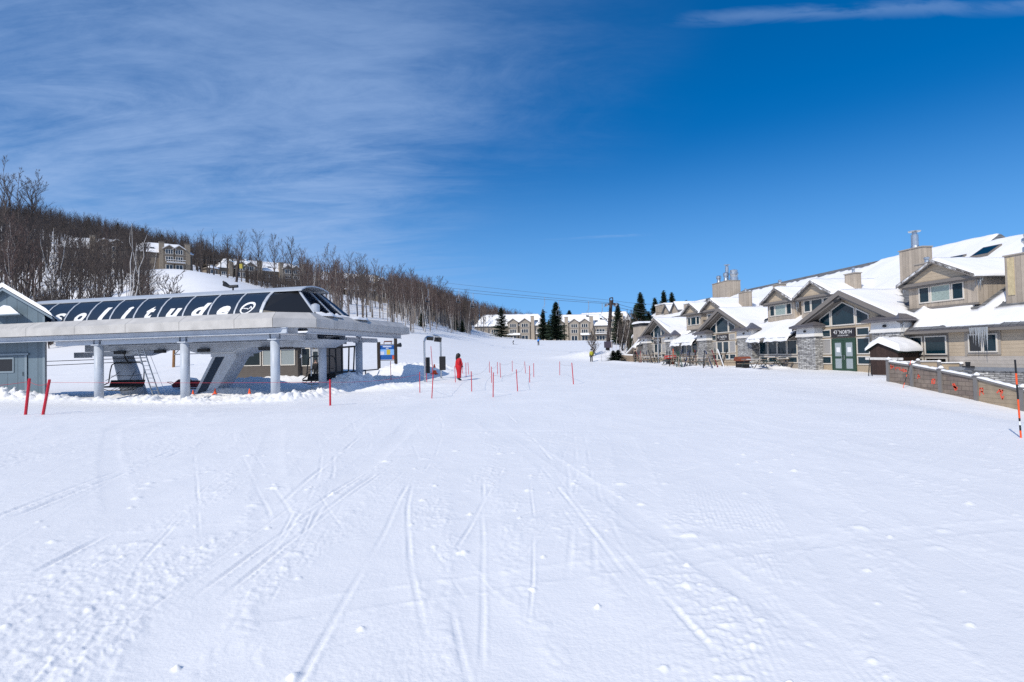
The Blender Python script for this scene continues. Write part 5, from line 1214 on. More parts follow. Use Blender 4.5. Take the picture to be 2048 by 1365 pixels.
    for pt, nm in (((-.033, .108, .02), 'eye'), ((.033, .108, .02), 'eye')):
        if not helmet:
            m = MB(); m.blob(hp+Vector(pt), .011, .008, .008, 0, 1, 0, 8, 6); h = m.build('eye', [BLACKM], None); h.parent = body
    return body
rp = on_ground(918, 762)
person(rp, rad(-80), 'person in a red ski suit with long dark hair standing by the queue poles', (.50, .008, .018), (.50, .008, .018), {'wrL': (-.17, .16, .98), 'hdL': (-.12, .21, .97), 'wrR': (.17, .16, .98), 'hdR': (.12, .21, .95), 'crown': (0, -.005, 1.71)}, 'long', H=1.76, bulk=2.0)
p = Vector((atd(632, 763, 44.2).x, 44.2, 0)); p.z = gz(p.x, p.y)
person(p, rad(180), 'person in black winter clothes standing outside the cabin door', (.012, .012, .014), (.012, .012, .014), helmet=(.012, .012, .014), H=1.76, bulk=1.15)
yp = on_ground(1183, 724); yp = Vector((atd(1183, 724, 80).x, 80, 0)); yp.z = gz(yp.x, yp.y)
person(yp, rad(10), 'person in a yellow-green jacket and black trousers standing on the piste', (.42, .40, .03), (.012, .012, .014), helmet=(.012, .012, .014), H=1.78, bulk=1.15)
bp_ = Vector((atd(1077, 689, 140).x, 140, 0)); bp_.z = gz(bp_.x, bp_.y)
person(bp_, rad(170), 'skier in a bright blue jacket with raised elbow before the townhouses', (.012, .21, .68), (.012, .014, .03), {'elL': (-.34, -.05, 1.24), 'wrL': (-.46, .05, 1.4), 'hdL': (-.48, .07, 1.46)}, helmet=(.012, .21, .68), H=1.85, bulk=1.2)
wp = Vector((atd(1027, 688.5, 138).x, 138, 0)); wp.z = gz(wp.x, wp.y)
person(wp, rad(90), 'skier in a white jacket and black trousers crossing before the townhouses', (.78, .78, .80), (.012, .012, .014), {'kneeL': (-.11, .16, .5), 'kneeR': (.11, .14, .5), 'hipL': (-.1, -.04, .8), 'hipR': (.1, -.04, .8), 'pelvis': (0, -.06, .86), 'chest': (0, .1, 1.2), 'waist': (0, 0, 1.02)}, helmet=(.78, .78, .8), H=1.8, bulk=1.15)
tp = Vector((atd(1271, 724, 78).x, 78, 0)); tp.z = gz(tp.x, tp.y)
person(tp, rad(60), 'person in dark clothes standing at the far end of the lodge terrace', (.014, .012, .02), (.010, .010, .014), helmet=(.012, .012, .014), H=1.8, bulk=1.3)
# ------------------------------------------------------------------ skis
def ski_mesh(col, L_=1.7, w_=.075):
    m = MB(); n = 12; P = []
    for i in range(n+1):
        q = i/n; z = L_*q; cur = .10*max(0, (q-.86)/.14)**2+.02*max(0, (.06-q)/.06)**2; ww = w_*(.5+.18*abs(q-.45)*2)*(1 if q < .93 else max(.15, (1-q)/.07))
        P += [(-ww, cur-.008, z), (ww, cur-.008, z), (ww, cur+.008, z), (-ww, cur+.008, z)]
    m.add(P, [(4*i+a, 4*i+(a+1) % 4, 4*i+4+(a+1) % 4, 4*i+4+a) for i in range(n) for a in range(4)]+[(0, 1, 2, 3)])
    b = MB(); T = lambda a, c, z: Vector((a, c, z)); b.box(T, -.03, .03, .008, .05, L_*.40, L_*.48); b.box(T, -.03, .03, .008, .06, L_*.52, L_*.60)
    return m, b
SKC = [('black', (.02, .02, .025)), ('dark red', (.16, .02, .025)), ('dark green', (.02, .06, .045)), ('white', (.72, .72, .72)), ('dark blue', (.02, .035, .09)), ('orange', (.60, .12, .03))]
SKP = []
for nm, c in SKC:
    a, b = ski_mesh(c); me_o = a.build('ski', [mat('ski_'+nm.replace(' ', '_'), c, .35)], None); bd_ = b.build('binding', [BLACKM], None); bd_.parent = me_o; SKP.append(me_o)
_used = set()
def put_ski(ci, loc, rot, label, group):
    src = SKP[ci]
    if ci not in _used: o = src; _used.add(ci)
    else:
        o = src.copy(); COL.objects.link(o)
        for ch in src.children: c = ch.copy(); COL.objects.link(c); c.parent = o
    o.location = loc; o.rotation_euler = rot
    return tag(o, label, 'ski', group)
for (pp, yaw, d_, who) in ((bp_, 170, (.11, -.11), 'the skier in blue'), (wp, 90, (.11, -.11), 'the skier in white')):
    for x in d_:
        v = Matrix.Rotation(rad(yaw), 3, 'Z') @ Vector((x, -.75, .02)); put_ski(0, pp+v, (rad(-90), 0, rad(yaw)), 'dark ski flat on the snow under '+who, 'skis worn on the piste')
for k, (px, dx) in enumerate(((1204, 0), (1210, .3))):
    p = Vector((atd(px, 725, 79).x+dx, 79+.3*k, 0)); p.z = gz(p.x, p.y)+.03; put_ski(0, p, (rad(-90), 0, rad(-70+25*k)), 'dark ski lying on the snow right of the person in yellow-green', 'skis lying on the piste')
# slim rods upright beside the lying skis
for k, px in enumerate((1203, 1212)):
    p = Vector((atd(px, 725, 79).x, 79, 0)); p.z = gz(p.x, p.y); m = MB(); m.tube((0, 0, -.1), (.02, 0, 1.35), .012, .012, 6); m.lathe((0, 0, .08), [(.05, 0), (.05, .01)], 8); o = m.build('ski_pole', [DARKM], None); o.location = p
    tag(o, 'thin ski pole planted upright beside the skis lying on the piste', 'ski pole', 'ski poles planted on the piste')
# ------------------------------------------------------------------ terrace furniture
TBW = mat('weathered_table_wood', (.27, .21, .16), .8, nz=(.2, 8)); TBF = mat('dark_table_frame', (.03, .05, .045), .5)
def make_table():
    t = thing('picnic_table', Vector((0, 0, 0)), 'x', 'picnic table', 'picnic tables on the terrace')
    T = lambda a, b, c: Vector((a, b, c))
    m = MB()
    for k in range(4): m.box(T, -.95, .95, -.37+.19*k, -.20+.19*k, .72, .76)
    tt = m.build('tabletop', [TBW], t)
    m = MB(); m.box(T, -.5, .62, -.2, .26, .763, .80); m.build('snow_layer', [SNOW], tt)
    for s_ in (-1, 1):
        m = MB(); m.box(T, -.95, .95, s_*.72-.13, s_*.72+.13, .42, .46); m.build('bench', [TBW], t)
    for sx in (-1, 1):
        for s_ in (-1, 1):
            m = MB(); m.path([T(sx*.7, s_*.2, .72), T(sx*.7, s_*.72, .02), T(sx*.7, s_*.85, .0)], .03, 6); m.path([T(sx*.7, 0, .40), T(sx*.7, s_*.8, .40)], .025, 6); m.build('leg', [TBF], t)
    return t
def tgt(px, d): 
    p = Vector((atd(px, 730, d).x, d, 0)); p.z = gz(p.x, p.y); return p
tb = make_table()
TABLES = [(1508, 45.5, 20, 'picnic table with a snowy top, nearest to the stone pillar by the green doors'), (1543, 46.5, 75, 'picnic table half behind the nearest snowy one, below the window band'), (1412, 52, 40, 'picnic table in front of the second gable, left of the crossed dark skis'),
          (1368, 55, 10, 'picnic table left of the second gable crowded with leaning skis'), (1390, 57.5, 60, 'picnic table beside the stone pillar left of the second gable'), (1328, 63, 30, 'picnic table before the third gable beside a red barrel grill'), (1308, 68, 70, 'picnic table at the foot of the third gable pillars'),
          (1285, 73, 20, 'picnic table nearest the annex at the far end of the terrace'), (1462, 49.5, -20, 'picnic table between the ski rack and the rust-lidded grill'), (1398, 54.5, -35, 'picnic table tucked behind another, left of the second gable doors'), (1345, 58.5, 50, 'picnic table just left of the red barrel grill'), (1297, 69.5, -25, 'picnic table beside skis halfway along the far terrace'), (1570, 47.5, 15, 'picnic table close under the window band beside the stone pillar')]
for i, (px, d, a, lb) in enumerate(TABLES):
    o = tb if i == 0 else dup(tb); o.location = tgt(px, d); o.rotation_euler = (0, 0, rad(a)); o['label'] = lb
def make_rack():
    t = thing('ski_rack', Vector((0, 0, 0)), 'x', 'ski rack', 'ski racks on the terrace')
    m = MB(); T = lambda a, b, c: Vector((a, b, c))
    for sx in (-1, 1):
        for s_ in (-1, 1): m.tube(T(sx*.8, s_*.45, 0), T(sx*.8, 0, 1.0), .03, .03, 6)
    m.build('trestle', [TBW], t)
    m = MB(); m.tube(T(-.95, 0, 1.0), T(.95, 0, 1.0), .035, .035, 6); m.build('top_bar', [TBW], t)
    m = MB(); m.tube(T(-.95, .25, .45), T(.95, .25, .45), .03, .03, 6); m.build('lower_bar', [TBW], t)
    return t
rk_ = make_rack(); rr = random.Random(8)
RACKS = [(1432, 48.5, 12, 6, 'ski rack with crossed dark skis in front of the second gable'), (1375, 53.5, -10, 6, 'wooden ski rack full of skis left of the second gable'), (1360, 56, 15, 5, 'wooden ski rack behind the tables near the third gable'), (1316, 65, 5, 5, 'ski rack near the grey pole by the third gable'),
         (1292, 71, -15, 6, 'ski rack full of dark skis close to the annex'), (1280, 75, 10, 4, 'ski rack beside the person in dark clothes on the terrace')]
for i, (px, d, a, n, lb) in enumerate(RACKS):
    o = rk_ if i == 0 else dup(rk_); p = tgt(px, d); o.location = p; o.rotation_euler = (0, 0, rad(a)); o['label'] = lb
    for k in range(n):
        x = -.85+1.7*k/(n-1)+rr.uniform(-.1, .1); s_ = -1 if rr.random() < .7 else 1
        v = Matrix.Rotation(rad(a), 3, 'Z') @ Vector((x, s_*.48, 0)); ci = rr.choice((0, 0, 0, 0, 0, 2, 2, 1, 4, 0, 0)); q = p+v; q.z = gz(q.x, q.y)
        put_ski(ci, q, (rad(s_*24), rad(rr.uniform(-16, 16)), rad(a)), '%s ski on the %s' % (SKC[ci][0], lb.split(' full')[0].split(' with crossed')[0]+lb[len(lb.split(' full')[0].split(' with crossed')[0]):].replace(' full of skis', '').replace(' full of dark skis', '').replace(' with crossed dark skis', '')), 'skis leaning on terrace racks')
p = tgt(1448, 47.8); put_ski(3, p, (rad(-12), rad(-14), 0), 'white ski standing tilted right of the rack with crossed dark skis', 'skis leaning on terrace racks')
p = tgt(1346, 59.5); put_ski(5, p, (0, rad(2), 0), 'orange ski standing upright near the barrel grill', 'skis leaning on terrace racks')
def grill(p, yaw, label, lid):
    t = thing('barrel_grill', p, label, 'grill', 'grills on the terrace'); R = Matrix.Rotation(yaw, 3, 'Z'); T = lambda a, b, c: p+R @ Vector((a, b, c))
    m = MB(); m.box(T, -.42, .42, -.35, .35, .0, .62); m.build('firebox', [BLACKM], t)
    m = MB(); m.prism(T, [(-.4, .62), (.4, .62), (.4, .8), (.26, .98), (-.26, .98), (-.4, .8)], -.55, .55, ax='a'); m.build('lid', [lid], t)
    m = MB(); m.tube(T(-.4, -.47, .78), T(.4, -.47, .78), .02, .02, 6); m.build('handle', [GALVM], t)
RUST = mat('rusty_lid', (.22, .06, .03), .6, nz=(.3, 6))
grill(tgt(1485, 48.2), rad(10), 'black grill with rust brown lid on the terrace near the window band', RUST)
grill(tgt(1341, 60.5), rad(0), 'small red-lidded grill on the terrace before the third gable', mat('red_lid', (.42, .03, .02), .45))
# grey pole with cross arms at the third gable
p = tgt(1317.5, 64); m = MB(); m.tube((0, 0, -.3), (0, 0, 3.4), .05, .045, 8); m.tube((-.55, 0, 2.95), (.6, 0, 3.0), .04, .04, 6); m.tube((-.4, 0, 2.2), (.4, 0, 2.2), .03, .03, 6); o = m.build('lamp_pole', [GALVM], None); o.location = p
tag(o, 'grey steel pole with short cross arms in front of the third gable', 'pole')
# planter wall and two round evergreen bushes at the far end
pa, pb_ = tgt(1242, 82), tgt(1266, 80); d = pb_-pa; l = d.length
t = thing('board_planter', pa, 'low tan board planter at the far end of the terrace', 'planter'); T = rect_T(pa, d.normalized(), Vector((-d.y, d.x, 0)).normalized())
m = MB(); m.box(T, 0, l, 0, 1.2, -.3, .85); m.build('box', [TBW], t); m = MB(); m.box(T, .05, l-.05, .05, 1.15, .853, 1.0); m.build('snow_layer', [SNOW], t)

for i, o in enumerate(SKP):
    if i not in _used:
        for ch in list(o.children): bpy.data.objects.remove(ch)
        bpy.data.objects.remove(o)
# ------------------------------------------------------------------ townhouses
HSID = mat('beige_house_siding', (.31, .27, .225), .7, nz=(.08, .5), kind='lap', sc=.35, bump=(.3, .02))
HTRIM = mat('beige_house_trim', (.25, .215, .18), .65); HSID2 = mat('brown_house_siding', (.20, .165, .13), .75, nz=(.08, .5), kind='lap', sc=.35, bump=(.3, .02)); HCH2 = mat('brown_chimney_siding', (.27, .22, .165), .7, nz=(.06, 1))
HCH = mat('tan_chimney_siding', (.37, .31, .245), .7, nz=(.06, 1))
HGL = mat('dark_house_glass', (.012, .02, .03), .06, 0, .8)
def hwin(T, a0, a1, c0, c1, b, n, root):
    m = MB(); f = .09
    m.box(T, a0-f, a1+f, b-.07, b, c0-f, c0); m.box(T, a0-f, a1+f, b-.07, b, c1, c1+f)
    for k in range(n+1):
        a = a0+(a1-a0)*k/n; m.box(T, a-f, a+f, b-.07, b, c0, c1)
    fr = m.build('window', [FRAMEM], root); m = MB(); m.box(T, a0, a1, b-.03, b-.004, c0, c1); m.build('pane', [HGL], fr)
def snow_slab(T, poly, b0, b1, parent, ax='b', name='snow_layer'):
    m = MB(); m.prism(T, poly, b0, b1, ax=ax); return m.build(name, [SNOW], parent)
def townhouse(A, B, units, label, we=6.6, wr=11.9, dep=11., sink=4., gpk=9.7, end='hip', group='townhouses on the slopes', dark=False):
    HSID, HCH = (globals()['HSID2'], globals()['HCH2']) if dark else (globals()['HSID'], globals()['HCH'])
    A = Vector(A); B = Vector(B); zb = min(A.z, B.z); d = B-A; d.z = 0; L_ = d.length; ax = d.normalized(); ay = Vector((-ax.y, ax.x, 0))
    t = thing('townhouse', Vector(((A.x+B.x)/2, (A.y+B.y)/2, zb)), label, 'townhouse', group)
    T = rect_T(Vector((A.x, A.y, zb)), ax, ay)
    m = MB(); m.box(T, 0, L_, 0, dep, -sink, we); 
    if end == 'gable': m.prism(T, [(0, we), (dep, we), (dep/2, wr-.3)], 0, .3, ax='a'); m.prism(T, [(0, we), (dep, we), (dep/2, wr-.3)], L_-.3, L_, ax='a')
    m.build('wall', [HSID], t)
    e = .6; hp = 3.2 if end == 'hip' else -e; h0, h1 = hp, L_-hp; mid = dep/2
    P = [T(-e, -e, we), T(L_+e, -e, we), T(L_+e, dep+e, we), T(-e, dep+e, we), T(h0, mid, wr), T(h1, mid, wr)]
    m = MB(); m.add(P, [(0, 1, 5, 4), (1, 2, 5), (2, 3, 4, 5), (3, 0, 4), (3, 2, 1, 0)]); rf = m.build('roof', [HTRIM], t)
    # snow follows the roof, bare here and there along the ridge
    sl = (wr-we)/(mid+e)
    sheet(T, -e, L_+e, -e, mid, .55, lambda S, Nn: we+sl*(Nn+e)+.03, [], .32, lambda S, Nn: np.minimum(np.minimum(Nn+e+.1, mid+.25-Nn), np.minimum((S+e)-(Nn+e)*(h0+e)/(mid+e), (L_+e-S)-(Nn+e)*(L_+e-h1)/(mid+e))+.4), None, 'snow_layer', rf, int(L_*7) % 50, .1)
    sheet(lambda a, b, c: T(a, dep-b, c), -e, L_+e, -e, mid, .8, lambda S, Nn: we+sl*(Nn+e)+.03, [], .3, lambda S, Nn: np.minimum(np.minimum(Nn+e+.1, mid+.25-Nn), np.minimum((S+e)-(Nn+e)*(h0+e)/(mid+e), (L_+e-S)-(Nn+e)*(L_+e-h1)/(mid+e))+.4), None, 'snow_layer', rf, int(L_*5) % 50, .1)
    for u in units:
        k = u[0]
        if k == 'chim':
            c = u[1]*L_; m = MB(); w_ = .75; m.box(T, c-w_, c+w_, -1.2, .2, -sink, gpk+.9); ch = m.build('chimney', [HCH], t); m = MB(); m.box(T, c-.85, c+.85, -1.3, .3, gpk+.9, gpk+1.05); m.build('cap', [HTRIM], ch)
        elif k == 'gable':
            c, hw = u[1]*L_, u[2]; ge = gpk-hw*.75
            m = MB(); m.box(T, c-hw, c+hw, -1.2, .2, -sink, ge); m.prism(T, [(c-hw, ge), (c+hw, ge), (c, gpk-.15)], -1.2, 4.5); g = m.build('gable_bay', [HSID], t)
            m = MB()
            for sg in (-1, 1): m.prism(T, [(c+sg*(hw+.4), ge-.25), (c+sg*(hw+.4), ge-.02), (c, gpk+.12), (c, gpk-.13)], -1.6, 5)
            m.box(T, c-hw-.05, c+hw+.05, -1.26, -1.2, 5.55, 5.8); m.build('gable_trim', [HTRIM], g)
            m = MB()
            for sg in (-1, 1): m.prism(T, [(c+sg*(hw+.35), ge), (c, gpk+.14), (c, gpk+.42), (c+sg*(hw+.30), ge+.26)], -1.5, 5)
            m.build('snow_layer', [SNOW], g)
            hwin(T, c-hw*.62, c+hw*.62, 6.0, 7.4, -1.2, 3, g); hwin(T, c-hw*.62, c+hw*.62, 3.5, 5.0, -1.2, 3, g); hwin(T, c-hw*.6, c+hw*.6, .2, 2.2, -1.2, 2, g)
        elif k == 'porch':
            a0, a1 = u[1]*L_, u[2]*L_
            m = MB(); m.prism(T, [(0, 3.3), (-2.6, 2.5), (-2.6, 2.35), (0, 2.9)], a0, a1, ax='a')
            for a in (a0+.2, a1-.2): m.box(T, a-.1, a+.1, -2.4, -2.2, -sink, 2.4)
            p_ = m.build('porch', [HTRIM], t); snow_slab(T, [(-1.22, 3.0), (-2.7, 2.52), (-2.6, 2.8), (-1.22, 3.45)], a0-.1, a1+.1, p_, 'a')
        elif k == 'balc':
            a0, a1 = u[1]*L_, u[2]*L_; m = MB(); m.box(T, a0, a1, -1.8, 0, 2.7, 2.9); m.box(T, a0, a1, -1.8, -1.72, 3.75, 3.85)
            for q in range(int((a1-a0)/.5)+1): m.box(T, a0+q*.5, a0+q*.5+.06, -1.8, -1.74, 2.9, 3.75)
            bl = m.build('balcony', [HTRIM], t); m = MB(); m.box(T, a0+.1, a1-.1, -1.7, -.1, 2.903, 3.35); m.box(T, a0, a1, -1.84, -1.68, 3.853, 3.98); m.build('snow_layer', [SNOW], bl)
            mid_ = (a0+a1)/2; w_ = (a1-a0)*.36; hwin(T, mid_-w_, mid_+w_, 3.3, 5.0, 0, 3, t); hwin(T, mid_-w_, mid_+w_, .3, 2.1, 0, 3, t)
        elif k == 'win': hwin(T, u[1]*L_-u[2], u[1]*L_+u[2], u[3], u[4], 0, u[5], t)
        elif k == 'skyl':
            c = u[1]*L_; b = 1.6; z = we+sl*(b+e); m = MB(); m.box(T, c-.6, c+.6, b-.5, b+.5, z-.2, z+.55); m.build('skylight', [HGL], t)
    return t
def grd(px, py, d, dz=0.):
    p = atd(px, py, d); return Vector((p.x, p.y, p.z+dz))
townhouse(grd(952, 679, 250), grd(1094, 681, 250), [('win', .08, 1.3, 3.2, 4.8, 3), ('win', .08, 1.4, .3, 1.9, 3), ('balc', .2, .33), ('gable', .525, 2.2), ('gable', .69, 2.3), ('porch', .44, .62), ('chim', .80), ('skyl', .86), ('skyl', .93), ('balc', .84, .98)], 'beige townhouse row with paired gables at the left end of the far piste')
townhouse(grd(1107, 680, 252), grd(1219, 681, 252), [('gable', .10, 2.0), ('chim', .235), ('gable', .37, 2.2), ('gable', .555, 2.2), ('porch', .48, .66), ('chim', .68), ('skyl', .78), ('balc', .74, .95)], 'beige townhouse row with two tall chimneys behind the lift tower and bare tree')
m = None
townhouse(grd(1150, 666, 330), grd(1262, 664, 320), [('chim', .3), ('gable', .5, 2.2), ('gable', .68, 2.2), ('chim', .85)], 'snow-roofed house higher up behind the lift tower', gpk=9.5)
townhouse(grd(118, 536, 178), grd(252, 540, 186), [('chim', .5), ('gable', .68, 2.1), ('gable', .87, 2.1), ('balc', .05, .4), ('skyl', .3)], 'townhouse high on the wooded hill behind white birches, farthest left', dark=True, we=6.4, wr=10.6)
townhouse(grd(266, 540, 186), grd(384, 546, 196), [('chim', .47), ('gable', .60, 1.7), ('gable', .77, 1.7), ('chim', .92), ('balc', .55, .88), ('skyl', .2), ('skyl', .32)], 'townhouse with two tall chimneys directly above the white snow mound', dark=True, we=6.2, wr=10.2, gpk=8.8)
townhouse(grd(437, 570, 204), grd(610, 581, 224), [('chim', .13), ('gable', .24, 2.0), ('gable', .34, 2.0), ('chim', .45), ('skyl', .58), ('chim', .70), ('gable', .78, 1.9), ('gable', .88, 1.9), ('chim', .97), ('balc', .02, .11), ('balc', .5, .68), ('balc', .73, .93)], 'long townhouse row with four chimneys above the lift station hood', dark=True, we=6.4, wr=10.6, gpk=9.0)
townhouse(grd(416, 553, 196), grd(436, 556, 199), [('win', .5, .8, 1.2, 2.6, 2)], 'small snow-roofed cabin at the left end of the long townhouse row', dark=True, we=3.0, wr=4.8, dep=5, sink=3, gpk=5)
townhouse(grd(640, 588, 238), grd(772, 597, 256), [('win', .07, 1.2, 3.0, 4.4, 2), ('chim', .30), ('gable', .42, 2.0), ('gable', .53, 2.0), ('chim', .63), ('skyl', .74), ('chim', .84), ('gable', .93, 1.9), ('balc', .34, .6), ('balc', .68, .82)], 'townhouse row behind tall bare trees right of the station hood', dark=True, we=6.4, wr=10.6, gpk=8.8)
# ------------------------------------------------------------------ lift towers, cables, chairs on the line
RUSTST = mat('brown_steel', (.055, .042, .04), .6, .3, nz=(.15, 2))
def tower(bpx, bpy_, tpx, tpy, d, armpx, label, pad=False):
    b = atd(bpx, bpy_, d); t = atd(tpx, tpy, d); o = thing('lift_tower', b, label, 'lift tower', 'lift towers'); d_ = (t-b).normalized()
    m = MB(); m.tube(b-d_*3, t, .36, .26, 12); m.build('mast', [RUSTST], o)
    zc = t.z-.9; a0, a1 = atd(armpx[0], tpy+8, d), atd(armpx[1], tpy+7, d); m = MB(); T = rect_T((0, d, 0), Vector((1, 0, 0)), Vector((0, 1, 0)))
    m.box(T, a0.x, a1.x, -.15, .15, a0.z-.14, a0.z+.14); m.build('crossarm', [RUSTST], o)
    for a in (a0, a1):
        m = MB(); m.box(T, a.x-.12, a.x+.12, -1.1, 1.1, a.z-.35, a.z-.18)
        for q in (-.9, -.3, .3, .9): m.tube((a.x-.1, d+q, a.z-.1), (a.x+.1, d+q, a.z-.1), .2, .2, 10)
        m.build('sheave_train', [GALVM], o)
    m = MB(); m.path([t+Vector((-.25, 0, -.6)), t+Vector((-.25, 0, .35)), t+Vector((.25, 0, .45)), t+Vector((.25, 0, -.6))], .09, 6); m.build('lifting_frame', [RUSTST], o)
    m = MB()
    for k in range(int((t-b).length/.5)): q = b.lerp(t, .1+.8*k*.5/(t-b).length); m.tube(q+Vector((-.6, -.3, 0)), q+Vector((.1, -.35, 0)), .025, .025, 4)
    m.build('climbing_rungs', [RUSTST], o)
    return o, a0, a1, t
tw, ca0, ca1, ct = tower(1216, 690, 1222.5, 601, 95, (1212.5, 1231), 'brown steel lift tower with crossarm left of the birch grove')
m = MB(); b = atd(1216.5, 690, 94.4); T = rect_T((b.x, b.y, b.z), Vector((1, 0, 0)), Vector((0, 1, 0))); m.box(T, -.62, .62, -.5, .5, -.5, .55); m.build('crash_pad', [mat('dark_violet_pad', (.055, .045, .07), .7)], tw)
t2, la0, la1, lt = tower(471, 582, 478.5, 513, 150, (464, 494), 'dark lift tower rising behind the station hood beside the snow mound')
m = MB(); b = atd(482.5, 533, 149.6); m.box(rect_T(b, Vector((1, 0, 0)), Vector((0, 1, 0))), -.35, .35, -.3, .3, -.6, .6); m.build('yellow_box', [mat('yellow_paint', (.42, .34, .05), .5)], t2)
m = MB(); b = atd(472.3, 573, 149.2); m.box(rect_T(b, Vector((1, 0, 0)), Vector((0, 1, 0))), -.42, .42, -.4, .4, -.9, .8); m.build('crash_pad', [mat('blue_pad', (.01, .16, .55), .6)], t2)
CAB = mat('steel_cable', (.06, .065, .07), .5, .5)
def cable(pts, label, sag, r_=.028):
    m = MB(); o0 = Vector(pts[0]); pp = []
    for a, b, s_ in zip(pts[:-1], pts[1:], sag):
        n = 24
        for k in range(n): q = k/n; pp.append(Vector(a).lerp(Vector(b), q)-Vector((0, 0, 4*s_*q*(1-q)))-o0)
    pp.append(Vector(pts[-1])-o0); m.path(pp, r_, 5); o = m.build('cable', [CAB], None); o.location = o0; return tag(o, label, 'cable', 'cables of the lift line')
endR0, endR1 = atd(1330, 630, 70), atd(1345, 628, 74)
startL = atd(372, 513, 190)
h0 = (startL, la0+Vector((0, 0, .1)), ca0+Vector((0, 0, .1)), endR0); h1 = (startL+Vector((5, 2, 0)), la1+Vector((0, 0, .1)), ca1+Vector((0, 0, .1)), endR1)
cable(h0, 'left haul cable running between the two lift towers', (.6, 1.3, .3)); cable(h1, 'right haul cable running between the two lift towers', (.6, 1.0, .3))
cable((lt, ct, endR1+Vector((0, 0, 1.2))), 'uppermost thin cable between the two lift tower tops', (.5, .2), .02)
lc = thing('line_chair', Vector((0, 0, 0)), 'x', 'chairlift chair', 'empty chairs on the lift line')
T = lambda a, b, c: Vector((a, b, c))
m = MB(); m.path([T(0, 0, 0), T(.02, 0, -1.2), T(.1, .25, -1.7)], .05, 6); m.build('hanger', [GALVM], lc)
m = MB(); m.box(T, -.55, .55, -.2, .25, -2.72, -2.66); m.build('seat', [DARKM], lc)
m = MB(); m.box(T, -.55, .55, .25, .29, -2.66, -2.45); m.build('backrest', [DARKM], lc)
m = MB(); m.path([T(-.57, .27, -2.7), T(-.5, .27, -1.85), T(.5, .27, -1.85), T(.57, .27, -2.7)], .02, 6); m.build('frame', [GALVM], lc)
first = True
def on_cable(h, s_, px):
    a, b = h[1], h[2]; best = None
    for k in range(2001):
        q = k/2000; p = a.lerp(b, q)-Vector((0, 0, 4*s_*q*(1-q))); x = 1024+1138*p.x/p.y
        if best is None or abs(x-px) < best[0]: best = (abs(x-px), p)
    return best[1]
for px, h, s_, lb in ((858, h0, 1.3, 'empty chair on the lift line before dark woods, farthest left'), (920, h1, 1.0, 'empty chair on the lift line before the reddish woods, left of a second chair'), (948, h0, 1.3, 'empty chair on the lift line before the reddish woods, right of a first chair'), (1091, h1, 1.0, 'empty chair on the lift line hanging left of the tallest spruce'),
                      (1119, h0, 1.3, 'empty chair on the lift line just right of the tallest spruce'), (1179, h1, 1.0, 'empty chair on the lift line left of the tower above townhouse roofs'), (1206, h0, 1.3, 'empty chair on the lift line nearest the brown tower')):
    p = on_cable(h, s_, px)
    if first: o = lc; first = False
    else: o = dup(lc)
    o.location = p; o.rotation_euler = (0, 0, rad(60)); o['label'] = lb
# snow gun lamp post near the left townhouse
p = atd(383, 534, 182); m = MB(); m.tube((0, 0, -1), (0, 0, 3.0), .12, .1, 8); m.blob((0, 0, 3.1), .35, .35, .3, 0, 1, 0); o = m.build('lamp_post', [DARKM], None); o.location = p; tag(o, 'dark lamp post at the right end of the townhouse above the snow mound', 'lamp post')
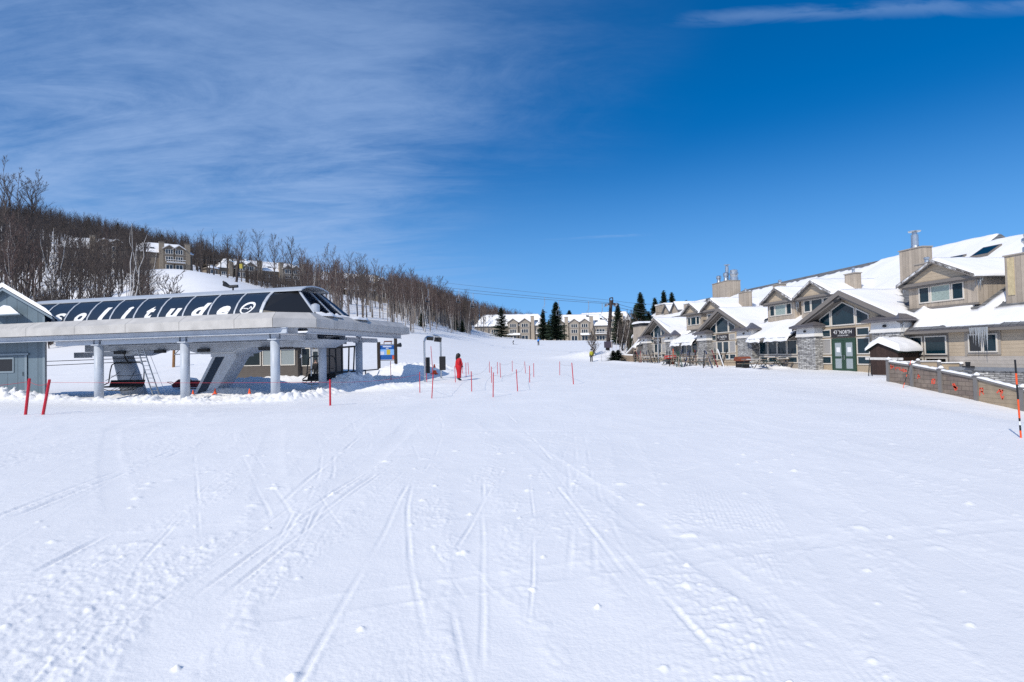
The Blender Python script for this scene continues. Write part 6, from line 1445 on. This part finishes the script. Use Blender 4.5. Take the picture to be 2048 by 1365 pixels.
# ------------------------------------------------------------------ trees
def gen_tree(seed, h, tf=.35, nb=16, spread=.34, elev=55, wob=.02, r0=.013, sub=5, tw=4, forks=1, lean=0., curve=.35):
    rr = random.Random(seed); S = []   # (p0, p1, r0, r1, level)
    stems = []
    for f in range(forks):
        az = rr.uniform(0, 6.28); dirn = Vector((math.cos(az), math.sin(az), 0))*((.10+.08*rr.random()) if forks > 1 else 0)+Vector((lean, 0, 0))
        p = Vector((0, 0, -.4)); pts = [p]; n = 9; hh = h*(1 if f == 0 else rr.uniform(.75, .95)); r = h*r0*(1 if forks == 1 else .75)
        for k in range(1, n+1):
            q = k/n; pts.append(Vector((0, 0, hh*q-.4*(1-q)))+dirn*hh*q**(1.15 if forks > 1 else 1.6)+Vector((rr.uniform(-1, 1), rr.uniform(-1, 1), 0))*wob*h*q)
        rad_ = [r*(1-k/n)**.85+.012 for k in range(n+1)]
        for k in range(n): S.append((pts[k], pts[k+1], rad_[k], rad_[k+1], 0))
        stems.append((pts, rad_))
    for pts, rad_ in stems:
        n = len(pts)-1
        for b in range(nb//len(stems)):
            t = tf+(1-tf)*((b+rr.random())/(nb/len(stems)))*.97; i = min(int(t*n), n-1); p = pts[i].lerp(pts[i+1], t*n-i); r = (rad_[i]*.5+.006)
            az = b*2.4+rr.uniform(-.5, .5); el = rad(elev+rr.uniform(-14, 14)); ln = h*spread*(1.05-.62*(t-tf)/(1-tf))*rr.uniform(.7, 1.15)
            d = Vector((math.cos(az)*math.cos(el), math.sin(az)*math.cos(el), math.sin(el))); q = p; m_ = 4; bp = [p]
            for k in range(m_):
                d = (d+Vector((rr.uniform(-.16, .16), rr.uniform(-.16, .16), curve*.25+rr.uniform(-.1, .1)))).normalized(); q = q+d*ln/m_; bp.append(q); S.append((bp[-2], q, r*(1-k/m_)**.9+.004, r*(1-(k+1)/m_)**.9+.004, 1))
            for s_ in range(sub):
                tt = .25+.75*(s_+rr.random()*.8)/sub; k = min(int(tt*m_), m_-1); p2 = bp[k].lerp(bp[k+1], tt*m_-k); dd = (bp[k+1]-bp[k]).normalized()
                sd_ = Vector((rr.uniform(-1, 1), rr.uniform(-1, 1), rr.uniform(-.2, .9))); d2 = (dd*.75+sd_*.75).normalized(); l2 = ln*rr.uniform(.28, .5)*(1.15-tt*.5); e = p2+d2*l2
                S.append((p2, e, .012, .005, 2))
                for w_ in range(tw):
                    q2 = p2.lerp(e, rr.uniform(.25, 1)); d3 = (d2*.8+Vector((rr.uniform(-1, 1), rr.uniform(-1, 1), rr.uniform(-.3, .9)))*.7).normalized(); S.append((q2, q2+d3*l2*rr.uniform(.35, .7), .007, .003, 3))
    return S
def tree_meshes(name, S, tm, cm, scale_r=1.0, tr=.8):
    t = MB(); c = MB()
    for p0, p1, r0, r1, lv in S:
        if lv == 0: t.tube(p0, p1, r0*tr, r1*tr, 7, 0, False)
        elif lv == 1: c.tube(p0, p1, r0*scale_r, r1*scale_r, 4, 0, False)
        elif lv == 2: c.tube(p0, p1, r0*scale_r, r1*scale_r, 3, 0, False)
        else:
            d = (p1-p0); s_ = d.cross(Vector((.3, .9, .2))); s_ = s_.normalized()*r0*1.6*scale_r if s_.length > 1e-6 else Vector((r0, 0, 0)); c.add([p0-s_, p0+s_, p1], [(0, 1, 2)])
    a = t.build('trunk', [tm], None, fix=False, smooth=True); b = c.build('crown', [cm], None, fix=False)
    ma, mb_ = a.data, b.data; bpy.data.objects.remove(a); bpy.data.objects.remove(b); return ma, mb_
TREES = {}
def proto(kind, variants): TREES[kind] = variants
proto('maple', [tree_meshes('maple', gen_tree(10+i, 14, .36, 20, .33, 54, .018, .0115, 6, 8), BARKM, TWIGM, 1.25) for i in range(5)])
proto('slender', [tree_meshes('slender', gen_tree(30+i, 13, .45, 16, .22, 58, .022, .0085, 5, 7), PALEB, RTWIGM, 1.25) for i in range(4)])
proto('fork', [tree_meshes('fork', gen_tree(50+i, 14, .38, 24, .28, 55, .012, .011, 6, 8, 3), BARKM, TWIGM, 1.25) for i in range(3)])
proto('birch', [tree_meshes('birch', gen_tree(70+i, 12, .45, 14, .20, 48, .02, .0095, 4, 4, (3, 2, 1, 2)[i], (0, .05, .12, -.05)[i]), BIRCHM, TWIGM, 1.25) for i in range(4)])
proto('shrub', [tree_meshes('shrub', gen_tree(90+i, 4.5, .12, 30, .42, 50, .03, .012, 5, 4, 5), BARKM, TWIGM, 1.4) for i in range(2)])
proto('thicket', [tree_meshes('thicket', gen_tree(95+i, 7, .10, 44, .32, 56, .03, .010, 6, 6, 6), BARKM, TWIGM, 1.3) for i in range(3)])
def put_tree(kind, i, p, scale, rot, label, group, name='bare_tree', cat='tree', lean=(0, 0), sxy=1.):
    ma, mc = TREES[kind][i % len(TREES[kind])]
    t = thing(name, p, label, cat, group); t.rotation_euler = (lean[0], lean[1], rot); t.scale = (scale*sxy, scale*sxy, scale)
    for nm, me in (('trunk', ma), ('crown', mc)): o = bpy.data.objects.new(nm, me); COL.objects.link(o); o.parent = t
    return t
def at_px(px, d):
    x = (px-1024)/1138*d; return Vector((x, d, gz(x, d)))
HT = {'maple': 15.3, 'slender': 13.8, 'fork': 15.6, 'birch': 12, 'shrub': 4.5, 'thicket': 7}
def tree_px(kind, i, px, ytop, d, rot, label, group, **k):
    p = at_px(px, d); top = atd(px, ytop, d).z; return put_tree(kind, i, p, max(.3, (top-p.z)/HT[kind]), rot, label, group, **k)
rr = random.Random(77)
# trees that stand out on their own
tree_px('fork', 0, 38, 318, 190, 1.0, 'tall bare tree towering over the wood at the far left', None, sxy=1.1)
for k, (px, yt, d, sx) in enumerate(((8, 345, 186, 1), (64, 348, 192, 1.0))): tree_px('maple', k, px, yt, d, k*1.3, 'bare tree beside the tallest one at the far left', 'trees flanking the tallest at the far left')
for k, (px, yt, d, kd, lb) in enumerate(((484, 459, 172, 'maple', 'wide bare tree behind the dark lift tower'), (517, 455, 170, 'maple', 'tall bare tree right of the dark lift tower'), (551, 468, 168, 'maple', 'round-topped bare tree in the middle of the group above the station hood'),
        (567, 486, 175, 'slender', 'thin bare tree between two larger ones above the station hood'), (585, 472, 166, 'maple', 'bare tree at the right end of the group above the station hood'), (668, 477, 150, 'fork', 'tall forked bare tree standing alone before the right-hand townhouse row'),
        (701, 500, 155, 'maple', 'dense bare tree right of the tall forked one'), (716, 512, 160, 'slender', 'thin bare tree two places right of the tall forked one'), (752, 516, 165, 'maple', 'bare tree before the right end of the right-hand townhouse row'), (805, 526, 175, 'maple', 'bare tree with pale crown against sky beyond the townhouses'),
        (824, 535, 180, 'maple', 'bare tree just right of the pale-crowned one against the sky'), (862, 548, 185, 'maple', 'bare tree standing in the gap before the reddish woods'), (885, 552, 188, 'maple', 'full-crowned bare tree at the left edge of the reddish woods'))):
    tree_px(kd, k, px, yt, d, k*1.9, lb, None, sxy=1.1)
# white birches by the shed and on the mound
for k, (px, yt, d, i, rot, lb) in enumerate(((28, 492, 84, 2, 3.3, 'white birch bending left near the shed roof'), (106, 450, 86, 1, .4, 'white birch with slim double stem behind the shed roof'), (117, 470, 85, 3, 1.5, 'white birch just right of the slim double-stemmed one'), (256, 452, 82, 0, .0, 'white birch with three spreading stems above the hood'), (290, 466, 88, 3, 2.2, 'white birch leaning over the snow mound'))):
    tree_px('birch', i, px, yt, d, rot, lb, 'white birches behind the station', name='birch_tree')
for k, (px, yt, d, i, rot, lx) in enumerate(((1243, 640, 88, 2, 0, .0), (1252, 632, 89, 2, .3, .1), (1262, 620, 90, 2, .1, .08), (1272, 640, 88, 2, -.2, .1), (1258, 655, 87, 2, .2, .15), (1236, 650, 92, 1, .9, 0))):
    tree_px('birch', i, px-12, yt, d, rot, 'slender white birch leaning right in the grove beside the lift tower', 'birches beside the lift tower', name='birch_tree', lean=(0, lx))
tree_px('shrub', 0, 1186, 655, 88, .5, 'bare vase-shaped young tree behind the person in yellow-green', None, sxy=1.0)
tree_px('shrub', 1, 340, 548, 90, .5, 'low bare shrub in front of the white snow mound', None, sxy=1.2)
tree_px('birch', 2, 936, 614, 150, .2, 'pale leaning dead tree at the wood edge left of the townhouses', None, name='birch_tree')
# dense wood at the left, in front of the mound: individual trees and bushes
G1 = 'bare trees crowding the slope behind the shed'; L1 = 'grey brown bare tree crowded in the wood on the left slope'
for k in range(46):
    px = rr.uniform(-40, 300)**1.0; d = rr.uniform(78, 128)
    if px > 230 and rr.random() < .6: px = rr.uniform(-40, 200)
    yt = np.interp(px, [-40, 0, 100, 200, 300, 420], [400, 406, 440, 478, 508, 535])+rr.uniform(0, 60)
    tree_px(rr.choice(('maple', 'maple', 'fork', 'slender')), k, px, yt, d, rr.uniform(0, 6), L1, G1)
for k in range(30):
    px = rr.uniform(-30, 330); d = rr.uniform(70, 95); p = at_px(px, d)
    put_tree('thicket', k, p, rr.uniform(.7, 1.25), rr.uniform(0, 6), 'low brown thicket bush among the trees on the left slope', 'thicket bushes on the left slope', name='thicket_bush', cat='bush')
for k in range(44):
    px = rr.uniform(110, 300); d = rr.uniform(96, 150); yt = np.interp(px, [110, 200, 300], [462, 482, 508])+rr.uniform(-8, 40)
    if px > 270 and d > 120: d = rr.uniform(90, 118)
    tree_px(rr.choice(('maple', 'slender', 'maple', 'fork')), k, px, yt, d, rr.uniform(0, 6), L1, G1)
# slope right of the hood: slender pale trunks on snow
G2 = 'slender trees on the snow slope right of the hood'; L2 = 'slender pale-trunked bare tree on the snowy slope right of the hood'
for k in range(112):
    px = rr.uniform(600, 945); px = px+170 if (620 < px < 775 and rr.random() < .55) else px; d = np.interp(px, [600, 700, 850, 945], [90, 93, 116, 170])+rr.uniform(-4, 66)*np.interp(px, [600, 950], [1, .6])
    p = at_px(px, d); base_y = 711-(p.z-1.8)/d*1138; h = rr.uniform(7.5, 12)
    put_tree(rr.choice(('slender', 'slender', 'slender', 'maple', 'birch')), k, p, h/13., rr.uniform(0, 6), L2, G2)
G3 = 'bare trees before the hillside townhouses'; L3 = 'bare tree half hiding the townhouses on the hillside'
for k in range(44):
    px = rr.choice((rr.uniform(110, 300), rr.uniform(110, 300), rr.uniform(450, 620), rr.uniform(640, 790))); d = np.interp(px, [150, 300, 450, 620, 790], [165, 172, 185, 198, 225])-rr.uniform(0, 15); p = at_px(px, d)
    put_tree(rr.choice(('slender', 'maple')), k, p, rr.uniform(.65, .95), rr.uniform(0, 6), L3, G3)
G4 = 'dark leafless trees behind the birch grove'; L4 = 'dark leafless tree crowded behind the birch grove'
for k in range(14): tree_px(rr.choice(('maple', 'thicket')), k, rr.uniform(1234, 1300), rr.uniform(618, 660), rr.uniform(93, 110), rr.uniform(0, 6), L4, G4)
# conifers
def conifer(seed, h, w_, dens=1.0):
    r_ = random.Random(seed); t = MB(); t.tube((0, 0, -.3), (0, 0, h*.98), h*.014, .012, 7, 0, False); c = MB(); z = h*.07
    while z < h*.985:
        q = z/h; L_ = w_*h*(1-q)**.82*(.85+.3*r_.random())+.08; nb = int((8+7*(1-q))*dens)
        for k in range(nb):
            az = r_.uniform(0, 6.283); el = rad(-16+34*q+r_.uniform(-9, 9)); l = L_*r_.uniform(.55, 1.08); d = Vector((math.cos(az)*math.cos(el), math.sin(az)*math.cos(el), math.sin(el))); p = Vector((0, 0, z+r_.uniform(-.2, .2))); side = Vector((-math.sin(az), math.cos(az), 0))
            n = max(3, int(l/.28)); prev = p
            for s_ in range(n):
                f = (s_+1)/n; pt = p+d*l*f+Vector((0, 0, .10*l*f*f)); wd = (.40*(1-f)+.32)*min(1, .4+f*2)*max(.45, h/9)*.8
                for sg in (-1, 1):
                    tip = pt+side*sg*wd*r_.uniform(.7, 1.2)+d*.18*l/n*2-Vector((0, 0, wd*r_.uniform(.15, .55))); c.add([prev, pt, tip], [(0, 1, 2)])
                dn = pt-Vector((0, 0, wd*r_.uniform(.4, .8))); c.add([prev, pt, dn], [(0, 1, 2)]); prev = pt
        z += h*.024*(1.1-.45*q)/max(.6, dens)
    a = t.build('trunk', [BARKM], None, fix=False); b = c.build('crown', [NEEDM], None, fix=False); ma, mb_ = a.data, b.data
    bpy.data.objects.remove(a); bpy.data.objects.remove(b); return ma, mb_
TREES['spruce'] = [conifer(1, 12, .26, 1.15), conifer(2, 12, .20, 1.1), conifer(3, 12, .24, .8), conifer(4, 12, .32, 1.0)]; HT['spruce'] = 12
for (px, yt, d, i, sx, lb) in ((1003, 614, 225, 2, 1.55, 'open-branched spruce left of the far skiers'), (1087, 618, 215, 1, 1.2, 'narrow spruce in the gap between the two townhouse rows'), (1113, 603, 212, 0, 1.4, 'broad dark spruce, tallest before the townhouses'), (1098, 640, 220, 3, .8, 'low spruce tucked between the narrow and the broad one'),
        (1283, 584, 96, 1, 1.2, 'tall dark spruce behind the annex chimney'), (1273, 606, 100, 2, 1.1, 'ragged spruce left of the tall dark one behind the annex'), (1312, 595, 104, 1, 1.15, 'spruce left of the twin dark ones behind the far wing'), (1330, 580, 108, 0, .85, 'left one of twin dark spruces behind the far wing'), (1346, 584, 110, 1, 1.1, 'right one of twin dark spruces behind the far wing'), (1298, 622, 98, 3, 1.1, 'low dark spruce between the taller ones behind the annex'),
        (1375, 600, 120, 1, .9, 'spruce tip showing over the far wing roof'), (845, 646, 132, 3, 1.2, 'small spruce alone on the snow bank beyond the canopy'), (925, 640, 168, 3, 1.1, 'dark spruce at the foot of the reddish woods'), (912, 652, 166, 3, 1.2, 'low dark spruce left of another at the wood foot'), (1237, 606, 150, 1, 1.2, 'distant spruce just right of the lift tower'), (1140, 620, 300, 3, 1.3, 'distant dark spruce above the roof right of the broad one')):
    tree_px('spruce', i, px, yt, d, px*.7, lb, None, name='spruce_tree', sxy=sx)
for k in range(26):
    px = rr.uniform(150, 470); d = rr.uniform(250, 345); p = at_px(px, d); put_tree('spruce', k, p, rr.uniform(.7, 1.15), k, 'dark spruce scattered along the wooded ridge', 'spruces along the wooded ridge', name='spruce_tree')
for k, (px, s_) in enumerate(((1226, .17), (1236, .19))):
    p = at_px(px, 80); put_tree('spruce', 3, p, s_*.72, k, 'small dark evergreen bush beside the board planter', 'evergreen bushes by the planter', name='evergreen_bush', cat='bush', sxy=2.6)
# ------------------------------------------------------------------ the far wood as one mass
def ribbon_proto(seed, h, tf, nb, spread, sub, tw, conif=False):
    S = gen_tree(seed, h, tf, nb, spread, 56, .02, .011, sub, tw); V = []; F = []; M = []; r_ = random.Random(seed)
    for p0, p1, r0, r1, lv in S:
        d = (p1-p0); s_ = d.cross(Vector((r_.uniform(-1, 1), r_.uniform(-1, 1), r_.uniform(-.3, .3)))); s_ = s_.normalized() if s_.length > 1e-6 else Vector((1, 0, 0))
        o = len(V); w0, w1 = max(r0*1.7, .018), max(r1*1.7, .010)
        if lv <= 1: V += [p0-s_*w0, p0+s_*w0, p1+s_*w1, p1-s_*w1]; F.append((o, o+1, o+2, o+3)); M.append(0 if lv == 0 else 1)
        else: V += [p0-s_*w0, p0+s_*w0, p1, p1]; F.append((o, o+1, o+2, o+3)); M.append(1)
        if lv == 0:
            s2 = d.cross(s_).normalized(); o = len(V); V += [p0-s2*w0, p0+s2*w0, p1+s2*w1, p1-s2*w1]; F.append((o, o+1, o+2, o+3)); M.append(0)
    return np.array([tuple(v) for v in V]), np.array(F), np.array(M)
def scatter(name, pts, protos, mats, label):
    VV = []; FF = []; MM = []; o = 0; rs_ = np.random.RandomState(3)
    for (x, y, z, sc) in pts:
        v, f, mi = protos[rs_.randint(len(protos))]; a = rs_.rand()*6.283; ca, sa = math.cos(a), math.sin(a); q = v*sc
        VV.append(np.stack([q[:, 0]*ca-q[:, 1]*sa+x, q[:, 0]*sa+q[:, 1]*ca+y, q[:, 2]+z], -1)); FF.append(f+o); MM.append(mi); o += len(v)
    V = np.concatenate(VV).astype(np.float32); F_ = np.concatenate(FF).astype(np.int32); M_ = np.concatenate(MM).astype(np.int32)
    me = bpy.data.meshes.new(name); me.vertices.add(len(V)); me.vertices.foreach_set('co', V.ravel()); me.loops.add(F_.size); me.loops.foreach_set('vertex_index', F_.ravel())
    me.polygons.add(len(F_)); me.polygons.foreach_set('loop_start', np.arange(0, F_.size, 4, dtype=np.int32)); me.polygons.foreach_set('material_index', M_); me.update(calc_edges=True)
    for q in mats: me.materials.append(q)
    ob = bpy.data.objects.new(name, me); COL.objects.link(ob); tag(ob, label, 'woodland', None, 'stuff'); return ob
rs2 = np.random.RandomState(21)
def wood_pts(n, pxr, dfun, hr, keep):
    out = []
    while len(out) < n:
        px = rs2.uniform(*pxr); d0, d1 = dfun(px); d = d0+(d1-d0)*math.sqrt(rs2.rand())
        if not keep(px, d): continue
        x = (px-1024)/1138*d; out.append((x, d, rs2.uniform(*hr)/12.))
    X = np.array([o[0] for o in out]); Y = np.array([o[1] for o in out]); Z = ground(X, Y, False)
    return [(o[0], o[1], float(z)-.2, o[2]) for o, z in zip(out, Z)]
RP = [ribbon_proto(200+i, 12, .28+.04*i, 12, .34-.02*i, 4, 5) for i in range(5)]
def houses_clear(px, d):
    if 100 < px < 400 and 170 < d < 212: return False
    if 405 < px < 620 and 188 < d < 242: return False
    if 625 < px < 785 and 228 < d < 275: return False
    if 300 < px < 520 and d < 172: return False
    return True
P1 = wood_pts(4300, (-560, 640), lambda px: (np.interp(px, [-560, -260, 285, 640], [85, 95, 110, 215]), np.interp(px, [-260, 250, 420, 640], [400, 370, 330, 300])), (9, 13.5), houses_clear)
P2 = wood_pts(1500, (560, 1065), lambda px: (np.interp(px, [560, 700, 900, 950, 1065], [225, 235, 195, 232, 275]), np.interp(px, [560, 800, 1065], [300, 290, 340])), (8.5, 13), houses_clear)
P3 = wood_pts(620, (600, 940), lambda px: (np.interp(px, [600, 700, 850, 940], [98, 102, 128, 178]), np.interp(px, [600, 700, 850, 940], [215, 225, 215, 235])), (7.5, 12), lambda a, b: houses_clear(a, b) and (a > 780 or rs2.rand() < .15 or b < 128))
P5 = wood_pts(520, (492, 645), lambda px: (np.interp(px, [492, 560, 645], [168, 128, 104]), np.interp(px, [492, 645], [182, 196])), (2.5, 4.8), lambda a, b: True)
P4 = wood_pts(320, (1065, 1420), lambda px: (330, 420), (8, 12), lambda a, b: True)
scatter('hillside_forest', P1+P5, RP, [BARKM, TWIGM], 'grey brown leafless forest covering the hill on the left')
scatter('ridge_forest', P2+P3+P4, RP, [PALEB, RTWIGM], 'reddish brown leafless forest on the ridge behind the townhouses')
# ------------------------------------------------------------------ light and sky
SUN_EL = rad(40); LDIR = Vector((.60, .80, 0)).normalized()
sd = bpy.data.lights.new('sun', 'SUN'); so = bpy.data.objects.new('sun', sd); COL.objects.link(so)
sd.energy = 3.5; sd.angle = rad(.5); sd.color = (1, .935, .82)
dv = LDIR*math.cos(SUN_EL)+Vector((0, 0, -math.sin(SUN_EL)))
so.rotation_euler = dv.to_track_quat('-Z', 'Y').to_euler(); so.location = (-20, -30, 40)
w = bpy.data.worlds.new('World'); scene.world = w; w.use_nodes = True
nt = w.node_tree; nt.nodes.clear(); L = nt.links.new
def N(t, **k):
    n = nt.nodes.new(t)
    for a, v in k.items(): setattr(n, a, v)
    return n
def math_(op, a, b=None, c=None):
    n = N('ShaderNodeMath', operation=op)
    for i, v in enumerate((a, b, c)):
        if v is None: continue
        if isinstance(v, (int, float)): n.inputs[i].default_value = v
        else: L(v, n.inputs[i])
    return n.outputs[0]
def mrange(v, a, b, c=0., d=1.):
    n = N('ShaderNodeMapRange', interpolation_type='SMOOTHSTEP'); L(v, n.inputs[0])
    for i, q in enumerate((a, b, c, d)): n.inputs[i+1].default_value = q
    return n.outputs[0]
outw = N('ShaderNodeOutputWorld'); bg = N('ShaderNodeBackground'); L(bg.outputs[0], outw.inputs[0])
sky = N('ShaderNodeTexSky'); sky.sky_type = 'NISHITA'; sky.sun_disc = False; sky.sun_elevation = SUN_EL
sky.sun_rotation = math.atan2(-LDIR.x, -LDIR.y) % (2*math.pi)
sky.altitude = 300; sky.air_density = 1.0; sky.dust_density = .3; sky.ozone_density = 3.0
bg.inputs[1].default_value = .11
hs = N('ShaderNodeHueSaturation'); hs.inputs['Saturation'].default_value = SKY_SAT; hs.inputs['Value'].default_value = 1.0; L(sky.outputs[0], hs.inputs['Color'])
tint = N('ShaderNodeMix', data_type='RGBA', blend_type='MULTIPLY'); tint.inputs[0].default_value = 1; tint.inputs[7].default_value = SKY_TINT; L(hs.outputs[0], tint.inputs[6])
tc = N('ShaderNodeTexCoord')
mpz = N('ShaderNodeMapping'); mpz.inputs['Scale'].default_value = (1, 1, .85); mpz.inputs['Location'].default_value = (0, 0, .115); L(tc.outputs['Generated'], mpz.inputs[0])
vn = N('ShaderNodeVectorMath', operation='NORMALIZE'); L(mpz.outputs[0], vn.inputs[0]); L(vn.outputs[0], sky.inputs[0])
sp = N('ShaderNodeSeparateXYZ'); L(tc.outputs['Generated'], sp.inputs[0])
zc = math_('ADD', math_('MAXIMUM', sp.outputs[2], 0.0), .16)
pu = math_('DIVIDE', sp.outputs[0], zc); pv = math_('DIVIDE', sp.outputs[1], zc)
cb = N('ShaderNodeCombineXYZ'); L(pu, cb.inputs[0]); L(pv, cb.inputs[1])
def cloud(rot, sx, sy, scale, detail, dist, loc=(0, 0, 0), rough=.6):
    mp = N('ShaderNodeMapping'); mp.inputs['Rotation'].default_value = (0, 0, rad(rot)); mp.inputs['Scale'].default_value = (sx, sy, 1); mp.inputs['Location'].default_value = loc
    L(cb.outputs[0], mp.inputs[0])
    n = N('ShaderNodeTexNoise'); n.inputs['Scale'].default_value = scale; n.inputs['Detail'].default_value = detail; n.inputs['Distortion'].default_value = dist; n.inputs['Roughness'].default_value = rough
    L(mp.outputs[0], n.inputs['Vector']); return n.outputs['Fac']
a = cloud(52, .42, 1.3, .9, 10, 1.0, (1.3, .4, 0), .62)
b = cloud(48, .5, 1.25, 2.6, 12, 1.6, (5, 2, 0), .68)
c = cloud(0, 1, 1, .45, 3, .2, (2.4, 7, 0))
d_ = cloud(35, .7, 1.6, 7., 10, 1.2, (9, 4, 0), .7)
fil = math_('ADD', math_('ADD', math_('MULTIPLY', a, .55), math_('MULTIPLY', b, .33)), math_('MULTIPLY', d_, .12))
# the veil lies over the left of the sky and frays out towards the right; its edge leans left with height
edge = math_('ADD', math_('ADD', pu, math_('MULTIPLY', math_('SUBTRACT', pv, 2.0), .2)), math_('MULTIPLY', math_('SUBTRACT', c, .5), 1.3))
veil = mrange(edge, .5, -.7)
dens = math_('MULTIPLY', mrange(math_('ADD', fil, math_('MULTIPLY', veil, .14)), .43, .80), veil)
dens = math_('ADD', math_('MULTIPLY', dens, .68), math_('MULTIPLY', veil, .09))
dens = math_('MULTIPLY', dens, mrange(sp.outputs[2], .62, .30, .55, 1.))
low = mrange(sp.outputs[2], .0, .10)
dens = math_('MULTIPLY', dens, math_('ADD', math_('MULTIPLY', low, .5), .5))
back = math_('MULTIPLY', mrange(sp.outputs[1], .05, -.45), mrange(fil, .2, .6, .35, .8))  # thick cloud added behind the camera, out of view, for neutral fill light
dens = math_('MAXIMUM', dens, back)
# one broken streak high on the right and two short thin trails above the far roofs
def streak(v0, slope, wd, u0, u1, dn, st):
    d = math_('SUBTRACT', pv, math_('ADD', math_('MULTIPLY', pu, slope), v0))
    nn = cloud(0, 1, 3, 4., 6, .6, (v0, 3, 0))
    d2 = math_('ADD', d, math_('MULTIPLY', math_('SUBTRACT', nn, .5), wd*2.2))
    g = mrange(math_('ABSOLUTE', d2), wd, 0.)
    e = math_('MULTIPLY', mrange(pu, u0, u0+.25), mrange(pu, u1, u1-.2))
    k = math_('MULTIPLY', math_('MULTIPLY', g, e), mrange(nn, .3, .6))
    return math_('MULTIPLY', k, st)
STREAKS = [(1.335, -.13, .035, .3, 2.6, 0, .24), (1.33, -.125, .012, .36, 2.6, 0, .2), (2.75, -.13, .03, .1, .7, 0, .22), (1.75, .2, .02, -1.2, -.7, 0, .15)]
for s_ in STREAKS: dens = math_('MAXIMUM', dens, streak(*s_))
mx = N('ShaderNodeMix', data_type='RGBA'); L(dens, mx.inputs[0]); hz = N('ShaderNodeMix', data_type='RGBA'); L(mrange(sp.outputs[2], .36, .05, 0., .5), hz.inputs[0]); L(tint.outputs[2], hz.inputs[6]); hz.inputs[7].default_value = (2.3, 5.1, 9.2, 1); L(hz.outputs[2], mx.inputs[6]); mx.inputs[7].default_value = CLOUDC
L(mx.outputs[2], bg.inputs[0])
scene.view_settings.view_transform = 'Standard'; scene.view_settings.look = 'None'; scene.view_settings.gamma = 1
scene.view_settings.exposure = EXPO
cy = scene.cycles
cy.max_bounces = 8; cy.diffuse_bounces = 5; cy.glossy_bounces = 3; cy.transmission_bounces = 4; cy.transparent_max_bounces = 6
cy.caustics_reflective = False; cy.caustics_refractive = False
cy.use_denoising = DENO; cy.use_adaptive_sampling = True; cy.adaptive_threshold = .006
scene.render.use_persistent_data = False
